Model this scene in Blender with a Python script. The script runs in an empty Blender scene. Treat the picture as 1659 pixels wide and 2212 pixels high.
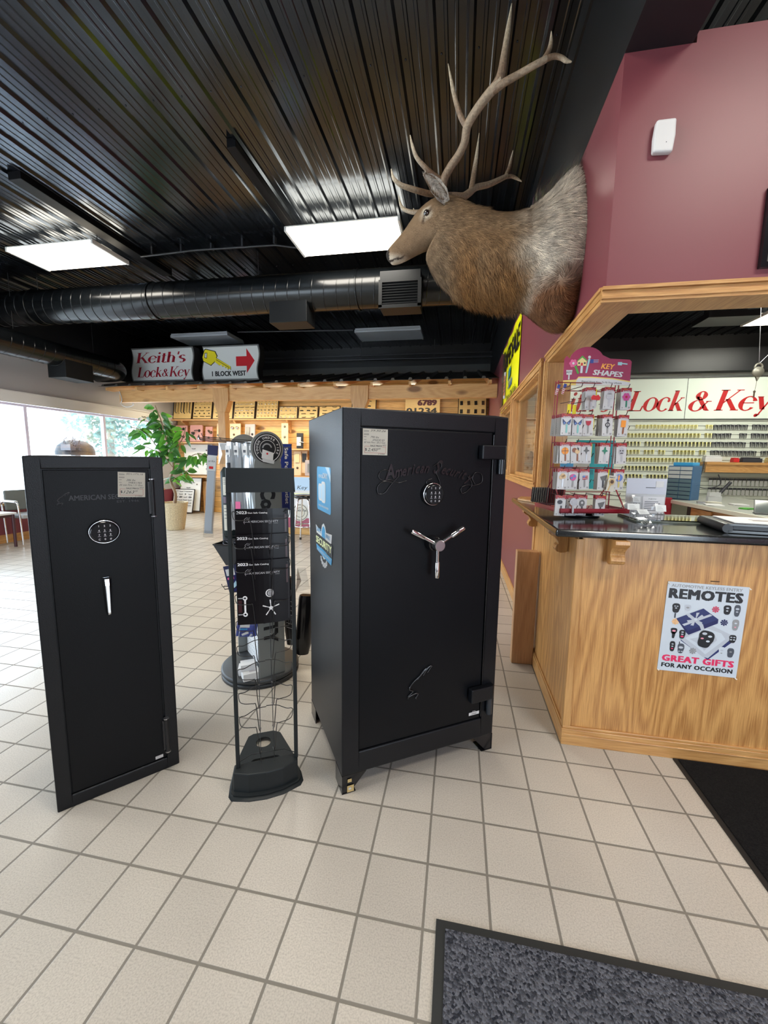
import bpy, bmesh, math, random
from mathutils import Vector, Matrix
PI = math.pi
rnd = random.Random(7)
C = bpy.context.scene.collection
def R(d): return math.radians(d)

class MB:
    """collects shapes into one mesh"""
    def __init__(s): s.v=[]; s.f=[]; s.m=[]; s.sm=[]; s.M=Matrix.Identity(4)
    def at(s, M=None): s.M = M if M is not None else Matrix.Identity(4); return s
    def add(s, vs, fs, m=0, sm=False):
        n=len(s.v); M=s.M
        s.v += [tuple(M @ Vector(v)) for v in vs]
        for f in fs: s.f.append(tuple(i+n for i in f)); s.m.append(m); s.sm.append(sm)
    def box(s, x0,y0,z0, x1,y1,z1, m=0):
        vs=[(x0,y0,z0),(x1,y0,z0),(x1,y1,z0),(x0,y1,z0),(x0,y0,z1),(x1,y0,z1),(x1,y1,z1),(x0,y1,z1)]
        s.add(vs,[(3,2,1,0),(4,5,6,7),(0,1,5,4),(1,2,6,5),(2,3,7,6),(3,0,4,7)],m)
    def quad(s, a,b,c,d, m=0): s.add([a,b,c,d],[(0,1,2,3)],m)
    def tube(s, pts, r, n=8, m=0, cap=True, sm=True, flat=1.0):
        P=[Vector(p) for p in pts]; k=len(P)
        rs = r if isinstance(r,(list,tuple)) else [r]*k
        vs=[]; up=None
        for i,p in enumerate(P):
            t=(P[min(i+1,k-1)]-P[max(i-1,0)]).normalized()
            if up is None: up = Vector((0,0,1)) if abs(t.z)<.9 else Vector((1,0,0))
            a=t.cross(up).normalized(); b=a.cross(t).normalized(); up=b
            for j in range(n):
                q=2*PI*j/n
                vs.append(p+a*(rs[i]*math.cos(q))+b*(rs[i]*flat*math.sin(q)))
        fs=[(i*n+j, i*n+(j+1)%n, (i+1)*n+(j+1)%n, (i+1)*n+j) for i in range(k-1) for j in range(n)]
        s.add(vs,fs,m,sm)
        if cap:
            s.add(vs[:n],[tuple(range(n))[::-1]],m); s.add(vs[-n:],[tuple(range(n))],m)
    def lathe(s, prof, n=24, m=0, c=(0,0,0), sm=True, ax='z'):
        vs=[]
        for r,z in prof:
            for j in range(n):
                q=2*PI*j/n; a,b=r*math.cos(q),r*math.sin(q)
                v={'z':(a,b,z),'y':(a,z,b),'x':(z,a,b)}[ax]
                vs.append((c[0]+v[0],c[1]+v[1],c[2]+v[2]))
        k=len(prof)
        fs=[(i*n+j, i*n+(j+1)%n, (i+1)*n+(j+1)%n, (i+1)*n+j) for i in range(k-1) for j in range(n)]
        if ax=='y': fs=[f[::-1] for f in fs]
        s.add(vs,fs,m,sm)
        if prof[0][0]>1e-5: s.add(vs[:n],[tuple(range(n))[::-1]],m)
        if prof[-1][0]>1e-5: s.add(vs[-n:],[tuple(range(n))],m)
    def prism(s, poly, d0, d1, m=0, F=None, sm=False, both=True):
        """polygon in the u,v plane of frame F (origin,u,v,n), extruded along n from d0 to d1"""
        F = F or FR()
        n=len(poly)
        vs=[F(u,v,d0) for u,v in poly]+[F(u,v,d1) for u,v in poly]
        fs=[tuple(range(n,2*n))]
        if both: fs.append(tuple(range(n))[::-1])
        if abs(d1-d0)>1e-9: fs += [(i,(i+1)%n,(i+1)%n+n,i+n) for i in range(n)]
        else: fs=fs[:1]
        s.add(vs,fs,m,sm)
    def build(s, name, mats, parent=None, bevel=0, seg=2, loc=None, rz=0, weld=False):
        me=bpy.data.meshes.new(name); me.from_pydata(s.v,[],s.f)
        if not isinstance(mats,(list,tuple)): mats=[mats]
        for x in mats: me.materials.append(x)
        me.polygons.foreach_set('material_index', s.m); me.polygons.foreach_set('use_smooth', s.sm)
        if bevel or weld:
            bm=bmesh.new(); bm.from_mesh(me); bmesh.ops.remove_doubles(bm,verts=bm.verts,dist=1e-5)
            if bevel:
                es=[e for e in bm.edges if len(e.link_faces)==2 and e.calc_face_angle(0)>R(35)]
                bmesh.ops.bevel(bm,geom=es,offset=bevel,segments=seg,affect='EDGES',profile=.5,clamp_overlap=True)
            bm.to_mesh(me); bm.free()
        me.update()
        o=bpy.data.objects.new(name,me); C.objects.link(o)
        if parent: o.parent=parent
        if loc: o.location=loc
        if rz: o.rotation_euler[2]=rz
        return o

def FR(o=(0,0,0),u=(1,0,0),v=(0,1,0)):
    o,u,v=Vector(o),Vector(u).normalized(),Vector(v).normalized(); n=u.cross(v)
    return lambda a,b,c=0: o+u*a+v*b+n*c
def tag(o,label=None,cat=None,group=None,kind=None):
    if label: o['label']=label
    if cat: o['category']=cat
    if group: o['group']=group
    if kind: o['kind']=kind
    return o
def thing(name,label,cat,loc=(0,0,0),rz=0,group=None):
    o=bpy.data.objects.new(name,None); C.objects.link(o); o.location=loc; o.rotation_euler=(0,0,rz)
    o.empty_display_size=.05
    return tag(o,label,cat,group)
def struct(name,mb,mats,parent=None,**k):
    o=mb.build(name,mats,parent,**k)
    if not parent: o['kind']='structure'
    return o
def dup(root,loc=None,rz=None,label=None,group=None,M=None):
    r=root.copy(); C.objects.link(r)
    if loc is not None: r.location=loc
    if rz is not None: r.rotation_euler=(0,0,rz)
    if label: r['label']=label
    if group: r['group']=group
    for ch in list(root.children):
        c=ch.copy(); C.objects.link(c); c.parent=r
        for g in list(ch.children):
            d=g.copy(); C.objects.link(d); d.parent=c
    return r

# ---------- materials ----------
MATS={}
def mat(name,col=(.5,.5,.5),rough=.5,metal=0,spec=.5,emit=None,es=1,coat=0,alpha=None,noise=None,bump=None):
    if name in MATS: return MATS[name]
    m=bpy.data.materials.new(name); m.use_nodes=True; nt=m.node_tree; b=nt.nodes['Principled BSDF']
    b.inputs['Base Color'].default_value=(*col,1); b.inputs['Roughness'].default_value=rough
    b.inputs['Metallic'].default_value=metal; b.inputs['Specular IOR Level'].default_value=spec
    b.inputs['Coat Weight'].default_value=coat
    if emit: b.inputs['Emission Color'].default_value=(*emit,1); b.inputs['Emission Strength'].default_value=es
    if noise:   # (scale, amount)
        tc=nt.nodes.new('ShaderNodeTexCoord'); n=nt.nodes.new('ShaderNodeTexNoise'); n.inputs['Scale'].default_value=noise[0]; n.inputs['Detail'].default_value=5
        nt.links.new(tc.outputs['Object'],n.inputs['Vector'])
        r=nt.nodes.new('ShaderNodeMapRange'); r.inputs[1].default_value=.3; r.inputs[2].default_value=.7; r.inputs[3].default_value=1-noise[1]; r.inputs[4].default_value=1+noise[1]
        nt.links.new(n.outputs[0],r.inputs[0])
        mx=nt.nodes.new('ShaderNodeVectorMath'); mx.operation='SCALE'; mx.inputs[0].default_value=col; nt.links.new(r.outputs[0],mx.inputs['Scale'])
        nt.links.new(mx.outputs[0],b.inputs['Base Color'])
    if bump:    # (scale, strength, distance)
        tc=nt.nodes.new('ShaderNodeTexCoord'); n=nt.nodes.new('ShaderNodeTexNoise'); n.inputs['Scale'].default_value=bump[0]; n.inputs['Detail'].default_value=4
        nt.links.new(tc.outputs['Object'],n.inputs['Vector'])
        bp=nt.nodes.new('ShaderNodeBump'); bp.inputs['Strength'].default_value=bump[1]; bp.inputs['Distance'].default_value=bump[2]
        nt.links.new(n.outputs[0],bp.inputs['Height']); nt.links.new(bp.outputs[0],b.inputs['Normal'])
    MATS[name]=m; return m
def glassmat(name,tint=(1,1,1),gl=.12,rough=0.02):
    m=bpy.data.materials.new(name); m.use_nodes=True; nt=m.node_tree; nt.nodes.clear()
    o=nt.nodes.new('ShaderNodeOutputMaterial'); t=nt.nodes.new('ShaderNodeBsdfTransparent'); t.inputs[0].default_value=(*tint,1)
    g=nt.nodes.new('ShaderNodeBsdfGlossy'); g.inputs['Roughness'].default_value=rough
    lw=nt.nodes.new('ShaderNodeFresnel'); lw.inputs['IOR'].default_value=1.45
    mt=nt.nodes.new('ShaderNodeMath'); mt.operation='MULTIPLY'; mt.inputs[1].default_value=gl*8; mt.use_clamp=True
    nt.links.new(lw.outputs[0],mt.inputs[0])
    mx=nt.nodes.new('ShaderNodeMixShader'); nt.links.new(mt.outputs[0],mx.inputs[0]); nt.links.new(t.outputs[0],mx.inputs[1]); nt.links.new(g.outputs[0],mx.inputs[2]); nt.links.new(mx.outputs[0],o.inputs[0])
    return m
def ramp(nt,stops):
    r=nt.nodes.new('ShaderNodeValToRGB'); e=r.color_ramp.elements
    while len(e)<len(stops): e.new(.5)
    for i,(p,c) in enumerate(stops): e[i].position=p; e[i].color=(*c,1)
    return r
def woodmat(name,c1,c2,axis='z',scale=1.0,rough=.38,plank=None,knots=0,contrast=1.0,coat=.15):
    """grain runs along axis; plank=(axis across boards, width) adds seams between boards"""
    m=bpy.data.materials.new(name); m.use_nodes=True; nt=m.node_tree; b=nt.nodes['Principled BSDF']; L=nt.links.new
    tc=nt.nodes.new('ShaderNodeTexCoord')
    mp=nt.nodes.new('ShaderNodeMapping'); L(tc.outputs['Object'],mp.inputs[0])
    sc={'x':(.7,5,5),'y':(5,.7,5),'z':(5,5,.7)}[axis]
    mp.inputs['Scale'].default_value=[q*scale for q in sc]
    mp2=nt.nodes.new('ShaderNodeMapping'); L(tc.outputs['Object'],mp2.inputs[0]); s2={'x':(2.2,80,80),'y':(80,2.2,80),'z':(80,80,2.2)}[axis]; mp2.inputs['Scale'].default_value=s2
    n1=nt.nodes.new('ShaderNodeTexNoise'); n1.inputs['Scale'].default_value=.9; n1.inputs['Detail'].default_value=1.5; n1.inputs['Distortion'].default_value=.15; L(mp.outputs[0],n1.inputs['Vector'])
    # rings: sine of the broad noise gives cathedral figure
    mu=nt.nodes.new('ShaderNodeMath'); mu.operation='MULTIPLY'; mu.inputs[1].default_value=85; L(n1.outputs[0],mu.inputs[0])
    si=nt.nodes.new('ShaderNodeMath'); si.operation='SINE'; L(mu.outputs[0],si.inputs[0])
    n2=nt.nodes.new('ShaderNodeTexNoise'); n2.inputs['Scale'].default_value=3; n2.inputs['Detail'].default_value=8; n2.inputs['Roughness'].default_value=.62; L(mp2.outputs[0],n2.inputs['Vector'])
    ma=nt.nodes.new('ShaderNodeMath'); ma.operation='MULTIPLY_ADD'; ma.inputs[1].default_value=.12*contrast; L(si.outputs[0],ma.inputs[0]); L(n2.outputs[0],ma.inputs[2])
    val=ma.outputs[0]
    rp=ramp(nt,[(.30,c2),(.66,c1)]); L(val,rp.inputs[0]); col=rp.outputs[0]
    def mul(colsock,facsock,dark):
        x=nt.nodes.new('ShaderNodeMix'); x.data_type='RGBA'; x.inputs[7].default_value=(*dark,1)
        L(facsock,x.inputs[0]); L(colsock,x.inputs[6]); return x.outputs[2]
    sp=None
    if plank:
        sp=nt.nodes.new('ShaderNodeSeparateXYZ'); L(tc.outputs['Object'],sp.inputs[0]); ax,w=plank
        dv=nt.nodes.new('ShaderNodeMath'); dv.operation='DIVIDE'; dv.inputs[1].default_value=w; L(sp.outputs['XYZ'.index(ax.upper())],dv.inputs[0])
        fl=nt.nodes.new('ShaderNodeMath'); fl.operation='FLOOR'; L(dv.outputs[0],fl.inputs[0])
        wn=nt.nodes.new('ShaderNodeTexWhiteNoise'); wn.noise_dimensions='1D'; L(fl.outputs[0],wn.inputs['W'])
        # shift the grain per board
        ad=nt.nodes.new('ShaderNodeVectorMath'); ad.operation='ADD'; L(tc.outputs['Object'],ad.inputs[0]); L(wn.outputs['Color'],ad.inputs[1]); L(ad.outputs[0],mp.inputs[0])
        mr=nt.nodes.new('ShaderNodeMapRange'); mr.inputs[3].default_value=.82; mr.inputs[4].default_value=1.1; L(wn.outputs['Value'],mr.inputs[0])
        vs=nt.nodes.new('ShaderNodeVectorMath'); vs.operation='SCALE'; L(col,vs.inputs[0]); L(mr.outputs[0],vs.inputs['Scale']); col=vs.outputs[0]
        fr=nt.nodes.new('ShaderNodeMath'); fr.operation='FRACT'; L(dv.outputs[0],fr.inputs[0])
        lt=nt.nodes.new('ShaderNodeMath'); lt.operation='LESS_THAN'; lt.inputs[1].default_value=.06; L(fr.outputs[0],lt.inputs[0])
        col=mul(col,lt.outputs[0],tuple(q*.35 for q in c2))
    if knots:
        mk=nt.nodes.new('ShaderNodeMapping'); L(tc.outputs['Object'],mk.inputs[0]); mk.inputs['Scale'].default_value={'x':(2.2,5,5),'y':(5,2.2,5),'z':(5,5,2.2)}[axis]
        vo=nt.nodes.new('ShaderNodeTexVoronoi'); vo.inputs['Scale'].default_value=knots; L(mk.outputs[0],vo.inputs['Vector'])
        k=nt.nodes.new('ShaderNodeMapRange'); k.inputs[1].default_value=.10; k.inputs[2].default_value=.17; k.inputs[3].default_value=.85; k.inputs[4].default_value=0; L(vo.outputs['Distance'],k.inputs[0])
        col=mul(col,k.outputs[0],(c2[0]*.25,c2[1]*.18,c2[2]*.15))
    L(col,b.inputs['Base Color']); b.inputs['Roughness'].default_value=rough; b.inputs['Coat Weight'].default_value=coat; b.inputs['Coat Roughness'].default_value=.25
    bp=nt.nodes.new('ShaderNodeBump'); bp.inputs['Strength'].default_value=.15; bp.inputs['Distance'].default_value=.002; L(val,bp.inputs['Height']); L(bp.outputs[0],b.inputs['Normal'])
    MATS[name]=m; return m

# ---------- lettering ----------
_tc={}
def text_geo(s,bold=0.0,shear=0.0,space=1.0):
    k=(s,bold,shear,space)
    if k in _tc: return _tc[k]
    cu=bpy.data.curves.new('t','FONT'); cu.body=s; cu.size=1; cu.offset=bold; cu.shear=shear; cu.space_character=space; cu.resolution_u=2; cu.fill_mode='FRONT'
    o=bpy.data.objects.new('t',cu); C.objects.link(o)
    dg=bpy.context.evaluated_depsgraph_get(); me=bpy.data.meshes.new_from_object(o.evaluated_get(dg))
    vs=[tuple(v.co) for v in me.vertices]; fs=[tuple(p.vertices) for p in me.polygons]
    bpy.data.objects.remove(o); bpy.data.meshes.remove(me); bpy.data.curves.remove(cu)
    _tc[k]=(vs,fs); return vs,fs
def text(mb,s,F,x,y,h,m=0,w=None,bold=0.0,shear=0.0,d=.0015,align='l',space=1.0,rot=0,up=False):
    """flat letters; h = capital height, w = overall width (stretched to fit)"""
    vs,fs=text_geo(s,0.0,shear,space)
    if not vs: return
    x0=min(v[0] for v in vs); x1=max(v[0] for v in vs); ch=.729
    sy=h/ch; sx=(w/(x1-x0)) if w else sy
    W=(x1-x0)*sx; ox={'l':0,'c':-W/2,'r':-W}[align]
    cr,sr=math.cos(rot),math.sin(rot); q=bold*1.1
    for k,(ex,ey) in enumerate([(0,0)] if bold<=0 else [(0,0),(-q,-q*.5),(q,-q*.5),(-q,q*.5),(q,q*.5)]):
        out=[]
        for v in vs:
            a=(v[0]+ex-x0)*sx+ox; b=(v[1]+ey)*sy
            out.append(F(x+a*cr-b*sr, y+a*sr+b*cr, d+k*.00002))
        mb.add(out,fs,m)
def rect(mb,F,x0,y0,x1,y1,m=0,d=.001):
    mb.add([F(x0,y0,d),F(x1,y0,d),F(x1,y1,d),F(x0,y1,d)],[(0,1,2,3)],m)
def disc(mb,F,x,y,r,m=0,d=.001,n=24,ry=None,r0=0,a0=0,a1=2*PI):
    ry=ry or r; 
    if r0<=0 and a1-a0>6.28: mb.add([F(x+r*math.cos(2*PI*i/n),y+ry*math.sin(2*PI*i/n),d) for i in range(n)],[tuple(range(n))],m); return
    vs=[];k=ry/r
    for i in range(n+1):
        q=a0+(a1-a0)*i/n; vs += [F(x+r0*math.cos(q),y+r0*k*math.sin(q),d),F(x+r*math.cos(q),y+ry*math.sin(q),d)]
    mb.add(vs,[(2*i,2*i+1,2*i+3,2*i+2) for i in range(n)],m)
def poly(mb,F,pts,m=0,d=.001): mb.add([F(a,b,d) for a,b in pts],[tuple(range(len(pts)))],m)
def line(mb,F,pts,w,m=0,d=.002):
    for (ax,ay),(bx,by) in zip(pts,pts[1:]):
        l=math.hypot(bx-ax,by-ay) or 1; nx,ny=-(by-ay)/l*w/2,(bx-ax)/l*w/2
        mb.add([F(ax-nx,ay-ny,d),F(bx-nx,by-ny,d),F(bx+nx,by+ny,d),F(ax+nx,ay+ny,d)],[(0,1,2,3)],m)
def spl(pts,k=6):
    """Catmull-Rom through points of any dimension"""
    out=[]; n=len(pts)
    for i in range(n-1):
        p0,p1,p2,p3=pts[max(i-1,0)],pts[i],pts[i+1],pts[min(i+2,n-1)]
        for j in range(k):
            t=j/k
            out.append(tuple(.5*((2*b)+(-a+c)*t+(2*a-5*b+4*c-d)*t*t+(-a+3*b-3*c+d)*t**3) for a,b,c,d in zip(p0,p1,p2,p3)))
    out.append(tuple(pts[-1])); return out
# a small serif alphabet drawn with a broad pen (cap height 1)
SER={'K':(1.0,[('s',.22,0,.22,1,.085),('s',.30,.36,.80,.97,.03),('s',.44,.56,.84,.03,.085),('f',.22,0,.36),('f',.22,1,.36),('f',.82,1,.3),('f',.86,0,.34)]),
'L':(.82,[('s',.22,0,.22,1,.085),('f',.22,0,.36),('f',.22,1,.36),('h',.2,.74,.0,.045),('s',.72,0,.76,.26,.03)]),
'e':(.62,[('a',.32,.33,.27,.34,20,325),('h',.1,.56,.34,.04)]),
'i':(.34,[('s',.17,0,.17,.66,.08),('f',.17,0,.28),('f',.11,.66,.16),('d',.17,.9,.095)]),
't':(.42,[('s',.2,.12,.2,.88,.075),('h',.04,.38,.64,.045),('a',.3,.14,.13,.15,180,330)]),
'h':(.76,[('s',.18,0,.18,1,.08),('a',.38,.38,.2,.29,0,160),('s',.57,0,.57,.42,.08),('f',.18,0,.27),('f',.57,0,.27),('f',.12,1,.16)]),
's':(.52,[('a',.26,.49,.17,.18,30,250),('a',.26,.17,.19,.19,-130,80),('s',.16,.4,.36,.26,.07)]),
"'":(.2,[('s',.1,.72,.12,1.0,.05)]),
'o':(.66,[('a',.32,.33,.27,.34,0,360)]),
'c':(.58,[('a',.32,.33,.26,.34,45,320),('d',.5,.5,.07)]),
'k':(.72,[('s',.18,0,.18,1,.08),('s',.24,.26,.52,.64,.028),('s',.32,.4,.6,.02,.08),('f',.18,0,.27),('f',.62,0,.25),('f',.54,.66,.2),('f',.12,1,.16)]),
'&':(.98,[('a',.40,.77,.17,.22,0,360),('a',.34,.26,.28,.28,100,350),('s',.28,.72,.84,.02,.09),('s',.62,.22,.8,.5,.03),('f',.82,.5,.26),('f',.88,0,.2)]),
'y':(.66,[('s',.12,.64,.36,.04,.08),('s',.58,.64,.28,-.2,.03),('d',.2,-.24,.08),('f',.12,.66,.24),('f',.58,.66,.2),('s',.22,-.28,.3,-.18,.04)]),
' ':(.38,[])}
def serif(mb,s,F,x,y,h,m=0,w=None,shear=.26,d=.002):
    tot=sum(SER[c][0] for c in s); sx=(w/tot) if w else h; cx=0
    def G(a,b): return F(x+(cx+a)*sx+shear*b*h, y+b*h, d)
    for ch in s:
        adv,ops=SER[ch]
        for o in ops:
            if o[0]=='s':
                _,x0,y0,x1,y1,t=o; t*=1.22; mb.add([G(x0-t,y0),G(x0+t,y0),G(x1+t,y1),G(x1-t,y1)],[(0,1,2,3)],m)
            elif o[0]=='f':
                _,a,b,l=o; q=.04 if b<.5 else -.04; q0,q1=sorted((b,b+q)); mb.add([G(a-l/2,q0),G(a+l/2,q0),G(a+l/2,q1),G(a-l/2,q1)],[(0,1,2,3)],m)
            elif o[0]=='h':
                _,a,b,yy,t=o; mb.add([G(a,yy),G(b,yy),G(b,yy+t),G(a,yy+t)],[(0,1,2,3)],m)
            elif o[0]=='d':
                _,a,b,r=o; mb.add([G(a+r*math.cos(q*PI/6),b+r*math.sin(q*PI/6)) for q in range(12)],[tuple(range(12))],m)
            elif o[0]=='a':
                _,a,b,rx,ry,a0,a1=o; n=18; vs=[]
                for i in range(n+1):
                    q=R(a0+(a1-a0)*i/n); t=.035+.07*abs(math.cos(q))**1.4; c,sn=math.cos(q),math.sin(q)
                    vs += [G(a+(rx-t)*c,b+(ry-.03)*sn),G(a+(rx+t)*c,b+(ry+.02)*sn)]
                mb.add(vs,[(2*i,2*i+1,2*i+3,2*i+2) for i in range(n)],m)
        cx+=adv
def scribble(mb,F,x,y,w,h,m,seed,d=.002,t=None):
    """handwriting-like pen squiggle"""
    r=random.Random(seed); pts=[]; n=max(4,int(w/h*3.2))
    for i in range(n): pts.append((x+w*i/(n-1)+r.uniform(-.2,.2)*h, y+r.choice([0,.15,.6,1,.9])*h))
    line(mb,F,spl(pts,3),t or h*.13,m,d)
SKY=9.5; LAMP=7.0; LP=1.0; EXPO=0.35
# ---------- the place's materials ----------
blackpaint=mat('blackpaint',(.006,.007,.009),.42,0,.5,bump=(900,.12,.0006))
safeblack=mat('safe_black',(.0035,.0045,.007),.40,0,.34,bump=(260,.5,.0012))
safedoor=mat('safe_door_black',(.003,.0038,.0055),.42,0,.20,bump=(260,.4,.001))
black=mat('black',(.01,.01,.012),.4)
blackgloss=mat('blackgloss',(.008,.008,.01),.16)
darkgrey=mat('darkgrey',(.045,.05,.055),.45)
rackmat=mat('rack_grey',(.014,.018,.020),.5,0,.3)
chrome=mat('chrome',(.72,.73,.75),.16,1)
steel=mat('steel',(.5,.5,.52),.3,1)
white=mat('white',(.66,.66,.66),.5)
paper=mat('paper',(.86,.85,.8),.6)
cream=mat('cream',(.60,.575,.49),.6)
red=mat('red',(.55,.015,.02),.45)
redcap=mat('cardred',(.33,.01,.02),.4)
maroon=mat('maroon',(.35,.01,.06),.4)
crimson=mat('crimson_rack',(.25,.008,.02),.3)
yellow=mat('yellow',(.9,.75,.01),.5)
brightyellow=mat('banneryellow',(.88,.86,.0),.5)
orange=mat('orange',(.85,.3,.03),.5)
green=mat('green',(.08,.35,.05),.5)
teal=mat('teal',(.0,.32,.33),.4)
skyblue=mat('skyblue',(.05,.35,.65),.35)
blue=mat('blue',(.02,.05,.3),.4)
navy=mat('navy',(.01,.012,.09),.4)
pink=mat('pink',(.75,.12,.3),.4)
grey=mat('grey',(.3,.3,.3),.5)
lightgrey=mat('lightgrey',(.55,.56,.57),.45)
silver=mat('silver',(.45,.46,.47),.35,.6)
brass=mat('brass',(.75,.6,.3),.3,.8)
bronze=mat('bronze',(.12,.08,.055),.4,.5)
brown=mat('brown',(.16,.07,.03),.5)
pass
emboss=mat('emboss',(.035,.035,.04),.28,.3)
fainttext=mat('fainttext',(.04,.042,.05),.5)
clear=glassmat('clear_plastic',(.93,.94,.95),.18,.12)
pane=glassmat('window_glass',(.97,.985,.99),.09)
burg=mat('burgundy_paint',(.19,.045,.056),.42,0,.5,bump=(300,.1,.0008))
officewall=mat('office_wall_paint',(.62,.65,.6),.6)
greywall=mat('grey_wall_paint',(.42,.42,.45),.6)
oak=woodmat('oak_panel',(.66,.35,.115),(.36,.155,.042),'z',1.0,contrast=.85)
oaktrim_x=woodmat('oak_trim_x',(.62,.34,.12),(.40,.18,.05),'x',1.4,contrast=.6)
oaktrim_y=woodmat('oak_trim_y',(.62,.34,.12),(.40,.18,.05),'y',1.4,contrast=.6)
oaktrim_z=woodmat('oak_trim_z',(.62,.34,.12),(.40,.18,.05),'z',1.4,contrast=.6)
maple=woodmat('pale_board_wood',(.60,.34,.17),(.40,.20,.085),'z',.8,contrast=.5)
honey=woodmat('honey_wood',(.5,.25,.07),(.32,.13,.03),'x',1.2,contrast=.5)
pine_wall=woodmat('pine_boards',(.80,.50,.18),(.58,.29,.07),'x',.9,plank=('z',.135),knots=.55,contrast=.5)
pine_x=woodmat('pine_beam_x',(.74,.44,.19),(.55,.27,.09),'x',.8,knots=.5,contrast=.5)
pine_z=woodmat('pine_post_z',(.66,.38,.16),(.48,.23,.08),'z',.8,knots=.4,contrast=.5)
pine_y=woodmat('pine_y',(.70,.41,.17),(.5,.25,.08),'y',.8,contrast=.5)
def floor_material():
    m=bpy.data.materials.new('floor_tile'); m.use_nodes=True; nt=m.node_tree; b=nt.nodes['Principled BSDF']; L=nt.links.new
    def N(t,**k):
        n=nt.nodes.new(t)
        for a,v in k.items(): setattr(n,a,v)
        return n
    tc=N('ShaderNodeTexCoord'); s=.2023
    su=N('ShaderNodeVectorMath',operation='SUBTRACT'); su.inputs[1].default_value=(-1.4710-s*20,.8462-s*20,0); L(tc.outputs['Object'],su.inputs[0])
    dv=N('ShaderNodeVectorMath',operation='DIVIDE'); dv.inputs[1].default_value=(s,s,1); L(su.outputs[0],dv.inputs[0])
    fr=N('ShaderNodeVectorMath',operation='FRACTION'); L(dv.outputs[0],fr.inputs[0])
    fl=N('ShaderNodeVectorMath',operation='FLOOR'); L(dv.outputs[0],fl.inputs[0])
    sp=N('ShaderNodeSeparateXYZ'); L(fr.outputs[0],sp.inputs[0])
    def edge(o):
        a=N('ShaderNodeMath',operation='SUBTRACT'); a.inputs[1].default_value=.5; L(o,a.inputs[0])
        c=N('ShaderNodeMath',operation='ABSOLUTE'); L(a.outputs[0],c.inputs[0]); return c.outputs[0]
    mx=N('ShaderNodeMath',operation='MAXIMUM'); L(edge(sp.outputs[0]),mx.inputs[0]); L(edge(sp.outputs[1]),mx.inputs[1])
    g=N('ShaderNodeMapRange'); g.inputs[1].default_value=.476; g.inputs[2].default_value=.484; L(mx.outputs[0],g.inputs[0])
    wn=N('ShaderNodeTexWhiteNoise',noise_dimensions='2D'); L(fl.outputs[0],wn.inputs['Vector'])
    n=N('ShaderNodeTexNoise'); n.inputs['Scale'].default_value=210; n.inputs['Detail'].default_value=2; L(tc.outputs['Object'],n.inputs['Vector'])
    n3=N('ShaderNodeTexNoise'); n3.inputs['Scale'].default_value=3; n3.inputs['Detail'].default_value=3; L(tc.outputs['Object'],n3.inputs['Vector'])
    rp=ramp(nt,[(.3,(.43,.392,.34)),(.6,(.56,.515,.45))]); L(n.outputs[0],rp.inputs[0])
    v=N('ShaderNodeMapRange'); v.inputs[3].default_value=.93; v.inputs[4].default_value=1.05; L(wn.outputs[0],v.inputs[0])
    v2=N('ShaderNodeMapRange'); v2.inputs[1].default_value=.3; v2.inputs[2].default_value=.7; v2.inputs[3].default_value=.95; v2.inputs[4].default_value=1.05; L(n3.outputs[0],v2.inputs[0])
    mm=N('ShaderNodeMath',operation='MULTIPLY'); L(v.outputs[0],mm.inputs[0]); L(v2.outputs[0],mm.inputs[1])
    sc=N('ShaderNodeVectorMath',operation='SCALE'); L(rp.outputs[0],sc.inputs[0]); L(mm.outputs[0],sc.inputs['Scale'])
    mix=N('ShaderNodeMix',data_type='RGBA'); mix.inputs[7].default_value=(.20,.18,.15,1); L(g.outputs[0],mix.inputs[0]); L(sc.outputs[0],mix.inputs[6])
    L(mix.outputs[2],b.inputs['Base Color'])
    rr=N('ShaderNodeMapRange'); rr.inputs[3].default_value=.30; rr.inputs[4].default_value=.8; L(g.outputs[0],rr.inputs[0]); L(rr.outputs[0],b.inputs['Roughness'])
    iv=N('ShaderNodeMath',operation='SUBTRACT'); iv.inputs[0].default_value=1; L(g.outputs[0],iv.inputs[1])
    bp=N('ShaderNodeBump'); bp.inputs['Strength'].default_value=.6; bp.inputs['Distance'].default_value=.002; L(iv.outputs[0],bp.inputs['Height']); L(bp.outputs[0],b.inputs['Normal'])
    return m
floor_mat=floor_material()
def carpet(name,c1,c2,scale,st=1.0):
    m=bpy.data.materials.new(name); m.use_nodes=True; nt=m.node_tree; b=nt.nodes['Principled BSDF']; L=nt.links.new
    tc=nt.nodes.new('ShaderNodeTexCoord'); vo=nt.nodes.new('ShaderNodeTexVoronoi'); vo.inputs['Scale'].default_value=scale; L(tc.outputs['Object'],vo.inputs['Vector'])
    rp=ramp(nt,[(0,c1),(1,c2)]); sep=nt.nodes.new('ShaderNodeSeparateColor'); L(vo.outputs['Color'],sep.inputs[0]); L(sep.outputs[0],rp.inputs[0])
    L(rp.outputs[0],b.inputs['Base Color']); b.inputs['Roughness'].default_value=.95; b.inputs['Specular IOR Level'].default_value=.1
    bp=nt.nodes.new('ShaderNodeBump'); bp.invert=True; bp.inputs['Strength'].default_value=st; bp.inputs['Distance'].default_value=.006; L(vo.outputs['Distance'],bp.inputs['Height']); L(bp.outputs[0],b.inputs['Normal'])
    return m
ceilmat=mat('ceiling_steel',(.050,.061,.078),.17,.9,.5,noise=(2,.2))
ductmat=mat('duct_black',(.004,.005,.006),.24,.0,.4)
basket=mat('basket',(.55,.45,.28),.7,noise=(60,.25),bump=(120,.8,.004))
# ================= the room =================
XL,XR,YB,YF,ZC = -7.05,.6,9.4,-1.7,3.94
T=.13
b=MB(); b.quad((XL-.1,YF-.1,0),(7.2,YF-.1,0),(7.2,YB+.1,0),(XL-.1,YB+.1,0)); struct('floor',b,floor_mat)
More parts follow.
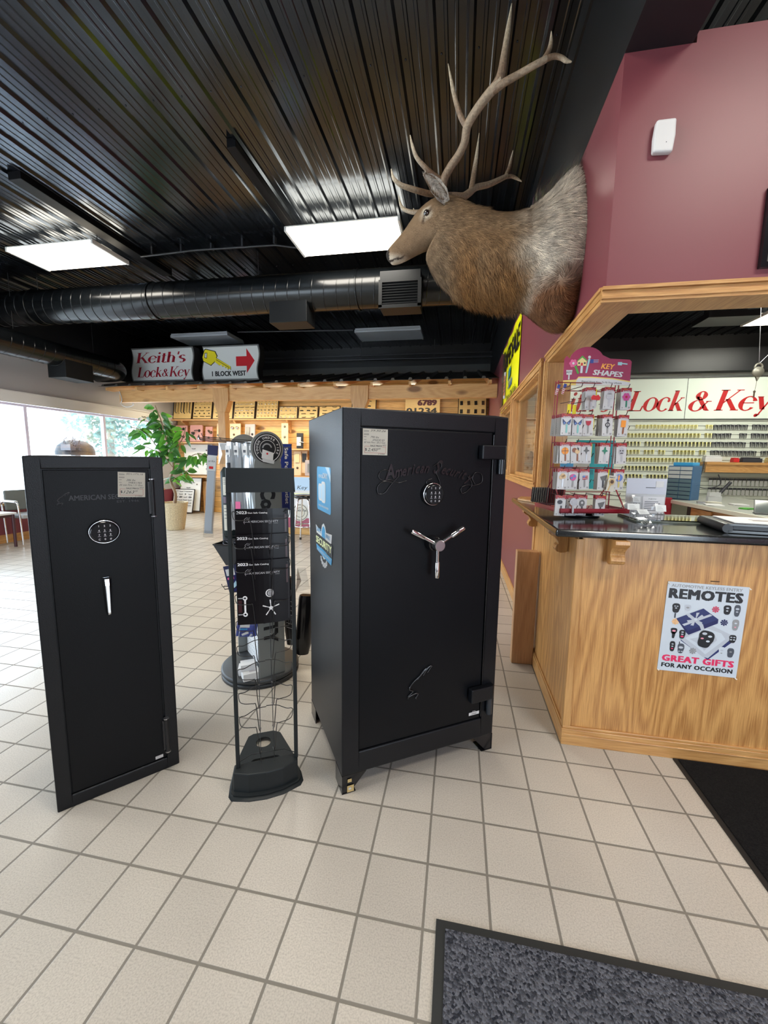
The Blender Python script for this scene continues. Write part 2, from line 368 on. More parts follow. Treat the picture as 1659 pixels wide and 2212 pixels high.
# ribbed steel ceiling: tall ribs every 9 inches with two low ribs between, two overlapping lengths
def ribs(x0,x1,z):
    pts=[]; k=math.floor((x0+.022)/.2286)
    x=-.022+k*.2286
    while x<x1:
        for dx,dz in ((-.028,0),(-.012,-.021),(.012,-.021),(.028,0),(.070,0),(.076,-.005),(.090,-.005),(.096,0),(.132,0),(.138,-.005),(.152,-.005),(.158,0)):
            if x0<=x+dx<=x1: pts.append((x+dx,z+dz))
        x+=.2286
    return [(x0,z)]+pts+[(x1,z)]
b=MB()
for x0,x1 in ((XL,XR+.02),(.82,7.0)):
    for (y0,y1,z) in ((YF,2.98,ZC-.002),(2.95,YB,ZC)):
        pr=ribs(x0,x1,z); n=len(pr)
        b.add([(x,y0,zz) for x,zz in pr]+[(x,y1,zz) for x,zz in pr],[(i,i+n,i+n+1,i+1) for i in range(n-1)])
        # sheet end
        b.add([(x,y0 if z==ZC else y1,zz) for x,zz in pr]+[(x,y0 if z==ZC else y1,zz+.012) for x,zz in pr],[(i,i+1,i+n+1,i+n) for i in range(n-1)])
b.box(XL-.1,YF,ZC+.03,7.1,YB,ZC+.1)
for k in range(-30,3):          # screws along the sheet laps
    for yy in (2.9,5.4,7.6,.6):
        if k%1==0: b.lathe([(.006,0),(.006,-.006),(.0,-.008)],6,0,(-.022+k*.2286+.05,yy,ZC))
struct('ceiling',b,ceilmat)
# black boxed beam on top of the burgundy partition
b=MB(); b.box(.6,YF,3.045,.845,YB,ZC+.02); b.box(.585,YF,ZC-.16,.6,YB,ZC); struct('trim_1',b,blackpaint)
# burgundy partition with the serving opening and two interior windows
b=MB()
def wx(y0,y1,z0,z1): b.box(XR,y0,z0,XR+T,y1,z1)
OZ0,OZ1=1.06,2.11
W1=(3.36,4.95,1.24,2.11); W2=(5.08,6.3,1.24,2.11)
wx(2.0,YB,OZ1,3.045); wx(3.10,W1[0],0,OZ1); wx(W1[1],W2[0],0,OZ1); wx(W2[1],YB,0,OZ1)
wx(W1[0],W1[1],0,W1[2]); wx(W2[0],W2[1],0,W2[2])
struct('wall_right',b,burg)
b=MB(); b.box(XR+T,2.0,OZ1,3.2,2.0+T,3.045); b.box(.86,2.0,3.045,3.2,2.0+T,3.085); struct('wall_front_right',b,burg)
# oak casing round the opening (moulded header and jamb) and lining boards
def casing(name,y0,y1,z0,z1,sides='tblr',w=.06):
    b=MB(); x0=XR-.018
    for q,(a,c) in enumerate(((.0,.018),(.012,.026))):
        pass
    def bar_y(ya,yb,za,zb): b.box(x0,ya,za,XR,yb,zb); b.box(x0-.008,ya,zb-.018,x0,yb,zb) 
    def bar_z(ya,yb,za,zb): b.box(x0,ya,za,XR,yb,zb,1); b.box(x0-.008,ya+.02,za,x0,yb-.02,zb,1)
    if 't' in sides: bar_y(y0-w,y1+w,z1,z1+w)
    if 'b' in sides: bar_y(y0-w,y1+w,z0-w,z0)
    if 'l' in sides: bar_z(y1,y1+w,z0,z1)
    if 'r' in sides: bar_z(y0-w,y0,z0,z1)
    # lining through the wall
    if 't' in sides: b.box(XR-.01,y0,z1-.018,XR+T+.02,y1,z1)
    if 'b' in sides: b.box(XR-.01,y0,z0,XR+T+.02,y1,z0+.018)
    if 'l' in sides: b.box(XR-.01,y1-.018,z0,XR+T+.02,y1,z1,1)
    if 'r' in sides: b.box(XR-.01,y0,z0,XR+T+.02,y0+.018,z1,1)
    return b
w1=struct('window_1',casing('w',*W1),[oaktrim_y,oaktrim_z],bevel=.003)
w2=struct('window_2',casing('w',*W2),[oaktrim_y,oaktrim_z],bevel=.003)
for w,q in ((w1,W1),(w2,W2)):
    b=MB(); b.box(XR+.06,q[0]+.018,q[2]+.018,XR+.066,q[1]-.018,q[3]-.018); b.build('pane',pane,w)
    b=MB()
    for a,c,d,e in ((q[0]+.018,q[0]+.045,q[2],q[3]),(q[1]-.045,q[1]-.018,q[2],q[3]),(q[0],q[1],q[2]+.018,q[2]+.045),(q[0],q[1],q[3]-.045,q[3]-.018)):
        b.box(XR+.045,a,d,XR+.085,c,e)
    b.build('sash',oaktrim_z,w)
b=MB(); b.box(XR-.018,2.0,OZ1,XR,3.16,OZ1+.045); b.box(XR-.026,2.0,OZ1+.028,XR,3.165,OZ1+.045); b.box(XR-.018,3.10,1.11,XR,3.16,OZ1,1); b.box(XR-.025,3.12,1.11,XR,3.165,OZ1,1)
b.box(XR-.012,3.082,1.11,XR+T+.02,3.0995,2.088,1)
b.prism([(XR-.015,1.985),(3.2,1.985),(3.2,2.15),(.75,2.15),(.75,3.0995),(XR-.015,3.0995)],2.088,2.1095,0)
struct('trim_2',b,[oaktrim_y,oaktrim_z],bevel=.003)
b=MB()   # header casing on the front-facing side
for z0,z1,d in ((2.087,2.10,.0155),(2.10,2.118,.022),(2.118,2.135,.016),(2.135,2.15,.028)): b.box(XR-.02,2.0-d,z0,3.2,2.0,z1)
struct('trim_3',b,oaktrim_x,bevel=.002)
# baseboard along the partition
b=MB(); b.box(XR-.014,3.12,0,XR,YB,.11); b.box(XR-.010,3.12,.11,XR,YB,.125); struct('baseboard_right',b,oaktrim_y,bevel=.002)
# left wall with shop windows
SZ0,SZ1=.63,2.22
ms=[-.9,.7,2.4,4.05,5.63,7.15,8.62]
b=MB(); b.box(XL-.15,YF,0,XL,YB,SZ0-.03); struct('wall_left_low',b,mat('burgundy_low',(.2,.035,.055),.5))
b=MB(); b.box(XL-.15,YF,SZ1+.15,XL,YB,2.96); b.box(XL-.15,YF,SZ0-.03,XL,ms[0],SZ1+.15); b.box(XL-.15,ms[-1],SZ0-.03,XL,YB,SZ1+.15); struct('wall_left',b,greywall)
b=MB(); b.box(XL-.15,YF,2.96,XL+.01,YB,ZC+.05); struct('wall_left_top',b,blackpaint)
b=MB(); b.box(XL-.02,YF,0,XL+.016,YB,.11); b.box(XL-.02,YF,.11,XL+.01,YB,.13); struct('baseboard_left',b,oaktrim_y,bevel=.002)
alu=mat('window_alu',(.72,.68,.85),.5)
b=MB(); b.box(XL-.02,ms[0],SZ1,XL+.03,ms[-1]+.6,SZ1+.17); b.box(XL-.02,ms[0],SZ1+.17,XL+.045,ms[-1]+.6,SZ1+.185); struct('trim_4',b,white)
b=MB(); b.box(XL-.15,ms[0]-.05,SZ0-.035,XL+.05,ms[-1]+.05,SZ0); struct('trim_5',b,oaktrim_y,bevel=.003)
for i in range(len(ms)-1):
    b=MB(); y0,y1=ms[i],ms[i+1]
    b.box(XL-.09,y0+.0005,SZ0,XL-.02,y0+.026,SZ1); b.box(XL-.09,y1-.026,SZ0,XL-.02,y1-.0005,SZ1)
    b.box(XL-.088,y0+.026,SZ0+.0005,XL-.022,y1-.026,SZ0+.04); b.box(XL-.088,y0+.026,SZ1-.04,XL-.022,y1-.026,SZ1-.0005)
    w=struct('window_%d'%(i+3),b,alu,bevel=.003)
    b=MB(); b.box(XL-.06,y0+.022,SZ0+.04,XL-.055,y1-.022,SZ1-.04); b.build('pane',pane,w)
# back wall
b=MB(); b.box(XL-.1,YB,0,7.1,YB+.12,3.25); struct('wall_back',b,mat('backwall',(.10,.10,.10),.6))
b=MB(); b.box(XL-.1,YB-.02,3.25,XR,YB+.12,3.5); struct('wall_back_strip',b,mat('backstrip',(.09,.09,.085),.6))
b=MB(); b.box(XL-.1,YB-.01,3.5,7.1,YB+.12,ZC+.1); b.box(.75,YB-.25,3.2,7.1,YB,3.62); struct('wall_back_top',b,black)
b=MB(); b.box(.73,YB-.03,0,7.1,YB,3.2); struct('wall_office_back',b,officewall)
b=MB(); b.box(7.0,2.0,0,7.1,YB,ZC); struct('wall_office_right',b,officewall)
b=MB(); b.box(3.2,YF,0,3.3,2.13,ZC); b.box(3.2,2.0,0,7.0,2.13,ZC); struct('wall_lobby_right',b,burg)
# shopfront behind the viewer: glazed from knee height
b=MB()
for x0,x1,z0,z1 in ((XL-.1,3.3,0,.35),(XL-.1,3.3,2.45,ZC),(XL-.1,-6.6,0,ZC),(-3.6,1.75,0,2.45),(3.1,3.3,0,2.75)):
    b.box(x0,YF-.12,z0,x1,YF,z1)
struct('wall_front',b,greywall)
# ================= outside =================
b=MB(); b.quad((-90,-60,-.16),(XL-.15,-60,-.16),(XL-.15,80,-.16),(-90,80,-.16)); b.quad((XL-.15,-60,-.16),(60,-60,-.16),(60,YF-.12,-.16),(XL-.15,YF-.12,-.16))
tag(b.build('pavement',mat('concrete',(.80,.80,.78),.9,noise=(.6,.1))),kind='structure')
leafm=mat('tree_leaf',(.13,.27,.24),.7)
def blob(mb,c,r,seed,m=0):
    rr=random.Random(seed)
    for k in range(260):
        d=Vector((rr.gauss(0,1),rr.gauss(0,1),rr.gauss(0,1))).normalized()*r*rr.uniform(.5,1)
        p=Vector(c)+d; s=rr.uniform(.12,.3)*r*.5
        a=Vector((rr.gauss(0,1),rr.gauss(0,1),rr.gauss(0,1))).normalized(); e=a.orthogonal().normalized()
        mb.add([p-a*s,p+e*s*.6,p+a*s,p-e*s*.6],[(0,1,2,3)],m)
t=thing('tree','leafy green tree outside beyond the third window pane','tree',(-21,21.5,-.16))
b=MB(); b.tube([(0,0,0),(.1,0,2),(0,.1,4)],[.25,.2,.12]); b.build('trunk',mat('tree_bark',(.2,.2,.18),.8),t)
b=MB()
for i,(x,y,z,r) in enumerate(((0,0,4.6,2.0),(1.2,.3,3.4,1.4),(-1.1,0,3.6,1.5),(.3,0,2.4,1.2))): blob(b,(x,y,z),r,i)
b.build('crown',leafm,t)
# ================= gun safes =================
def keypad(parent,x,z,y,r,oval=1.0,name='keypad'):
    F=FR((x,y,z),(1,0,0),(0,0,1))   # normal -y
    b=MB()
    prof=[(r*1.12,0),(r*1.12,.012),(r*1.0,.022),(r*.95,.034),(r*.86,.036)]
    n=40; vs=[]; 
    for rr,d in prof:
        for j in range(n):
            q=2*PI*j/n; vs.append(F(rr*oval*math.cos(q),rr*math.sin(q),d))
    fs=[(i*n+j,i*n+(j+1)%n,(i+1)*n+(j+1)%n,(i+1)*n+j) for i in range(len(prof)-1) for j in range(n)]
    b.add(vs,fs,0,True)
    k=b.build(name,blackgloss,parent)
    c=MB()
    for rr in (1.02,.88):
        c.tube([F(r*rr*oval*math.cos(2*PI*j/36),r*rr*math.sin(2*PI*j/36),.030 if rr<1 else .02) for j in range(37)],.0022,6)
    c.build('chrome_ring',chrome,k)
    c=MB(); disc(c,F,0,0,r*.86,0,.036,40,ry=r*.86) if oval==1 else c.add([F(r*.86*oval*math.cos(2*PI*i/36),r*.86*math.sin(2*PI*i/36),.036) for i in range(36)],[tuple(range(36))])
    for i,ch in enumerate('123456789C0#'):
        a=(i%3-1)*r*.42; d=(1.5-i//3)*r*.40-.01*r
        text(c,ch,F,a,d-r*.07,r*.17,1,bold=.02,align='c',d=.0372)
        if i>2 and i<9: rect(c,F,a-r*.11,d-r*.14,a+r*.11,d-r*.115,1,.0372)
    c.build('button_face',[mat('buttonblack',(.008,.008,.01),.5,0,.2),mat('keywhite',(.75,.75,.78),.4)],k)
    return k
def price_tag(parent,x,z,w,h,y,lines,price,seed,tilt=0):
    b=MB(); F0=FR((x,y,z),(math.cos(tilt),0,math.sin(tilt)),(-math.sin(tilt),0,math.cos(tilt)))
    b.prism([(0,0),(w,0),(w,h),(0,h)],0,.0012,0,F0)
    u=h/10
    def hw(s,x,y,hh,ww=None): text(b,s,F0,x,y,hh,1,w=ww,shear=.35,d=.002)
    for i,yy in enumerate((9.1,7.9,6.8,5.8)): rect(b,F0,w*.04,u*yy,w*(.24 if i<2 else .14),u*yy+u*.12,1,.002); rect(b,F0,w*.04,u*(yy-.3),w*.24 if i<2 else w*.1,u*(yy-.3)+u*.1,1,.002) if i<2 else None
    hw(lines[0],w*.30,u*9.0,u*.7,w*.62); rect(b,F0,w*.3,u*7.75,w*.94,u*7.8,2,.002)
    hw(lines[1],w*.30,u*6.5,u*.75,w*.34); hw(lines[2],w*.38,u*5.45,u*.7,w*.5); hw(lines[3],w*.05,u*4.5,u*.75,w*.85)
    text(b,'SALE PRICE',F0,w*.3,u*3.25,u*.6,1,w=w*.46,bold=.02,d=.002); hw('#52',w*.78,u*3.6,u*.6,w*.16)
    for p,q in (((.08,.8),(.92,.8)),((.08,3.3),(.08,.8)),((.92,3.3),(.92,.8)),((.08,3.3),(.28,3.3)),((.78,3.2),(.92,3.2))):
        line(b,F0,[(w*p[0],u*p[1]),(w*q[0],u*q[1])],.0012,3,.002)
    text(b,'$',F0,w*.1,u*1.7,u*.95,1,bold=.02,d=.002); hw(price,w*.2,u*1.5,u*1.2,w*.4); hw('00',w*.62,u*2.2,u*.6,w*.1)
    hw('C106#',w*.62,u*.25,u*.5,w*.28)
    o=b.build('price_tag',[cream,black,lightgrey,mat('tagred',(.45,.12,.1),.6)],parent); o['label']='cream handwritten price tag'
    return o
def eagle(F,s,mb,m=0,w=.006,d=.004):
    for pts in ([(0,0),(.02,.10),(.16,.19),(.19,.24),(.10,.28),(.06,.30),(.06,.38),(.22,.55),(.5,.72),(.75,.9),(1.0,1.0),(.8,.78)],
                [(.0,0),(.04,.07),(.2,.11),(.36,.13),(.42,.10),(.38,.03),(.32,-.02),(.36,-.06)],
                [(.38,.6),(.62,.85),(.74,.92)],[(.62,.7),(.8,.9),(.9,.95)]):
        mb.tube([F(a*s*.85,b_*s,d) for a,b_ in spl(pts,4)],w*.5,5,m)
# --- slim safe, left ---
W,H,D=.4382,1.397,.40
s=thing('gun_safe','slim tall black gun safe standing leftmost, with one short chrome lever handle','safe',(-1.504,1.169,0),R(48.56))
b=MB()
dx0,dx1,dz0,dz1=.047,.392,.052,1.351
b.box(0,.012,0,W,D,H)
for x0,x1,z0,z1 in ((0,dx0,0,H),(dx1,W,0,H),(dx0,dx1,0,dz0),(dx0,dx1,dz1,H)): b.box(x0,0,z0,x1,.02,z1)
b.build('body',safeblack,s,bevel=.004)
b=MB(); b.box(dx0+.004,.004,dz0+.004,dx1-.006,.02,dz1-.004); dr=b.build('door',safedoor,s,bevel=.0025)
F=FR((0,.0035,0),(1,0,0),(0,0,1))
b=MB(); text(b,'AMERICAN SECURITY',F,.12,1.232,.020,0,w=.225,bold=.02,d=.0008); text(b,'EST. 1946',F,.27,1.217,.009,0,w=.075,d=.0008)
eagle(FR((.085,.0035,1.218),(1,0,0),(0,0,1)),.045,b,0,.003,.001); e=b.build('lettering',fainttext,dr); e['label']='faint grey lettering across the door'
keypad(s,.221,1.107,.004,.043,1.12)
price_tag(s,.274,1.239,.094,.100,.0025,('55½.17¾.16','286 lbs','TFBX17E5','30 min Fire / 11 Gun'),'1263',3,R(-3))
b=MB()    # tapered chrome lever hanging down
ring=[]
for z,w,d in ((0,.026,.014),(-.004,.029,.03),(-.03,.028,.036),(-.14,.019,.036),(-.150,.017,.03)):
    ring.append([(-w/2,z,d*.55),(-w*.25,z,d),(w*.25,z,d),(w/2,z,d*.55),(w/2,z,.004 if z>-.03 else d*.45),(-w/2,z,.004 if z>-.03 else d*.45)])
vs=[(x+.217,.003-q,.925+z) for r_ in ring for x,z,q in r_]
b.add(vs,[(i*6+j,i*6+(j+1)%6,(i+1)*6+(j+1)%6,(i+1)*6+j) for i in range(4) for j in range(6)]); b.add(vs[:6],[(0,1,2,3,4,5)]); b.add(vs[-6:],[(5,4,3,2,1,0)])
b.tube([(.217,.006,.905),(.217,-.02,.905)],.012,14)
h_=b.build('lever_handle',chrome,s,bevel=.0015); h_['label']='chrome lever handle'
for z0,z1 in ((1.155,1.308),(.088,.247)):
    b=MB(); b.tube([(.3935,-.008,z0),(.3935,-.008,z1)],.0085,14); b.box(.378,-.008,z0+.01,.3935,.006,z1-.01); h_=b.build('hinge',black,s)
    b=MB()
    for z in (z0,z1): b.tube([(.3935,-.008,z-.002),(.3935,-.008,z+.002)],.0115,14)
    b.build('hinge_cap',steel,h_)
b=MB(); rect(b,F,.345,.062,.375,.076,0,.0012); 
for k in range(3): rect(b,F,.347,.065+k*.004,.373,.066+k*.004,1,.0016)
b.build('serial_sticker',[white,grey],s)
# --- big safe, centre ---
W,H0,Z0,D=.762,1.5103,.0821,.595
s=thing('gun_safe','large wide black gun safe with three-spoke chrome handle in the centre','safe',(-.4307,1.472,0),R(32.7))
dx0,dx1,dz0,dz1=.072,.692,.178,1.524
b=MB(); b.box(0,.016,Z0,W,D,Z0+H0)
for x0,x1,z0,z1 in ((0,dx0,Z0,Z0+H0),(dx1,W,Z0,Z0+H0),(dx0,dx1,Z0,dz0),(dx0,dx1,dz1,Z0+H0)): b.box(x0,0,z0,x1,.03,z1)
b.build('body',safeblack,s,bevel=.005)
b=MB(); b.box(dx0+.003,.006,dz0+.003,dx1-.008,.03,dz1-.004); dr=b.build('door',safedoor,s,bevel=.003)
# door-edge glint line at the hinge side
b=MB(); b.tube([(dx1-.003,.003,dz0+.01),(dx1-.003,.003,dz1-.01)],.003,8); b.build('door_edge',blackgloss,s)
keypad(s,.386,1.262,.005,.044,1.0)
price_tag(s,.082,1.418,.103,.100,.0045,('59.30.26','790 lbs','SF6030 E5','60 min Fire / 20-2 Gun'),'2,450',5,R(-.5))
# arched script lettering, raised
F=FR((0,.0045,0),(1,0,0),(0,0,1)); b=MB()
word='American Security'; xs=.175; 
adv=[]
for ch in word:
    if ch==' ': adv.append(.42); continue
    vs,fs=text_geo(ch,0,.5); wv=max(v[0] for v in vs)-min(v[0] for v in vs); adv.append((wv*.80 if ch not in 'AS' else wv*1.15)+.02)
tot=sum(adv); cur=0
for i,ch in enumerate(word):
    t=(cur+adv[i]*.5)/tot; cur+=adv[i]
    if ch==' ': continue
    x=.178+(cur-adv[i])/tot*.40; z=1.318+.036*math.sin(PI*t)-.004; rot=R(22)*math.cos(PI*t)*.8
    vs,fs=text_geo(ch,0,.5); x0_=min(v[0] for v in vs)
    cr,sr=math.cos(rot),math.sin(rot); sc=.056/.729 if ch in 'AS' else .030/.52
    for k,(ex,ey) in enumerate(((-.02,0),(.02,0),(0,.03),(0,-.03))):
        b.add([F(x+((a-x0_+ex)*sc*.8)*cr-((c+ey)*sc)*sr, z+((a-x0_+ex)*sc*.8)*sr+((c+ey)*sc)*cr, .003+k*.0002) for a,c,_ in vs],fs,0)
def curl(pts,w=.0022): b.tube([F(a,c,.003) for a,c in spl(pts,5)],w,5)
curl([(.215,1.325),(.185,1.36),(.155,1.352),(.15,1.33),(.172,1.318),(.2,1.322),(.235,1.31),(.27,1.318)])
curl([(.235,1.335),(.2,1.30),(.175,1.27),(.148,1.268),(.145,1.295),(.17,1.315),(.21,1.31)])
curl([(.39,1.375),(.42,1.392),(.43,1.375),(.405,1.355),(.415,1.33),(.425,1.30),(.40,1.285),(.37,1.29),(.362,1.315),(.385,1.325)])
curl([(.56,1.335),(.585,1.30),(.56,1.27),(.535,1.262),(.53,1.285),(.56,1.297),(.60,1.295),(.635,1.31),(.63,1.345),(.60,1.35),(.585,1.325),(.60,1.30)])
o=b.build('raised_script',mat('script_gloss',(.045,.046,.05),.22,.7),dr); o['label']='raised glossy black script lettering'
b=MB(); eagle(FR((.300,.004,.365),(1,0,0),(0,0,1)),.135,b,0,.006,.002); o=b.build('eagle_emblem',mat('emblem_gloss',(.085,.088,.095),.2,.85),dr); o['label']='raised outline of an eagle head'
# handle: hub and three spokes
hd=MB(); hd.lathe([(.021,-.072),(.023,-.070),(.023,-.052),(.019,-.050),(.019,-.034)],28,0,(.394,0,1.055),sm=False,ax='y')
hub=hd.build('handle_hub',steel,s); hd=MB(); hd.lathe([(.026,-.034),(.030,-.030),(.034,.004)],28,0,(.394,0,1.055),sm=False,ax='y'); hd.build('handle_base',blackgloss,hub); hub['label']='brushed steel hub of the three-spoke handle'
for a in (28,152,270):
    b=MB(); c,sn=math.cos(R(a)),math.sin(R(a)); P0=Vector((.394,-.05,1.055)); d=Vector((c,0,sn))
    b.tube([P0+d*.02,P0+d*.07],.007,14); b.tube([P0+d*.07,P0+d*.074,P0+d*.135,P0+d*.139],[.008,.0105,.0105,.009],14)
    b.build('spoke',chrome,hub)
# hinges
for z0,z1,zp0 in ((1.408,1.468,1.345),(.285,.352,.205)):
    b=MB(); b.prism([(.610,0),(.612,-.030),(.73,-.030),(.742,-.02),(.742,0)],z0,z1,0,FR((0,0,0),(1,0,0),(0,1,0)))
    h_=b.build('hinge',safeblack,s,bevel=.004)
    b=MB(); b.tube([(.722,-.014,z0),(.722,-.014,zp0)],.014,16); b.box(.722,-.012,zp0+.005,.742,0,z0); b.build('hinge_pin',mat('hinge_gloss',(.02,.025,.032),.25),h_)
b=MB(); rect(b,F,.622,.204,.68,.219,0,.0012); text(b,'SERIAL',F,.64,.2205,.005,0,d=.0014); rect(b,F,.637,.208,.665,.213,1,.0016); b.build('serial_sticker',[white,grey],s)
# stickers on the left side
SL=MB(); FS=FR((0,D,0),(0,-1,0),(0,0,1)) # seen from -x: u runs from the back edge to the front
def rr(x0,y0,x1,y1,r,n=4):
    p=[]
    for cx,cy,a in ((x1-r,y1-r,0),(x0+r,y1-r,90),(x0+r,y0+r,180),(x1-r,y0+r,270)):
        for i in range(n+1): q=R(a+90*i/n); p.append((cx+r*math.cos(q),cy+r*math.sin(q)))
    return p
b=MB(); poly(b,FS,rr(.18,1.165,.432,1.365,.015),0,.001)
poly(b,FS,[(.34,1.365),(.40,1.365),(.432,1.33),(.432,1.30),(.39,1.335)],2,.0014)
text(b,'eva',FS,.215,1.315,.024,1,w=.08,d=.0016); text(b,'DRY',FS,.30,1.315,.024,1,w=.08,bold=.02,d=.0018)
for x0,x1,z0,z1 in ((.21,.285,1.21,1.288),(.268,.345,1.205,1.30)):
    poly(b,FS,rr(x0,z0,x1,z1,.02),1,.0016 if x0<.25 else .002); poly(b,FS,rr(x0+.01,z0+.01,x1-.01,z1-.012,.01),2,.0018 if x0<.25 else .0022)
text(b,'WIRELESS MINI DEHUMIDIFIER',FS,.21,1.183,.009,1,w=.185,bold=.02,d=.0016)
o=b.build('blue_sticker',[skyblue,white,mat('paleblue',(.45,.65,.8),.4)],s); o['label']='blue rectangular sticker showing two white dehumidifiers'
b=MB()
poly(b,FS,[(.25,1.06),(.275,1.10),(.305,1.112),(.335,1.10),(.36,1.06),(.36,.985),(.335,.955),(.305,.945),(.275,.955),(.25,.985)],0,.001)
poly(b,FS,[(.262,1.06),(.282,1.09),(.305,1.10),(.328,1.09),(.348,1.06),(.348,.99),(.305,.958),(.262,.99)],1,.0014)
poly(b,FS,[(.15,1.085),(.27,1.065),(.27,1.03),(.165,1.045)],0,.0016); poly(b,FS,[(.33,1.075),(.45,1.085),(.44,1.045),(.34,1.035)],0,.0016)
text(b,'SAFE',FS,.168,1.058,.02,1,w=.09,d=.002,bold=.02); text(b,'&VAULT',FS,.345,1.055,.018,1,w=.08,d=.002,bold=.02)
poly(b,FS,[(.14,.995),(.455,.985),(.46,1.042),(.15,1.048)],2,.002); text(b,'SECURITY',FS,.158,1.002,.032,3,w=.285,bold=.035,d=.0024)
poly(b,FS,[(.17,.965),(.44,.95),(.45,.982),(.16,.992)],1,.0022); text(b,'PROFESSIONALS',FS,.185,.966,.012,0,w=.24,d=.0026)
for i,ch in enumerate('MEMBER'): a=R(215+22*i); disc(b,FS,.305+.062*math.cos(a),.965+.045*math.sin(a),.013,0,.0012,10); text(b,ch,FS,.305+.062*math.cos(a)-.006,.965+.045*math.sin(a)-.006,.013,4,bold=.03,d=.0016)
o=b.build('crest_sticker',[white,skyblue,black,mat('paleyellow',(.8,.85,.45),.5),grey],s); o['label']='blue and black padlock-shaped crest sticker reading SECURITY'
# bent steel skid feet at the four corners
for x0,y0,k in ((0,0,1),(W,0,-1),(0,D,1),(W,D,-1)):
    b=MB(); sy=1 if y0==0 else -1; f=.10
    b.box(min(x0,x0+k*.004),min(y0,y0+sy*f),0,max(x0,x0+k*.004),max(y0,y0+sy*f),Z0)
    b.prism([(x0,Z0),(x0+k*.002,.0),(x0+k*.035,0),(x0+k*.11,Z0)],-(y0+sy*.002),-(y0+sy*.007),0,FR((0,0,0),(1,0,0),(0,0,1)))
    b.box(min(x0,x0+k*.06),min(y0,y0+sy*.07),0,max(x0,x0+k*.06),max(y0,y0+sy*.07),.004)
    ft=b.build('foot',blackgloss,s)
    if x0==0 and y0==0:
        b=MB(); FF=FR((.012,.006,.0),(1,0,0),(0,0,1)); b.at(); Fx=FR((.022,-.001,.006),(.9,0,0),(0,0,1))
        rect(b,Fx,.0,.0,.03,.03,0,.001); disc(b,Fx,.012,.016,.006,1,.0016,10); rect(b,Fx,.002,.045,.02,.06,0,.001)
        b.build('foot_sticker',[brass,white],ft)
# white box standing on top of the big safe
b=MB(); b.box(-.07,-.07,0,.07,.07,.035); b.box(-.072,-.072,.03,.072,.072,.038)
tag(b.build('box',white,bevel=.002,loc=(-.02,2.23,Z0+H0),rz=R(20)),'flat white box lying on top of the large black safe','box')
# ================= wire catalogue rack =================
rk=thing('brochure_rack','dark grey wire catalogue rack standing between the two black safes','rack',(-.875,1.41,0),R(27.6))
b=MB()
outer=[(-.03,.03),(-.032,-.03),(-.02,-.055),(.05,-.078),(.12,-.085),(.19,-.078),(.262,-.05),(.276,-.025),(.272,.03),(.255,.09),(.245,.16),(.20,.31),(.165,.335),(.06,.335),(.035,.32),(.005,.22),(-.022,.10)]
b.prism(outer,0,.012,0)
b.build('base_foot',rackmat,rk,bevel=.003)
# base plate with round hole and slot (bridged outline)
b=MB()
def plate_with_holes():
    bm=bmesh.new()
    o2=[(x*.93+.008,y*.93+.006) for x,y in outer]
    def loop(pts,z): 
        vs=[bm.verts.new((x,y,z)) for x,y in pts]; return [bm.edges.new((vs[i],vs[(i+1)%len(vs)])) for i in range(len(vs))]
    es=loop(o2,.022)
    es+=loop([(.112+.036*math.cos(2*PI*i/24),.245+.036*math.sin(2*PI*i/24)) for i in range(24)],.022)
    slot=[(.165+.022*math.cos(R(a)),.115+.022*math.sin(R(a))) for a in range(-90,91,30)]+[(.075+.022*math.cos(R(a)),.115+.022*math.sin(R(a))) for a in range(90,271,30)]
    es+=loop(slot,.022)
    bmesh.ops.triangle_fill(bm,edges=es,use_beauty=True)
    r=bmesh.ops.extrude_face_region(bm,geom=bm.faces[:]); 
    for v in [g for g in r['geom'] if isinstance(g,bmesh.types.BMVert)]: v.co.z-=.009
    bmesh.ops.recalc_face_normals(bm,faces=bm.faces)
    me=bpy.data.meshes.new('base_plate'); bm.to_mesh(me); bm.free(); me.materials.append(rackmat)
    o=bpy.data.objects.new('base_plate',me); C.objects.link(o); o.parent=rk
# the foot beneath follows the same holes visually: floor shows through a thin ring
for ch in list(rk.children): bpy.data.objects.remove(ch)
plate_with_holes()
b=MB(); rim=[(x,y) for x,y in outer]; n=len(rim)
cx0,cy0=.12,.12
inn=[(cx0+(x-cx0)*.9,cy0+(y-cy0)*.9) for x,y in rim]
b.add([(x,y,.0) for x,y in rim]+[(x,y,.018) for x,y in inn]+[(x,y,.0) for x,y in inn],[(i,(i+1)%n,(i+1)%n+n,i+n) for i in range(n)]+[(i+n,(i+1)%n+n,(i+1)%n+2*n,i+2*n) for i in range(n)],0,True)
b.build('base_rim',rackmat,rk)
b=MB(); ft=[(-.008,.02),(-.012,-.03),(.05,-.055),(.12,-.062),(.19,-.055),(.252,-.028),(.256,.02)]
b.prism(ft,.014,.105,0); b.build('front_box',rackmat,rk,bevel=.005)
for x in (.008,.248):
    b=MB(); b.box(x-.008,-.008,.10,x+.008,.008,1.30); b.build('upright',rackmat,rk,bevel=.003)
b=MB(); b.box(.001,-.022,1.268,.256,-.010,1.362); b.box(.001,-.022,1.268,.006,.012,1.362); b.box(.251,-.022,1.268,.256,.012,1.362); b.build('header_panel',rackmat,rk,bevel=.003)
wire=mat('wire_black',(.012,.012,.013),.35)
b=MB(); r=.0017
for x,x2 in ((.105,.100),(.148,.156)): b.tube([(x,.05,1.2),(x2,.05,.12),(x2,-.02,.10)],r,6)
b.tube([(.008,.0,.125),(.06,.045,.118),(.2,.045,.115),(.248,0,.12)],r,6)
b.build('spine_wires',wire,rk)
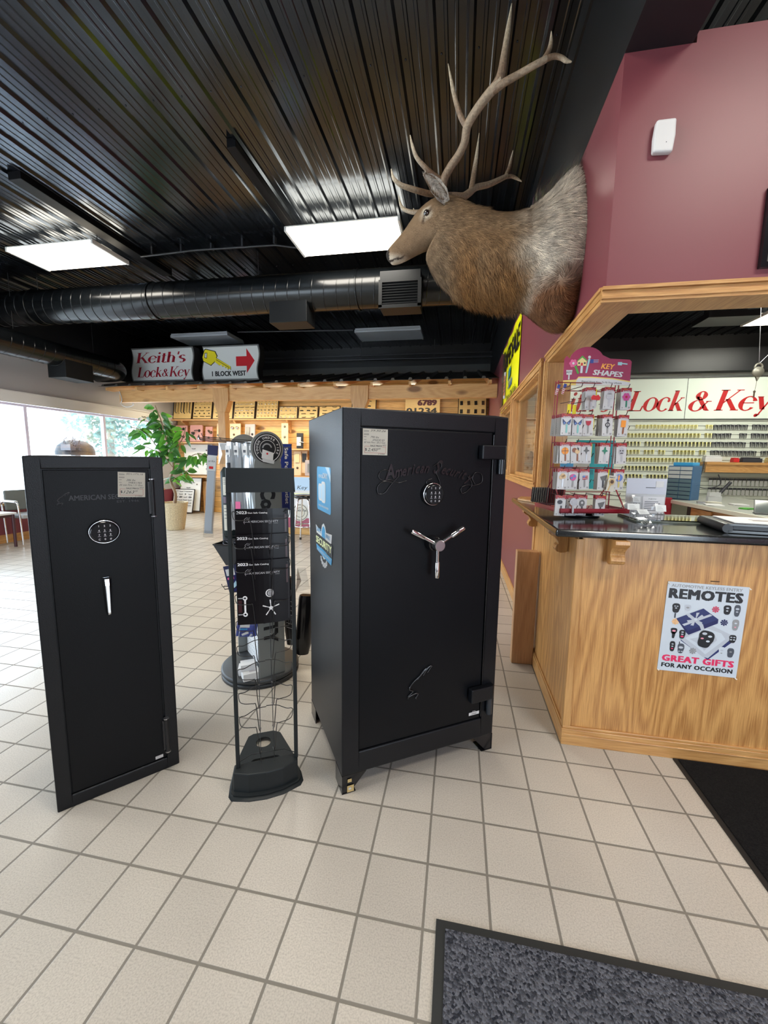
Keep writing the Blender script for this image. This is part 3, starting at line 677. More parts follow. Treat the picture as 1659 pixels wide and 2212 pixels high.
for z in (1.195,1.085,.99,.86,.75,.645,.545,.44,.335):
    for k in (1,):
        b=MB()
        mir=lambda p:(.256-p[0],p[1],p[2]+.004)
        half=[(.128,.048,z-.006),(.085,.045,z-.008),(.045,.02,z-.014),(.025,-.004,z-.002),(.020,-.012,z-.008),(.026,-.022,z-.03),(.045,-.034,z-.034),(.078,-.045,z-.032),(.088,-.045,z-.042),(.098,-.03,z-.16),(.104,.045,z-.205)]
        b.tube(spl(half,4),r,6); b.tube(spl([mir(p) for p in half],4),r,6)
        b.build('wire_pocket',wire,rk)
# catalogues
catm=mat('catalog_black',(.006,.005,.007),.28,0,.2); catline=mat('catalog_grey',(.42,.42,.44),.35)
def catalog():
    b=MB(); w,h=.205,.258; n=10
    def bow(x): return -.010*math.sin(PI*x/w)
    for dep,m in ((0,0),):
        vs=[];
        for i in range(n+1):
            x=w*i/n
            for z in (0,h): vs += [(x,bow(x),z),(x,bow(x)+.006,z)]
        b.add(vs,[(4*i,4*(i+1),4*(i+1)+2,4*i+2) for i in range(n)]+[(4*i+1,4*i+3,4*(i+1)+3,4*(i+1)+1) for i in range(n)]+[(4*i+2,4*(i+1)+2,4*(i+1)+3,4*i+3) for i in range(n)]+[(0,2,3,1),(4*n,4*n+1,4*n+3,4*n+2)],0)
    Fc=lambda a,c,d=0: Vector((a,bow(a)-d,c))
    text(b,'2023',Fc,.006,.238,.0115,1,w=.038,bold=.03,d=.0008); text(b,'Gun Safe Catalog',Fc,.048,.239,.0065,1,w=.075,bold=.015,d=.0008)
    text(b,'AMERICAN SECURITY',Fc,.048,.203,.0085,2,w=.117,bold=.02,d=.0008); text(b,'EST. 1946',Fc,.128,.197,.003,2,w=.036,d=.0008)
    line(b,Fc,spl([(.036,.198),(.032,.206),(.037,.211),(.035,.216),(.045,.224)],3),.0014,2,.0008)
    line(b,Fc,[(.032,.204),(.047,.206)],.0014,2,.0008); line(b,Fc,[(.043,.214),(.050,.224)],.001,2,.0008); line(b,Fc,[(.048,.214),(.056,.224)],.001,2,.0008)
    for a,c,e in ((.012,.248,.196),): line(b,Fc,[(a+.02,c-.003),(.198,c-.003),(.198,.01)],.0006,3,.0007)
    poly(b,Fc,[(.19,.16),(.197,.16),(.197,.235),(.19,.235)],4,.0009)
    # printed safe door: dial, five-spoke handle, pull bar
    disc(b,Fc,.124,.123,.016,1,.0010,20); disc(b,Fc,.126,.123,.0135,0,.0013,20); disc(b,Fc,.127,.123,.0115,2,.0016,20)
    for q in range(3): line(b,Fc,[(.122+q*.005,.115),(.122+q*.005,.131)],.001,0,.0019)
    for a in (20,95,160,235,300): 
        c,s_=math.cos(R(a)),math.sin(R(a)); line(b,Fc,[(.128+c*.006,.062+s_*.006),(.128+c*.034,.062+s_*.034)],.0028,1,.0012); line(b,Fc,[(.128+c*.02,.062+s_*.02),(.128+c*.034,.062+s_*.034)],.0044,1,.0013)
    disc(b,Fc,.128,.062,.0075,1,.0015,14)
    for z in (.108,.042): disc(b,Fc,.030,z,.009,1,.001,16); disc(b,Fc,.030,z,.004,0,.0014,10); poly(b,Fc,[(.004,z-.002),(.028,z-.002),(.028,z+.002),(.004,z+.002)],2,.0012)
    poly(b,Fc,[(.0265,.108),(.0335,.108),(.0335,.042),(.0265,.042)],1,.0012)
    poly(b,Fc,[(.004,.05),(.018,.05),(.018,.10),(.004,.10)],4,.0008)
    return b
cg='2023 gun safe catalogues in the wire rack'
catmats=[catm,mat('catwhite',(.85,.85,.85),.3),catline,mat('catedge',(.1,.1,.11),.3),mat('catplum',(.04,.008,.012),.3)]
base=catalog()
for i,(z,y,l) in enumerate(((.942,.012,'black 2023 gun safe catalogue, topmost in the wire rack, only its title showing'),(.842,-.008,'black 2023 gun safe catalogue in the middle tier of the wire rack'),(.742,-.028,'black 2023 gun safe catalogue lowest in the rack, showing a chrome handle'))):
    if i==0: first=base.build('catalog',catmats); o=first
    else: o=first.copy(); C.objects.link(o)
    tag(o,l,'catalogue',cg); a=R(27.6)
    lx,ly=.028,y; o.location=(-.875+lx*math.cos(a)-ly*math.sin(a),1.41+lx*math.sin(a)+ly*math.cos(a),z); o.rotation_euler=(R(-2),0,a)
# ================= revolving security display behind it =================
spx,spy=-1.246,2.344
sp=thing('revolving_display','grey revolving display stand on a round black base, with padlock logo disc on top','display stand',(spx,spy,0),R(47))
b=MB(); b.lathe([(.235,0),(.245,.004),(.245,.022),(.235,.028),(.20,.028)],48); b.build('lower_base',mat('base_black',(.02,.022,.024),.5),sp)
b=MB(); b.lathe([(.20,.028),(.236,.030),(.246,.036),(.246,.052),(.236,.060),(0,.060)],48); b.build('turntable',mat('base_black2',(.03,.033,.036),.45),sp)
pg=MB(); pg.box(-.024,-.195,.06,.024,.195,1.50); peg=pg.build('pegboard',[white],sp)
hm=MB()
for sx,nn in ((-.0245,-1),):
    Fp=FR((sx,.195,.06),(0,-1,0),(0,0,1))
    for i in range(13):
        for j in range(46): disc(hm,Fp,.02+i*.029,.02+j*.030,.0035,0,.0006,6)
o=hm.build('peg_holes',mat('hole',(.05,.12,.14),.7),peg); tag(o,kind='stuff')
sgrey=mat('stand_grey',(.17,.18,.175),.5)
for yy,k in ((-.20,1),(.20,-1)):
    b=MB(); pts=[(-.082,.06),(.082,.06),(.082,1.36)]+[(0+.098*math.cos(R(a)),1.455+.098*math.sin(R(a))) for a in range(-40,221,10)]+[(-.082,1.36)]
    F=FR((0,yy,0),(k,0,0),(0,0,1)); b.prism(pts,0,.012,0,F); pn=b.build('end_panel',sgrey,sp,bevel=.002)
    if k==1:
        b=MB(); FD=FR((0,yy-.0125,0),(1,0,0),(0,0,1))
        disc(b,FD,0,1.455,.086,0,.0004,40); disc(b,FD,0,1.455,.079,1,.0008,40,r0=.075); disc(b,FD,0,1.455,.048,1,.0008,32,r0=.045)
        for i,ch in enumerate('TOUGH UNDER FIRE'):
            a=R(205-230*i/15); rr_=.056; text(b,ch,FD,rr_*math.cos(a),1.455+rr_*math.sin(a),.013,1,bold=.03,d=.001,rot=a-PI/2,align='c')
        poly(b,FD,[(-.038,1.40),(.03,1.385),(.035,1.43),(-.03,1.45)],1,.0012); disc(b,FD,-.003,1.455,.03,2,.001,24,a0=.2,a1=PI-.1,r0=.022); disc(b,FD,-.003,1.425,.006,3,.0016,10)
        poly(b,FD,[(-.03,1.378),(.035,1.366),(.04,1.385),(-.034,1.398)],4,.0014)
        for i,(ch,z) in enumerate(zip('CORE SECURITY',[1.235-.083*q for q in range(13)])):
            pass
        vs,fs=text_geo('CORE',.05,0)
        def vtext(s_,z0,z1,hh):
            vs,fs=text_geo(s_,.05,0); x0=min(v[0] for v in vs); x1=max(v[0] for v in vs)
            b.add([FD(-.045+(v[1]/.729)*hh, z0-(v[0]-x0)/(x1-x0)*(z0-z1),.0012) for v in vs],fs,0)
        vtext('Co',1.235,1.10,.085); vtext('URITY',.56,.27,.085)
        disc(b,FD,0,1.32,.004,5,.0014,8)
        o=b.build('printing',[black,white,silver,red,lightgrey,chrome],pn); o['label']='black and white printing: padlock logo TOUGH UNDER FIRE and tall black lettering'
hk=[]
# hooks: on the left side of the pegboard pointing to local -x
for (yy,z,l) in ((-.10,1.50,.30),(-.02,1.49,.30),(.06,1.50,.28),(.14,1.49,.26),(-.16,1.48,.22),(-.1,.93,.2),(-.12,.62,.22),(0,.6,.2)):
    b=MB(); b.tube([(-.024,yy,z),(-.024-l,yy,z+.012),(-.03-l,yy,z+.03)],.0026,6); b.build('peg_hook',wire,sp)
for (yy,z,l) in ((-.12,1.46,.16),(-.14,1.29,.07),(.0,1.46,.2),(-.15,.93,.09),(-.1,.6,.1),(-.15,.47,.06)):
    b=MB(); b.tube([(.024,yy,z),(.024+l,yy,z+.008),(.03+l,yy,z+.028)],.0026,6); b.build('peg_hook',wire,sp)
def W2(lx,ly,z=0):
    a=R(47); return (spx+lx*math.cos(a)-ly*math.sin(a), spy+lx*math.sin(a)+ly*math.cos(a), z)
packink=mat('packnavy',(.03,.035,.09),.3)
def blister(name,label,loc,rz,w,h,d,mats,tilt=0,graph=None,group=None,cat='package'):
    b=MB()
    b.box(-w/2,-.001,-h,w/2,.001,0,0)
    b.add([(-w*.42,-.001,-h*.96),(w*.42,-.001,-h*.96),(w*.42,-.001,-h*.14),(-w*.42,-.001,-h*.14),(-w*.34,-d,-h*.92),(w*.34,-d,-h*.92),(w*.34,-d,-h*.2),(-w*.34,-d,-h*.2)],[(0,1,5,4),(1,2,6,5),(2,3,7,6),(3,0,4,7),(4,5,6,7)],1)
    if graph: graph(b,w,h,d)
    o=b.build(name,mats,loc=loc,rz=rz); o.rotation_euler[0]=tilt[0] if tilt else 0; o.rotation_euler[1]=tilt[1] if tilt else 0
    return tag(o,label,cat,group)
silverbag=mat('silver_pack',(.50,.54,.58),.2,.45); g1='packages hanging on the revolving display'
def gr_tool(b,w,h,d):
    F=FR((0,-.002,-h),(1,0,0),(0,0,1))
    rect(b,F,-w*.5,h*.86,w*.5,h*.96,2,.001); rect(b,F,-w*.42,h*.70,w*.42,h*.85,3,d); rect(b,F,-w*.2,h*.72,w*.2,h*.745,4,d+.001); text(b,'or Kit',F,-w*.3,h*.79,.012,5,d=d+.001)
    b.tube([(0,-d*.6,-h*.42),(0,-d*.6,-h*.78)],.007,8,5); b.tube([(-.012,-d*.6,-h*.31),(.012,-d*.6,-h*.31)],.004,6,5); b.tube([(-.01,-d*.5,-h*.9),(-.01,-d*.5,-h*.45)],.006,8,5); b.tube([(.012,-d*.5,-h*.9),(.012,-d*.5,-h*.5)],.006,8,5)
ink=mat('ink',(.03,.03,.04),.4)
def place(px_xyz): return px_xyz
P1=blister('tool_package','long narrow clear pack with a black rod, outermost left on the revolving display',(-1.54,2.36,1.50),R(25),.062,.62,.03,[clear,mat('packtint',(.42,.47,.53),.2),packink,lightgrey,red,ink],(R(0),R(5)),gr_tool,g1)
# dark tube pack
b=MB(); b.lathe([(.045,-.60),(.048,-.59),(.048,-.16),(.03,-.13),(.0,-.13)],20,0); Fb=lambda a,c,d=0: Vector((math.sin(a/.049)*.0495,-math.cos(a/.049)*.0495,c))
for z0,z1,m in ((-.30,-.19,1),(-.52,-.36,1),(-.35,-.31,2)):
    k=6; vs=[Fb(-.012+.05*i/k,z) for i in range(k+1) for z in (z0,z1)]; b.add(vs,[(2*i,2*i+2,2*i+3,2*i+1) for i in range(k)],m)
for j in range(8):
    z=-.20-.01*j if j<4 else -.38-.02*(j-4); k=4; vs=[tuple(Fb(-.008+.035*i/k,zz)*1.01) for i in range(k+1) for zz in (z,z+.003)]; b.add(vs,[(2*i,2*i+2,2*i+3,2*i+1) for i in range(k)],3)
tag(b.build('tube_package',[mat('tube_green_black',(.010,.018,.018),.45,0,.2),cream,mat('tubeplum',(.1,.06,.09),.4),ink],loc=(-1.405,2.30,1.47)),'dark cylindrical package with cream labels hanging left on the revolving display','package',g1)
b=MB(); b.add([(-.05,0,0),(.05,0,0),(.055,0,-.13),(-.055,0,-.13),(-.02,-.03,-.07),(.02,-.03,-.07)],[(0,1,5,4),(1,2,5),(2,3,4,5),(3,0,4),(0,3,2,1)],0); b.box(-.045,-.002,-.045,.045,-.004,-.002,1)
tag(b.build('bag',[clear,lightgrey],loc=(-1.39,2.27,1.49),rz=R(10)),'crumpled clear bag top hanging above the dark cylindrical package','bag',g1)
cols=((-1.33,2.20,.05,.52),(-1.285,2.215,.052,.50),(-1.235,2.225,.05,.53),(-1.19,2.215,.045,.5))
for i,(x,y,w,h) in enumerate(cols):
    b=MB(); n=10; vs=[]
    rr_=random.Random(40+i)
    for z in [0,-.04,-.09,-.14,-.3,-h*.8,-h]:
        for j in range(n):
            q=2*PI*j/n; k=(.75 if z>-.05 else 1)*(1+rr_.uniform(-.12,.12)); vs.append((w/2*k*math.cos(q),.02*k*math.sin(q),z))
    b.add(vs,[(a*n+j,a*n+(j+1)%n,(a+1)*n+(j+1)%n,(a+1)*n+j) for a in range(6) for j in range(n)],0,False)
    b.box(-w*.28,-.024,-.075,w*.28,-.022,-.02,1)
    b.box(-w*.2,-.0255,-.06,w*.1,-.0245,-.045,2); pass
    if i==1: b.box(-w*.3,-.024,-h*.97,w*.3,-.022,-h*.7,3)
    if i==0: b.tube([(0,-.02,-.12),(.005,-.022,-.35)],[.012,.006],6,2)
    tag(b.build('foil_package',[silverbag,white,ink,pink],loc=(x,y,1.49)),('leftmost','second from left','third from left','rightmost')[i]+' of the shiny clear-wrapped packs hanging below the logo disc','package',g1)
# blue side banner
b=MB(); b.box(-.035,-.003,0,.035,.003,.42); Fv=FR((0,-.0035,0),(1,0,0),(0,0,1))
vs,fs=text_geo('Safe Power Outlet',.02,0); x0=min(v[0] for v in vs); x1=max(v[0] for v in vs)
b.add([Fv(-.008+(v[1]/.729)*.022,.40-(v[0]-x0)/(x1-x0)*.36,.001) for v in vs],fs,1)
tag(b.build('banner_card',[mat('banner_blue',(.01,.03,.22),.4),white],loc=(-1.075,2.42,1.07),rz=R(12)),'narrow dark blue card reading Safe Power Out, behind the logo disc','sign')
# tray with dark box and pink-printed carton, low left
b=MB(); b.add([(-.05,-.03,.0),(.05,-.03,.0),(.05,.06,0),(-.05,.06,0),(-.12,-.05,.13),(.06,-.05,.13),(.06,.07,.13),(-.12,.07,.13)],[(3,2,1,0),(0,1,5,4),(1,2,6,5),(2,3,7,6),(3,0,4,7)],0); 
b.tube([(-.12,-.05,.13),(.06,-.05,.13),(.06,.07,.13),(-.12,.07,.13),(-.12,-.05,.13)],.004,6)
tag(b.build('plastic_bin',black,loc=(-1.34,2.24,.74)),'small black open bin hooked left on the revolving display','bin')
b=MB(); rr_=random.Random(9)
for k in range(9): p=[(rr_.uniform(-.08,.05),rr_.uniform(-.03,.05),.02+rr_.uniform(0,.03)) for _ in range(5)]; b.tube(spl(p,4),.004,5)
tag(b.build('cable',ink,loc=(-1.355,2.25,.85)),'tangle of black cords lying in the small black bin','cable')
def gr_box(b,w,h,d):
    F=FR((0,-d,-h),(1,0,0),(0,0,1)); rect(b,F,-w*.34,h*.66,w*.1,h*.9,2,.001); rect(b,F,-w*.34,h*.52,0,h*.6,3,.001); poly(b,F,[(-w*.2,h*.15),(w*.1,h*.3),(w*.05,h*.45),(-w*.25,h*.25)],4,.001); poly(b,F,[(w*.1,h*.05),(w*.3,h*.2),(w*.2,h*.3)],5,.001)
blister('carton','navy and pink carton hanging low on the left of the revolving display',(-1.315,2.16,.76),R(8),.12,.17,.02,[packink,navy,white,pink,mat('icy',(.4,.6,.7),.4),lightgrey],(0,R(-12)),gr_box,g1,'box')
blister('carton','blue and silver blister pack hanging just above the two white boxes',(-1.225,2.16,.36+.06),R(30),.12,.10,.03,[mat('bluepack',(.08,.1,.35),.3),clear,white,skyblue,white,lightgrey],(0,R(8)),gr_box,g1,'package')
# two white boxes
b=MB(); b.box(-.05,-.04,0,.05,.04,.045); Fb=FR((0,0,.0455),(1,0,0),(0,1,0)); rect(b,Fb,-.01,-.02,.03,.0,1,.0004)
for q in range(3): rect(b,Fb,-.01,.005+q*.007,.02,.008+q*.007,1,.0004)
w1_=b.build('carton',[white,mat('labelgrey',(.4,.38,.42),.5)],bevel=.0015,loc=(-1.21,2.145,.0605),rz=R(40)); tag(w1_,'small white box on the round base, the front lower one','box','white boxes on the round display base')
o=w1_.copy(); C.objects.link(o); o.location=(-1.262,2.195,.0605); o.rotation_euler[2]=R(25); tag(o,'small white box on the round base, behind the front one','box','white boxes on the round display base')
b=MB(); b.box(-.045,-.035,0,.045,.035,.04); tag(b.build('carton',white,bevel=.0015,loc=(-1.235,2.165,.1065),rz=R(32)),'small white box stacked across the two on the round base','box','white boxes on the round display base')
# black soft bags at the right
def gr_none(b,w,h,d): pass
for i,(x,y,z,w,h,tl) in enumerate(((-.945,2.40,.52,.10,.40,4),(-1.035,2.31,.66,.070,.44,-3))):
    b=MB(); n=12; vs=[]; rr_=random.Random(i+70)
    for zz,k in ((0,.8),(-.02,1),(-h*.4,1.0),(-h*.8,1.05),(-h,.85)):
        for j in range(n): q=2*PI*j/n; kk=k*(1+rr_.uniform(-.07,.07)); vs.append((w/2*kk*math.cos(q),.035*kk*math.sin(q),zz))
    b.add(vs,[(a*n+j,a*n+(j+1)%n,(a+1)*n+(j+1)%n,(a+1)*n+j) for a in range(4) for j in range(n)],0,True); b.add(vs[:n],[tuple(range(n))],0); b.add(vs[-n:],[tuple(range(n))[::-1]],0)
    if i==1:
        for j in range(7): b.tube([(-w*.3,-.036,-h*.3-j*.03),(w*.3,-.040,-h*.34-j*.03)],.0016,5,1)
    o=b.build('black_bag' if i==0 else 'foil_package',[blackgloss,chrome],loc=(x,y,z)); o.rotation_euler=(0,R(tl),R(20))
    tag(o,('black pouch hanging low at the right of the revolving display','dark shiny pack with silver cables at the right of the revolving display')[i],'bag' if i==0 else 'package',g1)
b=MB(); rr_=random.Random(5); b.add([(-.03,0,0),(.02,.01,0),(.05,0,-.14),(-.04,-.01,-.16),(.0,-.03,-.08)],[(0,1,4),(1,2,4),(2,3,4),(3,0,4),(0,3,2,1)],0)
tag(b.build('bag',clear,loc=(-.97,2.40,.70),rz=R(10)),'empty clear plastic bag above the black pouch on the revolving display','bag')
# ================= reception counter =================
ct=thing('reception_counter','oak-panelled reception counter with black top on the right','counter',(.57,2.0,0))
b=MB(); b.box(0,0,.09,2.63,.03,1.06); b.build('front_panel',oak,ct)
b=MB(); b.box(-.004,.0,.09,.016,1.10,1.06); b.build('side_panel',oak,ct)
b=MB(); b.box(-.012,-.008,.09,.025,.03,1.045); b.build('corner_trim',oaktrim_z,ct,bevel=.004); b=MB(); b.box(-.012,1.04,.09,.0,1.10,1.06); b.build('end_trim',oaktrim_z,ct,bevel=.004)
b=MB()
b.box(-.016,-.014,0,2.63,.0,.085); b.box(-.012,-.010,.085,2.63,0,.098); b.box(-.006,-.018,.055,2.63,0,.06)
b.build('base_moulding',oaktrim_x,ct,bevel=.003)
b=MB(); b.box(-.0162,.0005,0,-.0045,1.10,.085); b.box(-.0122,.0005,.085,-.0045,1.10,.098); b.build('side_moulding',oaktrim_y,ct,bevel=.003)
top=mat('counter_top_black',(.012,.014,.015),.12,0,.5,noise=(40,.3))
b=MB()
b.prism([(-.12,-.07),(2.63,-.07),(2.63,.62),(.34,.62),(.34,1.10),(.03,1.10),(.03,1.53),(-.12,1.53)],1.06,1.096,0)
o=b.build('counter_top',top,ct,bevel=.012,seg=4)
# moulded brackets under the overhang
def corbel(w):
    p=[(0,1.058),(-.095,1.058),(-.098,1.04),(-.085,1.028),(-.066,1.018),(-.05,.998),(-.046,.985),(-.056,.976),(-.062,.96),(-.055,.945),(-.035,.938),(-.012,.94),(0,.948)]
    b=MB(); b.prism(p,-w/2,w/2,0,FR((0,0,0),(0,1,0),(0,0,1)),sm=False); return b   # y,z profile extruded along x
c1=corbel(.062).build('corbel',oaktrim_z,ct,bevel=.003); c1.location=(.155,0,0)
c2=c1.copy(); C.objects.link(c2); c2.parent=ct; c2.location=(-.004,.19,0); c2.rotation_euler=(0,0,R(-90))
c3=c1.copy(); C.objects.link(c3); c3.parent=ct; c3.location=(-.004,1.02,0); c3.rotation_euler=(0,0,R(-90))
b=MB(); b.prism([(-.10,1.32),(.0,1.12),(.03,1.12),(.03,1.50),(-.05,1.50)],1.0965,1.112,0); b.build('top_edge_board',oaktrim_y,ct,bevel=.002)
b=MB(); b.box(.36,.30,1.0965,2.4,.56,1.103,0); b.box(.36,.30,1.103,2.4,.56,1.109,1)
for k in range(30): b.box(.40+k*.065,.36,1.1032,.43+k*.065,.40,1.1055,2); b.box(.40+k*.065,.44,1.1032,.42+k*.065,.51,1.1048,3)
o=b.build('glass_inset',[mat('case_green',(.28,.32,.26),.5),glassmat('case_glass',(.85,.92,.86),.25,.03),brass,steel],ct); o['label']='glass-topped key display strip let into the counter top'
# poster
b=MB(); w,h=.328,.430; F=FR((0,-.0012,0),(1,0,0),(0,0,1))
b.box(0,-.0012,0,w,0,h,0)
text(b,'AUTOMOTIVE KEYLESS ENTRY',F,w*.05,h*.945,.0145,1,w=w*.87,bold=.02,d=.0004)
text(b,'REMOTES',F,w*.04,h*.825,.046,2,w=w*.89,bold=.055,d=.0006,space=1.1)
text(b,'GREAT GIFTS',F,w*.05,h*.115,.030,3,w=w*.89,bold=.055,d=.0004,space=1.1)
text(b,'FOR ANY OCCASION',F,w*.05,h*.045,.0205,2,w=w*.89,bold=.045,d=.0004,space=1.08)
U=lambda a,c:(w*a,h*c)
def pl(pts,m,d=.0006): poly(b,F,[U(*p) for p in pts],m,d)
# gift box: lid, ribbon, open box with satin and a remote
pl([(.25,.36),(.62,.17),(.92,.42),(.85,.47),(.56,.27),(.27,.38)],5,.0005)
pl([(.24,.375),(.55,.20),(.62,.19),(.90,.46),(.60,.56),(.38,.50)],6,.0007)
pl([(.30,.39),(.45,.31),(.58,.23),(.80,.42),(.74,.48),(.55,.52)],0,.0009)
pl([(.36,.385),(.5,.33),(.56,.27),(.7,.4),(.66,.47)],6,.0010)
pl([(.16,.60),(.48,.735),(.68,.63),(.68,.585),(.34,.43),(.31,.45)],4,.0011); pl([(.16,.60),(.48,.735),(.68,.63),(.32,.475)],5,.0013)
pl([(.24,.54),(.57,.68),(.60,.665),(.27,.525)],6,.0016); pl([(.27,.655),(.46,.54),(.49,.49),(.53,.50),(.50,.56),(.31,.67)],6,.0017)
for a in (35,80,150,205,250,320): c,s_=math.cos(R(a)),math.sin(R(a)); pl([(.40,.61),(.40+.10*c-.02*s_,.61+.07*s_+.02*c),(.40+.11*c+.02*s_,.61+.08*s_-.015*c)],6,.002)
disc(b,F,w*.40,h*.61,.007,0,.0024,10)
def remote(x,y,rw,rh,btn,m=2,rot=0,lens=3):
    c,s_=math.cos(rot),math.sin(rot)
    def q(a,d): a*=rw; d*=rh; return (w*x+a*c-d*s_, h*y+a*s_+d*c)
    poly(b,F,[q(math.copysign(abs(math.cos(R(t)))**.65,math.cos(R(t)))*(.5 if t<180 else .42),math.copysign(abs(math.sin(R(t)))**.65,math.sin(R(t)))*.5) for t in range(0,360,15)],m,.0024 if rw>.04 else .001)
    for (a,d,r_,mm) in btn: pt=q(a,d); disc(b,F,pt[0],pt[1],rw*r_,mm,.0030 if rw>.04 else .0014,10,ry=rw*r_*.6)
remote(.555,.40,.066,.082,((-.18,.3,.16,6),(.2,.22,.13,0),(-.22,.0,.1,7),(.18,-.08,.12,0)),2,R(-12))
sm=((0,.22,.2,0),(0,0,.18,0),(0,-.22,.2,3))
for x,y,rw,rh,m,btn in ((.14,.715,.034,.045,2,((-.15,.2,.12,6),(.15,.2,.12,6),(0,0,.14,6))),(.285,.73,.028,.028,6,((0,0,.25,1),)),(.77,.74,.032,.044,2,((0,.2,.2,6),(0,-.1,.15,0))),(.89,.74,.026,.055,8,((0,.15,.3,6),(0,-.1,.2,6))),(.895,.585,.028,.052,1,((0,.15,.2,0),(0,-.2,.15,7))),(.15,.46,.028,.028,2,((0,0,.28,7),)),(.15,.415,.014,.034,2,()),(.26,.43,.027,.043,2,((0,.25,.2,6),(0,0,.2,6),(0,-.25,.25,3))),(.155,.285,.024,.050,2,sm),(.265,.27,.029,.048,8,((0,.1,.34,6),(-.2,-.3,.15,6),(.2,-.3,.15,6))),(.885,.43,.030,.038,2,((-.2,.2,.15,6),(.2,.2,.15,6),(-.2,-.1,.15,0),(.2,-.1,.15,0))),(.775,.285,.026,.04,0,((0,.1,.25,6),(0,-.25,.15,1))),(.885,.275,.028,.045,8,((0,.1,.2,1),))):
    remote(x,y,rw,rh,btn,m)
pl([(.13,.66),(.15,.66),(.15,.605),(.13,.605)],8,.0009); pl([(.235,.30),(.245,.30),(.245,.345),(.235,.345)],2,.0009)
def bow(x,y,m):
    for a in range(0,360,45): c,s_=math.cos(R(a)),math.sin(R(a)); p=U(x,y); poly(b,F,[(p[0],p[1]),(p[0]+.013*c-.004*s_,p[1]+.013*s_+.004*c),(p[0]+.016*c,p[1]+.016*s_),(p[0]+.013*c+.004*s_,p[1]+.013*s_-.004*c)],m,.001)
bow(.63,.735,9); bow(.755,.60,4); bow(.155,.565,10); bow(.42,.255,1)
po=b.build('poster',[mat('poster_white',(.60,.65,.70),.35),grey,black,mat('poster_pink',(.75,.03,.12),.4),navy,mat('giftblue',(.02,.03,.13),.35),mat('satin',(.5,.53,.58),.3),mat('rosebtn',(.8,.3,.38),.4),mat('fobgrey',(.07,.08,.1),.4),mat('bowred',(.6,.04,.1),.4),mat('boworange',(.9,.5,.2),.4)],loc=(.957,1.9985,.436))
po.rotation_euler[1]=R(.9); tag(po,'white poster headed REMOTES and GREAT GIFTS pinned to the oak counter front','poster')
b=MB(); 
for x,z in ((0,.425),(.325,.425),(0,.004),(.322,.0)): b.tube([(x,-.003,z),(x+.006,-.008,z-.004)],.003,6)
b.build('corner_tack',mat('tack',(.8,.72,.6),.4),po)
b=MB(); b.tube([(1.135,1.997,.878),(1.16,1.985,.881)],.0022,6); b.lathe([(.004,0),(.004,.002)],8,0,(1.16,1.984,.881)); tag(b.build('nail',bronze),'thin rusty nail sticking out above the poster','nail')
# pale timber board standing beside the counter
b=MB(); b.box(0,0,0,.142,.075,.80); tag(b.build('timber_board',maple,bevel=.005,loc=(.412,2.785,0)),'short wide timber board standing upright left of the counter','board')
# ================= key card rack on the counter =================
ZT=1.0965
kr=thing('key_display_rack','red wire rack of shaped house keys under a magenta header on the counter','display rack',(.70,2.50,ZT),R(14))
X0,X1,ZB,ZU=-.175,.175,.03,.755
b=MB(); b.lathe([(.10,0),(.11,.003),(.10,.012),(.02,.014),(.02,.03),(.0,.03)],28); b.build('turntable_base',black,kr)
b=MB(); b.box(X0-.02,-.16,.03,X1+.02,.16,.038); b.box(X0-.02,-.16,.03,X1+.02,-.154,.055); b.box(X0-.02,-.16,.03,X0-.014,.16,.055); b.box(X1+.014,-.16,.03,X1+.02,.16,.055); b.build('base_tray',crimson,kr,bevel=.001)
b=MB(); r=.0026
for x in (X0,X1): b.tube([(x,0,.038),(x,0,ZU)],.0036,6); b.tube([(x,0,.22),(x-.0,-.15,.045)],.0042,6); b.tube([(x,0,.20),(x-.0,.15,.045)],.0036,6); b.tube([(x,.03,.038),(x,.03,ZU)],r,6)
for z in (.135,.275,.415,.560,.700,.745): b.tube([(X0,0,z),(X1,0,z)],r,6); b.tube([(X0,0,z),(X0,.03,z)],r,6); b.tube([(X1,0,z),(X1,.03,z)],r,6)
b.build('frame',crimson,kr)
HX=[-.19,-.125,-.06,.033,.13]; HZ=[.128,.272,.412,.560,.700]
for z in HZ:
    for x in HX:
        b=MB(); b.tube([(x,0,z),(x,-.155,z-.004),(x,-.165,z+.014)],.0021,5); b.build('peg_hook',mat('hook_dark',(.05,.012,.015),.35),kr)
        b=MB(); xx=x+.035; b.tube([(xx,0,z-.07),(xx,-.13,z-.076),(xx,-.142,z-.058)],.0019,5); b.build('peg_hook',mat('hook_dark',(.05,.012,.015),.35),kr)
# header card
b=MB(); F=FR((0,-.002,0),(1,0,0),(0,0,1)); hw=.165
top_=[(-hw,.0),(hw,.0),(hw,.115),(hw-.01,.125),(.06,.130)]+[(-.055+.085*math.cos(R(a)),.118+.070*math.sin(R(a))) for a in range(25,180,12)]+[(-hw+.01,.145),(-hw,.13)]
b.prism([(x,z) for x,z in top_],0,.003,0,FR((0,.0015,0),(1,0,0),(0,0,1)))
F=FR((0,-.0018,0),(1,0,0),(0,0,1))
poly(b,F,[(-hw,0),(hw,0),(hw,.02),(.08,.035),(-.02,.042),(-.09,.042),(-.1,.028),(-hw,.024)],2,.0004); poly(b,F,[(-.1,.0),(hw,0),(hw,.014),(.08,.029),(-.02,.036),(-.09,.036),(-.1,.02)],1,.0008)
text(b,'Shaped House Keys To Fit Your Lifestyle',F,-.075,.016,.0085,3,w=.2,shear=.3,bold=.01,d=.001,rot=R(-3))
text(b,'KEY',F,.018,.082,.026,4,w=.065,bold=.03,d=.001,shear=.2,rot=R(-4)); text(b,'SHAPES',F,-.02,.052,.026,1,w=.145,bold=.035,d=.001,shear=.15,rot=R(-5))
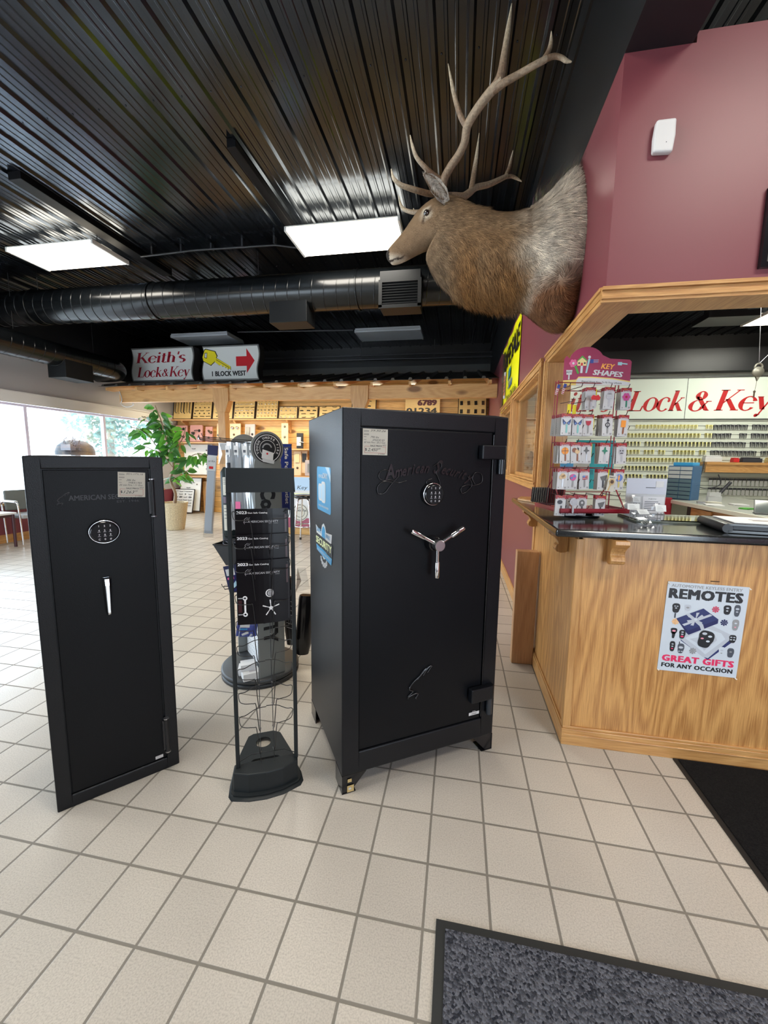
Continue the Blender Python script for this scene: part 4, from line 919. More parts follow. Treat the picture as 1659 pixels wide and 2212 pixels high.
poly(b,F,[(.098,.098),(.118,.097),(.118,.103),(.145,.100),(.145,.106),(.118,.109),(.118,.113),(.098,.113)],5,.001)
for a in range(0,360,60): disc(b,F,-.12+.013*math.cos(R(a)),.108+.013*math.sin(R(a)),.008,6,.001,10)
disc(b,F,-.12,.108,.006,1,.0014,8); poly(b,F,[(-.115,.095),(-.105,.098),(-.088,.06),(-.097,.055)],7,.0012)
poly(b,F,[(-.10,.118),(-.078,.138),(-.055,.12),(-.055,.096),(-.10,.096)],8,.0012); poly(b,F,[(-.083,.096),(-.072,.096),(-.072,.06),(-.083,.06)],9,.0012); poly(b,F,[(-.104,.118),(-.078,.146),(-.05,.12),(-.058,.12),(-.078,.136),(-.097,.12)],7,.0014); rect(b,F,-.083,.096,-.073,.110,10,.0014); rect(b,F,-.096,.104,-.088,.113,3,.0014); rect(b,F,-.068,.104,-.060,.113,3,.0014)
poly(b,F,[(-.058,.06),(-.050,.06),(-.038,.13),(-.048,.13)],5,.0012); disc(b,F,-.043,.138,.007,1,.0014,10)
rect(b,F,-.038,.108,-.0,.126,11,.0013); 
for q in range(4): rect(b,F,-.022 if q<2 else -.038,.109+q*.0045,.004,.111+q*.0045,1 if q%2 else 10,.0016)
rect(b,F,-.038,.118,-.022,.127,11,.0018)
poly(b,F,[(-.15,.052),(-.125,.052),(-.122,.075),(-.153,.075)],1,.001); rect(b,F,-.141,.028,-.134,.052,1,.001); text(b,'KEY',F,-.15,.060,.009,3,w=.025,bold=.02,d=.0014)
hd_=b.build('header_card',[mat('header_magenta',(.33,.008,.07),.4),white,mat('gold',(.8,.6,.15),.4),ink,mat('keyorange',(.95,.4,.05),.4),mat('paleteal',(.35,.6,.65),.4),pink,green,mat('housecream',(.8,.65,.3),.5),silver,red,blue],kr); hd_.location=(.045,.005,.735); hd_.rotation_euler=(0,0,R(-8)); hd_.scale=(1.1,1,1.1); hd_['label']='magenta header card with pictured keys'
# cards of keys
CW,CH=.055,.112
cardm=mat('card_white',(.58,.58,.585),.3)
def card(kind):
    b=MB(); F=FR((0,-.0005,-CH),(1,0,0),(0,0,1)); b.box(-CW/2,0,-CH,CW/2,.001,0,0)
    rect(b,F,-CW/2,CH*.82,CW/2,CH,1,.0004); text(b,'SHAPES',F,-CW*.36,CH*.815,.0075,0,w=CW*.72,bold=.03,d=.0008); rect(b,F,-CW*.25,CH*.935,CW*.1,CH*.95,14,.0008)
    disc(b,F,-CW*.33,CH*.09,.0035,3,.0008,8); poly(b,F,[(CW*.25,CH*.05),(CW*.4,CH*.05),(CW*.42,CH*.13),(CW*.23,CH*.13)],3,.0008)
    # clear pocket
    b.add([(-CW/2,-.0012,-CH),(CW/2,-.0012,-CH),(CW/2,-.0012,0),(-CW/2,-.0012,0)],[(0,1,2,3)],4) if False else None
    blade=lambda m,x=0.002: poly(b,F,[(x-.004,CH*.12),(x+.003,CH*.10),(x+.005,CH*.2),(x+.004,CH*.5),(x-.004,CH*.5)],m,.0014)
    K=kind; cy=CH*.585
    G=1.28
    def D(x,y,r,m,ry=None,d=.0018,n=14): disc(b,F,x*G,cy+y*G,r*G,m,d,n,ry=ry*G if ry else None)
    def Pp(pts,m,d=.0018): poly(b,F,[(x*G,cy+y*G) for x,y in pts],m,d)
    if K=='hammer': blade(5); Pp([(-.016,.012),(.016,.016),(.018,.008),(.004,.006),(.004,-.012),(-.004,-.012),(-.004,.004),(-.016,.004)],6)
    elif K=='padlock': blade(5); D(0,0,.013,5); Pp([(-.012,-.004),(.012,-.004),(.012,.006),(-.012,.006)],6,.002); D(0,.012,.008,5)
    elif K=='flower':
        blade(7); [D(.010*math.cos(R(a)),.010*math.sin(R(a)),.007,8) for a in range(0,360,60)]; D(0,0,.005,9,d=.002)
    elif K=='butterfly': blade(10); Pp([(0,-.002),(-.018,.016),(-.016,.0),(-.011,-.01)],11); Pp([(0,-.002),(.018,.016),(.016,.0),(.011,-.01)],11); D(-.009,-.002,.004,12,d=.002); D(.009,-.002,.004,12,d=.002)
    elif K=='wine': blade(3,.0); Pp([(-.012,.010),(.012,.010),(.008,-.006),(0,-.010),(-.008,-.006)],9)
    elif K=='music': blade(3,.0); [D(0,-.006,.010,2),D(0,-.006,.006,0,d=.002),Pp([(-.001,-.02),(.002,-.02),(.002,.02),(-.001,.02)],2,.0022),D(.001,.012,.005,2,d=.002)]
    elif K=='mug': blade(13); Pp([(-.010,-.014),(.010,-.014),(.010,.014),(-.010,.014)],14); 
    elif K=='basketball': blade(13); D(0,0,.015,14); Pp([(-.015,-.001),(.015,-.001),(.015,.001),(-.015,.001)],2,.002); Pp([(-.001,-.015),(.001,-.015),(.001,.015),(-.001,.015)],2,.002)
    elif K=='puppy': blade(13,.008); D(-.006,.004,.010,13); D(.006,-.002,.010,15,d=.002); Pp([(.004,.016),(.012,.012),(.012,.0),(.008,.004)],2,.0024)
    elif K in('cross','palm'): blade(5); Pp([(-.014,.002),(-.004,.008),(-.003,.018),(.003,.018),(.004,.008),(.014,.002),(.004,-.002),(0,-.014),(-.004,-.002)],16 if K=='cross' else 7)
    elif K=='skull': blade(5); D(0,.002,.012,5,ry=.016); D(-.005,.004,.003,2,d=.002); D(.005,.004,.003,2,d=.002); Pp([(-.006,-.008),(.006,-.008),(.006,-.004),(-.006,-.004)],2,.002)
    elif K=='tree': blade(5); D(-.006,0,.009,15); D(.006,.003,.009,15); D(0,.008,.009,15)
    elif K=='balloon': blade(3); D(0,0,.014,8); D(.005,.005,.006,12,d=.002); D(-.006,-.003,.005,12,d=.002)
    elif K=='flag': blade(3); Pp([(-.008,-.010),(.014,-.008),(.014,.008),(-.008,.006)],9); Pp([(-.008,-.001),(.003,0),(.003,.008),(-.008,.006)],12,.002); Pp([(.003,.003),(.014,.004),(.014,.006),(.003,.005)],0,.002); Pp([(-.008,-.006),(.014,-.004),(.014,-.002),(-.008,-.004)],0,.002)
    elif K=='lantern': blade(2); Pp([(-.004,-.012),(.010,-.012),(.018,.012),(-.012,.004)],16)
    elif K=='beach': blade(17); D(0,0,.016,12); Pp([(0,-.016),(.005,0),(0,.016),(-.005,0)],0,.002); Pp([(-.015,-.004),(-.007,-.005),(-.007,.012),(-.013,.008)],0,.002); Pp([(-.003,-.010),(.003,-.010),(.003,.010),(-.003,.010)],14,.0022)
    elif K=='bowl': blade(2,.004); D(-.004,.008,.011,2,ry=.009)
    elif K=='hat': blade(13); D(0,-.002,.010,13); Pp([(-.018,.008),(.018,.012),(.006,.016),(0,.022),(-.008,.016)],2,.002)
    elif K=='lock2': blade(2); D(0,.002,.012,16,ry=.015); D(0,.004,.005,0,d=.002)
    return b
cmats=[cardm,redcap,ink,grey,clear,silver,lightgrey,mat('dkgreen',(.02,.2,.12),.4),mat('cardpink',(.6,.08,.3),.4),mat('wine',(.4,.01,.03),.3),mat('aqua',(.2,.5,.48),.4),mat('bflynavy',(.03,.05,.14),.4),mat('cblue',(.1,.2,.5),.4),mat('cbrown',(.25,.08,.03),.4),orange,mat('ctan',(.7,.5,.28),.5),mat('cgrey',(.12,.12,.12),.4),mat('cgold',(.6,.5,.15),.4)]
back=MB(); back.box(-CW/2,0,-CH,CW/2,.001,0,0); Fk=FR((0,-.0004,-CH),(1,0,0),(0,0,1)); rect(back,Fk,-CW/2,CH*.84,CW/2,CH,1,.0003); 
for q in range(6): rect(back,Fk,-CW*.35,.012+q*.01,CW*.3,.016+q*.01,2,.0003)
krM=Matrix.Translation((.70,2.50,ZT))@Matrix.Rotation(R(14),4,'Z')
backcache=None
rows=[ (4,[None,None,('hammer',3,'claw hammer'),('padlock',3,'padlock and ring'),('flower',3,'pink flower')]),
 (3,[('butterfly',9,'blue butterfly, the left of two'),('butterfly',3,'blue butterfly, the right of two'),('wine',3,'glass of red wine'),('music',4,'treble clef'),('mug',3,'orange beer mug')]),
 (2,[('basketball',6,'orange ball'),('puppy',1,'brown and white puppy'),('cross',3,'dark winged cross'),('palm',4,'green palm tree'),('skull',2,'grey skull')]),
 (1,[('tree',5,'tan tree'),('balloon',3,'pink patterned balloon'),('flag',3,'flag'),('lantern',3,'grey horn'),('beach',2,'blue and white beach ball')]),
 (0,[('bowl',1,'black spoon'),('hat',2,'cowboy hat and boot'),('lock2',4,'black ornate padlock'),('skull',2,None),None])]
gk='shaped key cards on the counter rack'
rn=['bottom','fourth','third','second','top']
for r_,cols_ in rows:
    for ci,cd in enumerate(cols_):
        if not cd: continue
        kind,nst,desc=cd
        if kind=='skull' and desc is None: kind='lantern'; desc='slim grey key, rightmost of the bottom row'
        z=HZ[r_]-.002; yf=-.150+.010*((r_*3+ci)%3)
        o=card(kind).build('key_card',cmats)
        o.matrix_world=krM@Matrix.Translation((HX[ci],yf,z))@Matrix.Rotation(rnd.uniform(-.06,.06),4,'Y')@Matrix.Rotation(R(-3),4,'Z')
        tag(o,'key card with a %s, %s row of the counter rack'%(desc.replace(', rightmost of the bottom row','') if 'rightmost' in desc else desc,rn[r_]),'key card',gk)
        for k in range(nst):
            if backcache is None: backcache=back.build('key_card',[cardm,redcap,grey]); q=backcache
            else: q=backcache.copy(); C.objects.link(q)
            q.matrix_world=krM@Matrix.Translation((HX[ci]+rnd.uniform(-.002,.002),yf+.012+k*.0125,z+rnd.uniform(-.002,.001)))@Matrix.Rotation(rnd.uniform(-.05,.05),4,'Y')@Matrix.Rotation(R(rnd.uniform(-8,4)),4,'Z')
            tag(q,'card behind the %s card, %s row of the key rack'%(desc.split(',')[0],rn[r_]),'key card',gk)
# coloured plastic dividers (yellow, clear barcoded) hanging between
yb=None
for i,(x,z,y,c) in enumerate(((-.012,.700,-.09,'y'),(.085,.700,-.09,'y'),(-.015,.560,-.09,'y'),(-.105,.620,-.06,'y'),(-.145,.620,-.08,'y'),(-.015,.412,-.09,'y'),(.165,.412,-.09,'y'),(-.155,.272,-.10,'y'),(.09,.272,-.10,'y'),(.08,.128,-.10,'y'))):
    if yb is None:
        b=MB(); b.prism([(-.010,0),(.010,0),(.010,-.075),(0,-.088),(-.010,-.075)],0,.001,0,FR((0,0,0),(1,0,0),(0,0,1))); disc(b,FR((0,-.0002,0),(1,0,0),(0,0,1)),0,-.006,.002,1,.0004,8); yb=b.build('price_marker',[yellow,ink]); o=yb
    else: o=yb.copy(); C.objects.link(o)
    o.matrix_world=krM@Matrix.Translation((x,y,z-.004)); tag(o,'small yellow price marker hanging among the key cards','tag','yellow markers on the key rack')
# loose shaped keys hanging in front
def shapedkey(name,label,x,z,y,mats,f):
    b=MB(); F=FR((0,0,0),(1,0,0),(0,0,1)); b.prism([(-.004,-.05),(.003,-.054),(.006,-.045),(.005,-.012),(-.005,-.012)],0,.002,0,F); f(b,F)
    o=b.build(name,mats); o.matrix_world=krM@Matrix.Translation((x,y,z)); tag(o,label,'key','sample shaped keys on the key rack')
def oct_(r,cy,n=16): return [(r*math.cos(2*PI*i/n),cy+r*math.sin(2*PI*i/n)) for i in range(n)]
shapedkey('shaped_key','red flower-headed sample key in front of the hammer card',-.055,.640,-.172,[silver,red],lambda b,F:(b.prism([(-.022,-.012),(.02,-.014),(.024,.0),(.012,.014),(0,.008),(-.014,.012),(-.024,.002)],0,.004,1,F)))
shapedkey('shaped_key','large grey round-headed sample key hanging in front of the bottom row',-.135,.085,-.175,[silver,silver],lambda b,F:(b.prism([(x,z-.0) for x,z in oct_(.021,.008)],0,.004,1,F),b.prism(oct_(.012,.008,5),.004,.006,0,F)))
shapedkey('shaped_key','flat brown square-headed key hanging right of the top row',.19,.655,-.05,[brass,bronze],lambda b,F:b.prism([(-.018,-.012),(.018,-.012),(.018,.014),(-.018,.014)],0,.004,1,F))
b=MB(); F=FR((0,0,0),(1,0,0),(0,0,1)); b.prism([(-.022,-.085),(.022,-.085),(.022,.0),(-.022,0)],0,.001,0,F); b.prism([(x,-.032+z*1.2) for x,z in oct_(.016,0,6)],.001,.004,1,F); b.prism([(x,-.032+z) for x,z in oct_(.010,0,12)],.004,.005,2,F); b.prism([(-.014,-.08),(-.008,-.082),(.0,-.048),(-.006,-.044)],.001,.003,1,F); text(b,'BEST',F,-.016,-.012,.006,3,w=.03,bold=.03,d=.0016)
o=b.build('key_card',[cream,brass,bronze,ink]); o.matrix_world=krM@Matrix.Translation((.075,-.172,.235))@Matrix.Rotation(R(8),4,'Y'); tag(o,'cream card with a gold hexagonal key, hanging low right on the key rack','key card')
# American-flag keys and dark bunches at the left side
for i,(x,z) in enumerate(((-.215,.715),(-.18,.72))):
    b=MB(); b.prism([(-.008,0),(.008,0),(.006,-.055),(-.006,-.055)],0,.002,0,F); rect(b,F,-.008,-.02,.008,0,1,.0024)
    for q in range(4): rect(b,F,-.007,-.052+q*.009,.007,-.048+q*.009,2,.0024)
    o=b.build('shaped_key',[white,blue,red]); o.matrix_world=krM@Matrix.Translation((x,-.09,z))@Matrix.Rotation(R(15),4,'Y'); tag(o,('left' if i==0 else 'right')+' of two flag-printed keys at the top left of the key rack','key','flag keys on the key rack')
for i,(x,y) in enumerate(((-.225,.02),(-.165,-.04))):
    b=MB()
    for k in range(16):
        dx=k*.005; b.box(-.025+dx*.2,-.05+k*.0062,-.085,.025+dx*.2,-.0485+k*.0062,0,k%2)
    o=b.build('key_bunch',[mat('foilgrey',(.38,.37,.35),.3,.3) if i==0 else crimson,ink]); o.matrix_world=krM@Matrix.Translation((x,y+.01,.155))@Matrix.Rotation(R(52),4,'Z')@Matrix.Rotation(R(12),4,'Y'); o.rotation_euler[0]+=0; tag(o,('thick stack of grey-edged key cards at the bottom left corner of the rack','thick stack of dark red key cards next to the grey-edged stack')[i],'key cards')
# teal poster seen through the rack, clear bags, sign holder, binder
b=MB(); b.box(-.11,-.002,0,.13,.002,.30,0); b.box(-.20,-.002,0,-.12,.002,.26,1); b.box(-.12,-.0025,.0,-.02,.0015,.26,2)
for q in range(5): b.box(-.05+q*.035,-.004,.09,-.03+q*.035,-.002,.12,3)
tag(b.build('leaflet_holder',[teal,skyblue,mat('palegreen',(.5,.55,.48),.4),mat('dkteal',(.0,.2,.22),.4)],loc=(.82,2.72,ZT+.14),rz=R(10)),'teal and blue leaflet panel standing behind the key rack','leaflet')
b=MB(); b.box(0,0,0,.205,.003,.205,0); b.box(0,-.001,.115,.205,0,.205,1); b.box(.09,-.002,.005,.20,0,.10,2); b.box(0,.0,0,.205,.06,.003,1); b.box(.15,-.0025,.155,.19,-.001,.19,3); b.box(.10,-.0025,.15,.15,-.001,.154,4)
Fh=FR((0,-.002,0),(1,0,0),(0,0,1)); text(b,'NEW',Fh,.12,.085,.006,4,w=.04,d=.001); 
for q in range(6): rect(b,Fh,.10,.02+q*.01,.19-.01*(q%3),.023+q*.01,4,.001)
tag(b.build('sign_holder',[lightgrey,mat('foggy',(.45,.45,.52),.3),mat('sheet',(.7,.7,.72),.4),white,ink],loc=(.965,2.56,ZT+.013),rz=R(-3)),'grey acrylic sign holder with printed sheets on the counter, right of the key rack','sign holder')
gb='clear key-blank packets on the counter'
pk=mat('packet_white',(.62,.65,.65),.3)
lab=('clear bag of key blanks leaning against the sign holder','clear key packet lying upright in front, leftmost','large crumpled clear packet in the middle of the pile','clear packet with printed label, rightmost of the pile','small clear packet lying flat at the front of the pile')
for i,(x,y,z,w_,h_,ty,tz) in enumerate(((1.005,2.50,ZT+.035,.075,.09,-12,5),(.905,2.27,ZT+.01,.10,.10,-30,-12),(.955,2.22,ZT+.004,.11,.09,-45,20),(1.03,2.26,ZT+.006,.085,.10,-25,-8),(.93,2.15,ZT+.005,.10,.07,-70,30))):
    b=MB(); rr_=random.Random(i+11); n=5
    vs=[((a/n-.5)*w_,rr_.uniform(-.006,.006),c/n*h_) for c in range(n+1) for a in range(n+1)]
    b.add(vs,[(c*(n+1)+a,c*(n+1)+a+1,(c+1)*(n+1)+a+1,(c+1)*(n+1)+a) for c in range(n) for a in range(n)],0)
    F=FR((0,-.009,0),(1,0,0),(0,0,1)); rect(b,F,-w_*.3,h_*.55,w_*.25,h_*.9,1,.001)
    for q in range(3): b.tube([(-.02+q*.015,-.004,h_*.1),(-.015+q*.015,-.004,h_*.5)],.0016,5,2)
    for q in range(3): rect(b,F,-w_*.22,h_*(.62+.08*q),w_*(.12-.05*q),h_*(.635+.08*q),2,.0015)
    o=b.build('key_packet',[clear,pk,mat('softgrey',(.16,.17,.17),.5)],loc=(x,y,z)); o.rotation_euler=(R(ty),0,R(tz)); tag(o,lab[i],'packet',gb)
b=MB(); b.box(0,0,0,.42,.30,.014,0); b.box(0,.0,.032,.42,.30,.042,0); b.box(.012,.012,.014,.42,.29,.032,1); b.tube([(0,.0,.02),(0,.30,.02)],.022,12,2)
o=b.build('ring_binder',[blackgloss,black,black],bevel=.003,loc=(1.19,2.02,ZT+.001),rz=R(-10)); tag(o,'thick black ring binder lying on the counter at the right edge','binder')
b=MB(); b.box(0,0,0,.36,.24,.004); Fp=FR((0,0,.0042),(1,0,0),(0,1,0)); rect(b,Fp,.10,.08,.34,.10,1,.0004); rect(b,Fp,.10,.12,.34,.135,1,.0004)
tag(b.build('paper_sheet',[white,mat('inkred',(.1,.02,.02),.5)],loc=(1.225,2.04,ZT+.044),rz=R(-10)),'printed white sheets lying on the black ring binder','paper')
# wall box and picture on the front-facing wall
b=MB(); F=FR((0,0,0),(1,0,0),(0,0,1)); b.prism([(.0,.004),(.072,.0),(.078,.06),(.076,.122),(.004,.122),(-.002,.06)],0,.028,0,F)
d_=b.build('motion_detector',white,bevel=.008,seg=3,loc=(.729,2.0,2.648)); tag(d_,'white curved motion detector on the burgundy wall above the counter','alarm detector')
b=MB(); disc(b,FR((0,-.0285,0),(1,0,0),(0,0,1)),.044,.035,.002,0,.0004,8); b.build('indicator',ink,d_)
b=MB(); b.box(0,-.02,0,.4,0,.30,0); b.box(.02,-.022,.02,.38,-.018,.28,1); tag(b.build('picture_frame',[blackgloss,mat('picture',(.15,.14,.12),.3)],loc=(1.166,2.0,2.19)),'black-framed picture at the right edge of the burgundy wall','picture')
# mats
b=MB(); b.box(-.016,.30,0,2.6,1.08,.007,0); b.box(.012,.32,.006,2.58,1.055,.012,1)
mt=[mat('rubber',(.018,.02,.02),.55),carpet('mat_grey',(.02,.022,.03),(.15,.155,.18),165,1.0)]
m_=b.build('door_mat',[mt[0],mt[1]]); tag(m_,'grey flecked entrance mat with black rubber border in the foreground','mat')
b=MB(); b.box(1.058,1.10,0,3.1,1.982,.006,0); b.box(1.078,1.12,.006,3.1,1.975,.010,1)
tag(b.build('door_mat',[mat('rubber2',(.01,.01,.01),.6),carpet('mat_black',(.006,.006,.007),(.016,.016,.016),260,.4)]),'plain black mat on the floor in front of the oak counter','mat')

# yellow sale banner on the partition above the interior windows
b=MB(); w,h=1.82,.90; F=FR((0,0,0),(0,-1,0),(0,0,1)); n=18
vs=[]
for i in range(n+1):
    for z in (0,h): vs.append(F(w*i/n,z-.012*math.sin(PI*i/n)*(1 if z else .3),.006+.006*math.sin(i*1.1)))
b.add(vs,[(2*i,2*i+2,2*i+3,2*i+1) for i in range(n)],0,True); b.add([v+Vector((.003,0,0)) for v in vs],[(2*i,2*i+1,2*i+3,2*i+2) for i in range(n)],0,True)
def BP(pts,m,d=.016): poly(b,F,[(w*p,h*q) for p,q in pts],m,d)
text(b,'SAFE SALE',F,w*.185,h*.60,h*.27,1,w=w*.79,bold=.05,d=.015)
BP([(.02,.05),(.17,.05),(.17,.93),(.02,.93)],2,.014); BP([(.05,.10),(.14,.10),(.14,.86),(.05,.86)],3); BP([(.19,.20),(.33,.16),(.33,.55),(.19,.60)],4); BP([(.21,.24),(.31,.21),(.31,.50),(.21,.54)],5,.018)
for q in range(5): rect(b,F,w*.215,h*(.27+q*.05),w*.305,h*(.285+q*.05),2,.020)
BP([(.46,.36),(.60,.40),(.62,.52),(.48,.50)],6); text(b,'Sale',F,w*.50,h*.24,h*.12,7,w=w*.22,bold=.04,shear=.2,d=.016); text(b,'Your Old Safe',F,w*.42,h*.08,h*.10,1,w=w*.5,bold=.03,shear=.2,d=.016)
bn=b.build('sale_banner',[mat('banneryellow',(.9,.86,.0),.45),black,mat('safebrown',(.05,.03,.02),.4),mat('safebrown2',(.09,.05,.03),.35),white,mat('bannerorange',(.7,.22,.06),.4),mat('bannerteal',(.0,.25,.3),.4),mat('bannerblue',(.0,.12,.3),.4)],loc=(.6,6.44,2.10))
tag(bn,'yellow SAFE SALE banner on the burgundy wall above the interior windows','banner')
b=MB()
for y,z in ((0,.0),(-w,0),(0,h),(-w,h)): b.tube([(-.004,y*.985-.01*(y==0),.02+z*.96),(-.018,y*.985-.01*(y==0),.02+z*.96)],.008,8)
b.build('eyelet',steel,bn)
# ================= elk shoulder mount =================
elk=thing('elk_mount','large taxidermy elk head and shoulders with tall antlers mounted on the burgundy wall','elk mount',(.6,2.62,2.58))
O=Vector((.6,2.62,2.58))
def attrmat(name,rough=.8,scale=1.0):
    m=bpy.data.materials.new(name); m.use_nodes=True; nt=m.node_tree; b=nt.nodes['Principled BSDF']
    a=nt.nodes.new('ShaderNodeAttribute'); a.attribute_name='coat'; nt.links.new(a.outputs['Color'],b.inputs['Base Color'])
    b.inputs['Roughness'].default_value=rough; b.inputs['Specular IOR Level'].default_value=.25
    return m
coatm=attrmat('coat')
# spine stations: centre (x,y,z world), half height up, half height down, half width, from wall to muzzle
ST=[((.600,2.62,2.585),.40,.40,.235),((.560,2.62,2.580),.425,.42,.25),((.50,2.62,2.565),.39,.40,.255),((.43,2.62,2.56),.325,.345,.245),((.33,2.62,2.555),.262,.262,.215),
    ((.23,2.62,2.560),.247,.258,.19),((.13,2.61,2.575),.243,.255,.172),((.05,2.60,2.60),.245,.250,.158),((-.02,2.59,2.645),.225,.235,.145),((-.08,2.585,2.70),.20,.205,.130),
    ((-.125,2.58,2.745),.172,.170,.115),((-.17,2.575,2.758),.155,.150,.103),((-.225,2.57,2.745),.125,.120,.092),((-.275,2.57,2.718),.098,.095,.076),
    ((-.325,2.57,2.685),.078,.080,.060),((-.37,2.57,2.655),.066,.070,.052),((-.41,2.57,2.630),.056,.060,.050),((-.44,2.57,2.613),.046,.048,.046),((-.460,2.57,2.603),.030,.034,.034),((-.468,2.57,2.598),.008,.010,.012)]
SP=[(*c,u,d,w) for c,u,d,w in ST]; SP=spl(SP,3)
NR=40; rings=[]
def axis(i):
    a=Vector(SP[max(i-1,0)][:3]); b_=Vector(SP[min(i+1,len(SP)-1)][:3]); t=(b_-a).normalized(); return t
def bulge(p):
    # rounded foreleg stump low by the wall, brow ridge and cheek
    q=p.copy()
    for c,r,amt,dr in (((.50,2.42,2.33),.14,.05,(0,-1,-.4)),((.50,2.82,2.33),.14,.05,(0,1,-.4)),((.54,2.46,2.22),.10,.045,(0,-.6,-.8)),((.42,2.50,2.30),.09,.03,(-.5,-.4,-.6)),
                       ((-.235,2.485,2.80),.035,.014,(0,-1,.3)),((-.235,2.655,2.80),.035,.014,(0,1,.3)),((-.14,2.475,2.66),.09,.012,(0,-1,0)),((-.455,2.54,2.615),.022,.008,(-.3,-1,.2)),((-.39,2.53,2.572),.05,.006,(0,-1,-1))):
        d=(p-Vector(c)).length
        if d<r*1.6: q+=Vector(dr).normalized()*amt*math.exp(-(d/r)**2*1.6)
    return q
vs=[]
for i,(x,y,z,u,d,w) in enumerate(SP):
    t=axis(i); k=max(0,min(1,(.35-x)/.45)); t=(Vector((-1,0,0))*(1-k)+t*k).normalized()
    if x<-.3: pass
    side=Vector((0,1,0)); up=t.cross(side).normalized()
    if up.z<0: up=-up
    ring=[]
    for j in range(NR):
        a=2*PI*j/NR; c,s_=math.cos(a),math.sin(a)
        ww=w
        if x>-.1 and s_<0: ww=w*(1-.28*(-s_)**2)       # neck narrows into a keel of mane
        if x>.3 and s_>0: ww=w*(1-.25*s_)
        p=Vector((x,y,z))+side*(ww*c)+up*((u if s_>0 else d)*s_)
        ring.append(bulge(p))
    rings.append(ring)
verts=[p for r_ in rings for p in r_]; n=len(rings)
faces=[(i*NR+j,(i+1)*NR+j,(i+1)*NR+(j+1)%NR,i*NR+(j+1)%NR) for i in range(n-1) for j in range(NR)]
faces.append(tuple(range(NR))); faces.append(tuple((n-1)*NR+j for j in range(NR))[::-1])
def lerp(a,b_,t): t=max(0,min(1,t)); return tuple(p*(1-t)+q*t for p,q in zip(a,b_))
CR=(.62,.55,.455); GB=(.24,.155,.085); DK=(.16,.085,.035); RM=(.225,.11,.036); HB=(.21,.14,.082); WH=(.55,.48,.38); LB=(.22,.10,.045)
def coatcol(p):
    x,y,z=p
    if x>.05: 
        base=lerp(GB,CR,(x-.18+.03*math.sin(z*23))/.22)
        wv=.035*math.sin(z*31+p.y*20)+.03*math.sin(z*13+x*17)
        mn=lerp(RM,GB,(z-2.36+wv)/.30)             # lower neck: reddish mane
        c=lerp(mn,base,(x-.20+wv)/.17)
        if z<2.40 and x>.34: c=lerp(c,LB,((2.42-z)/.10)*min(1,(x-.30)/.1))
    elif x>-.13: c=lerp(lerp(HB,RM,(x+.13)/.10),lerp(HB,GB,(x+.13)/.10),(z-2.42)/.30)
    else:
        c=lerp(HB,DK,0)
        if z<2.63+(-.17-x)*-.0 and x<-.28: c=lerp(HB,WH,(2.60-z+(x+.35)*-.2)/.03)
        if x<-.452: c=(.02,.016,.014)
        d=math.hypot(x+.231,z-2.787)
        if d<.045: c=lerp(WH,c,(d-.02)/.02)
        if d<.016: c=(.03,.02,.015)
        if math.hypot(x+.245,z-2.755)<.010 or math.hypot(x+.252,z-2.742)<.008: c=(.05,.03,.02)
        if abs((z-2.578)-(x+.45)*.12)<.0045 and x<-.37: c=(.04,.025,.02)
    return c
def setcol(me,cols):
    a=me.color_attributes.new('coat','FLOAT_COLOR','POINT'); flat=[]
    for c in cols: flat+=[c[0],c[1],c[2],1]
    a.data.foreach_set('color',flat)
me=bpy.data.meshes.new('body'); me.from_pydata([tuple(v-O) for v in verts],[],faces); me.materials.append(coatm); me.update()
me.polygons.foreach_set('use_smooth',[True]*len(me.polygons)); setcol(me,[coatcol(v) for v in verts])
body=bpy.data.objects.new('body',me); C.objects.link(body); body.parent=elk
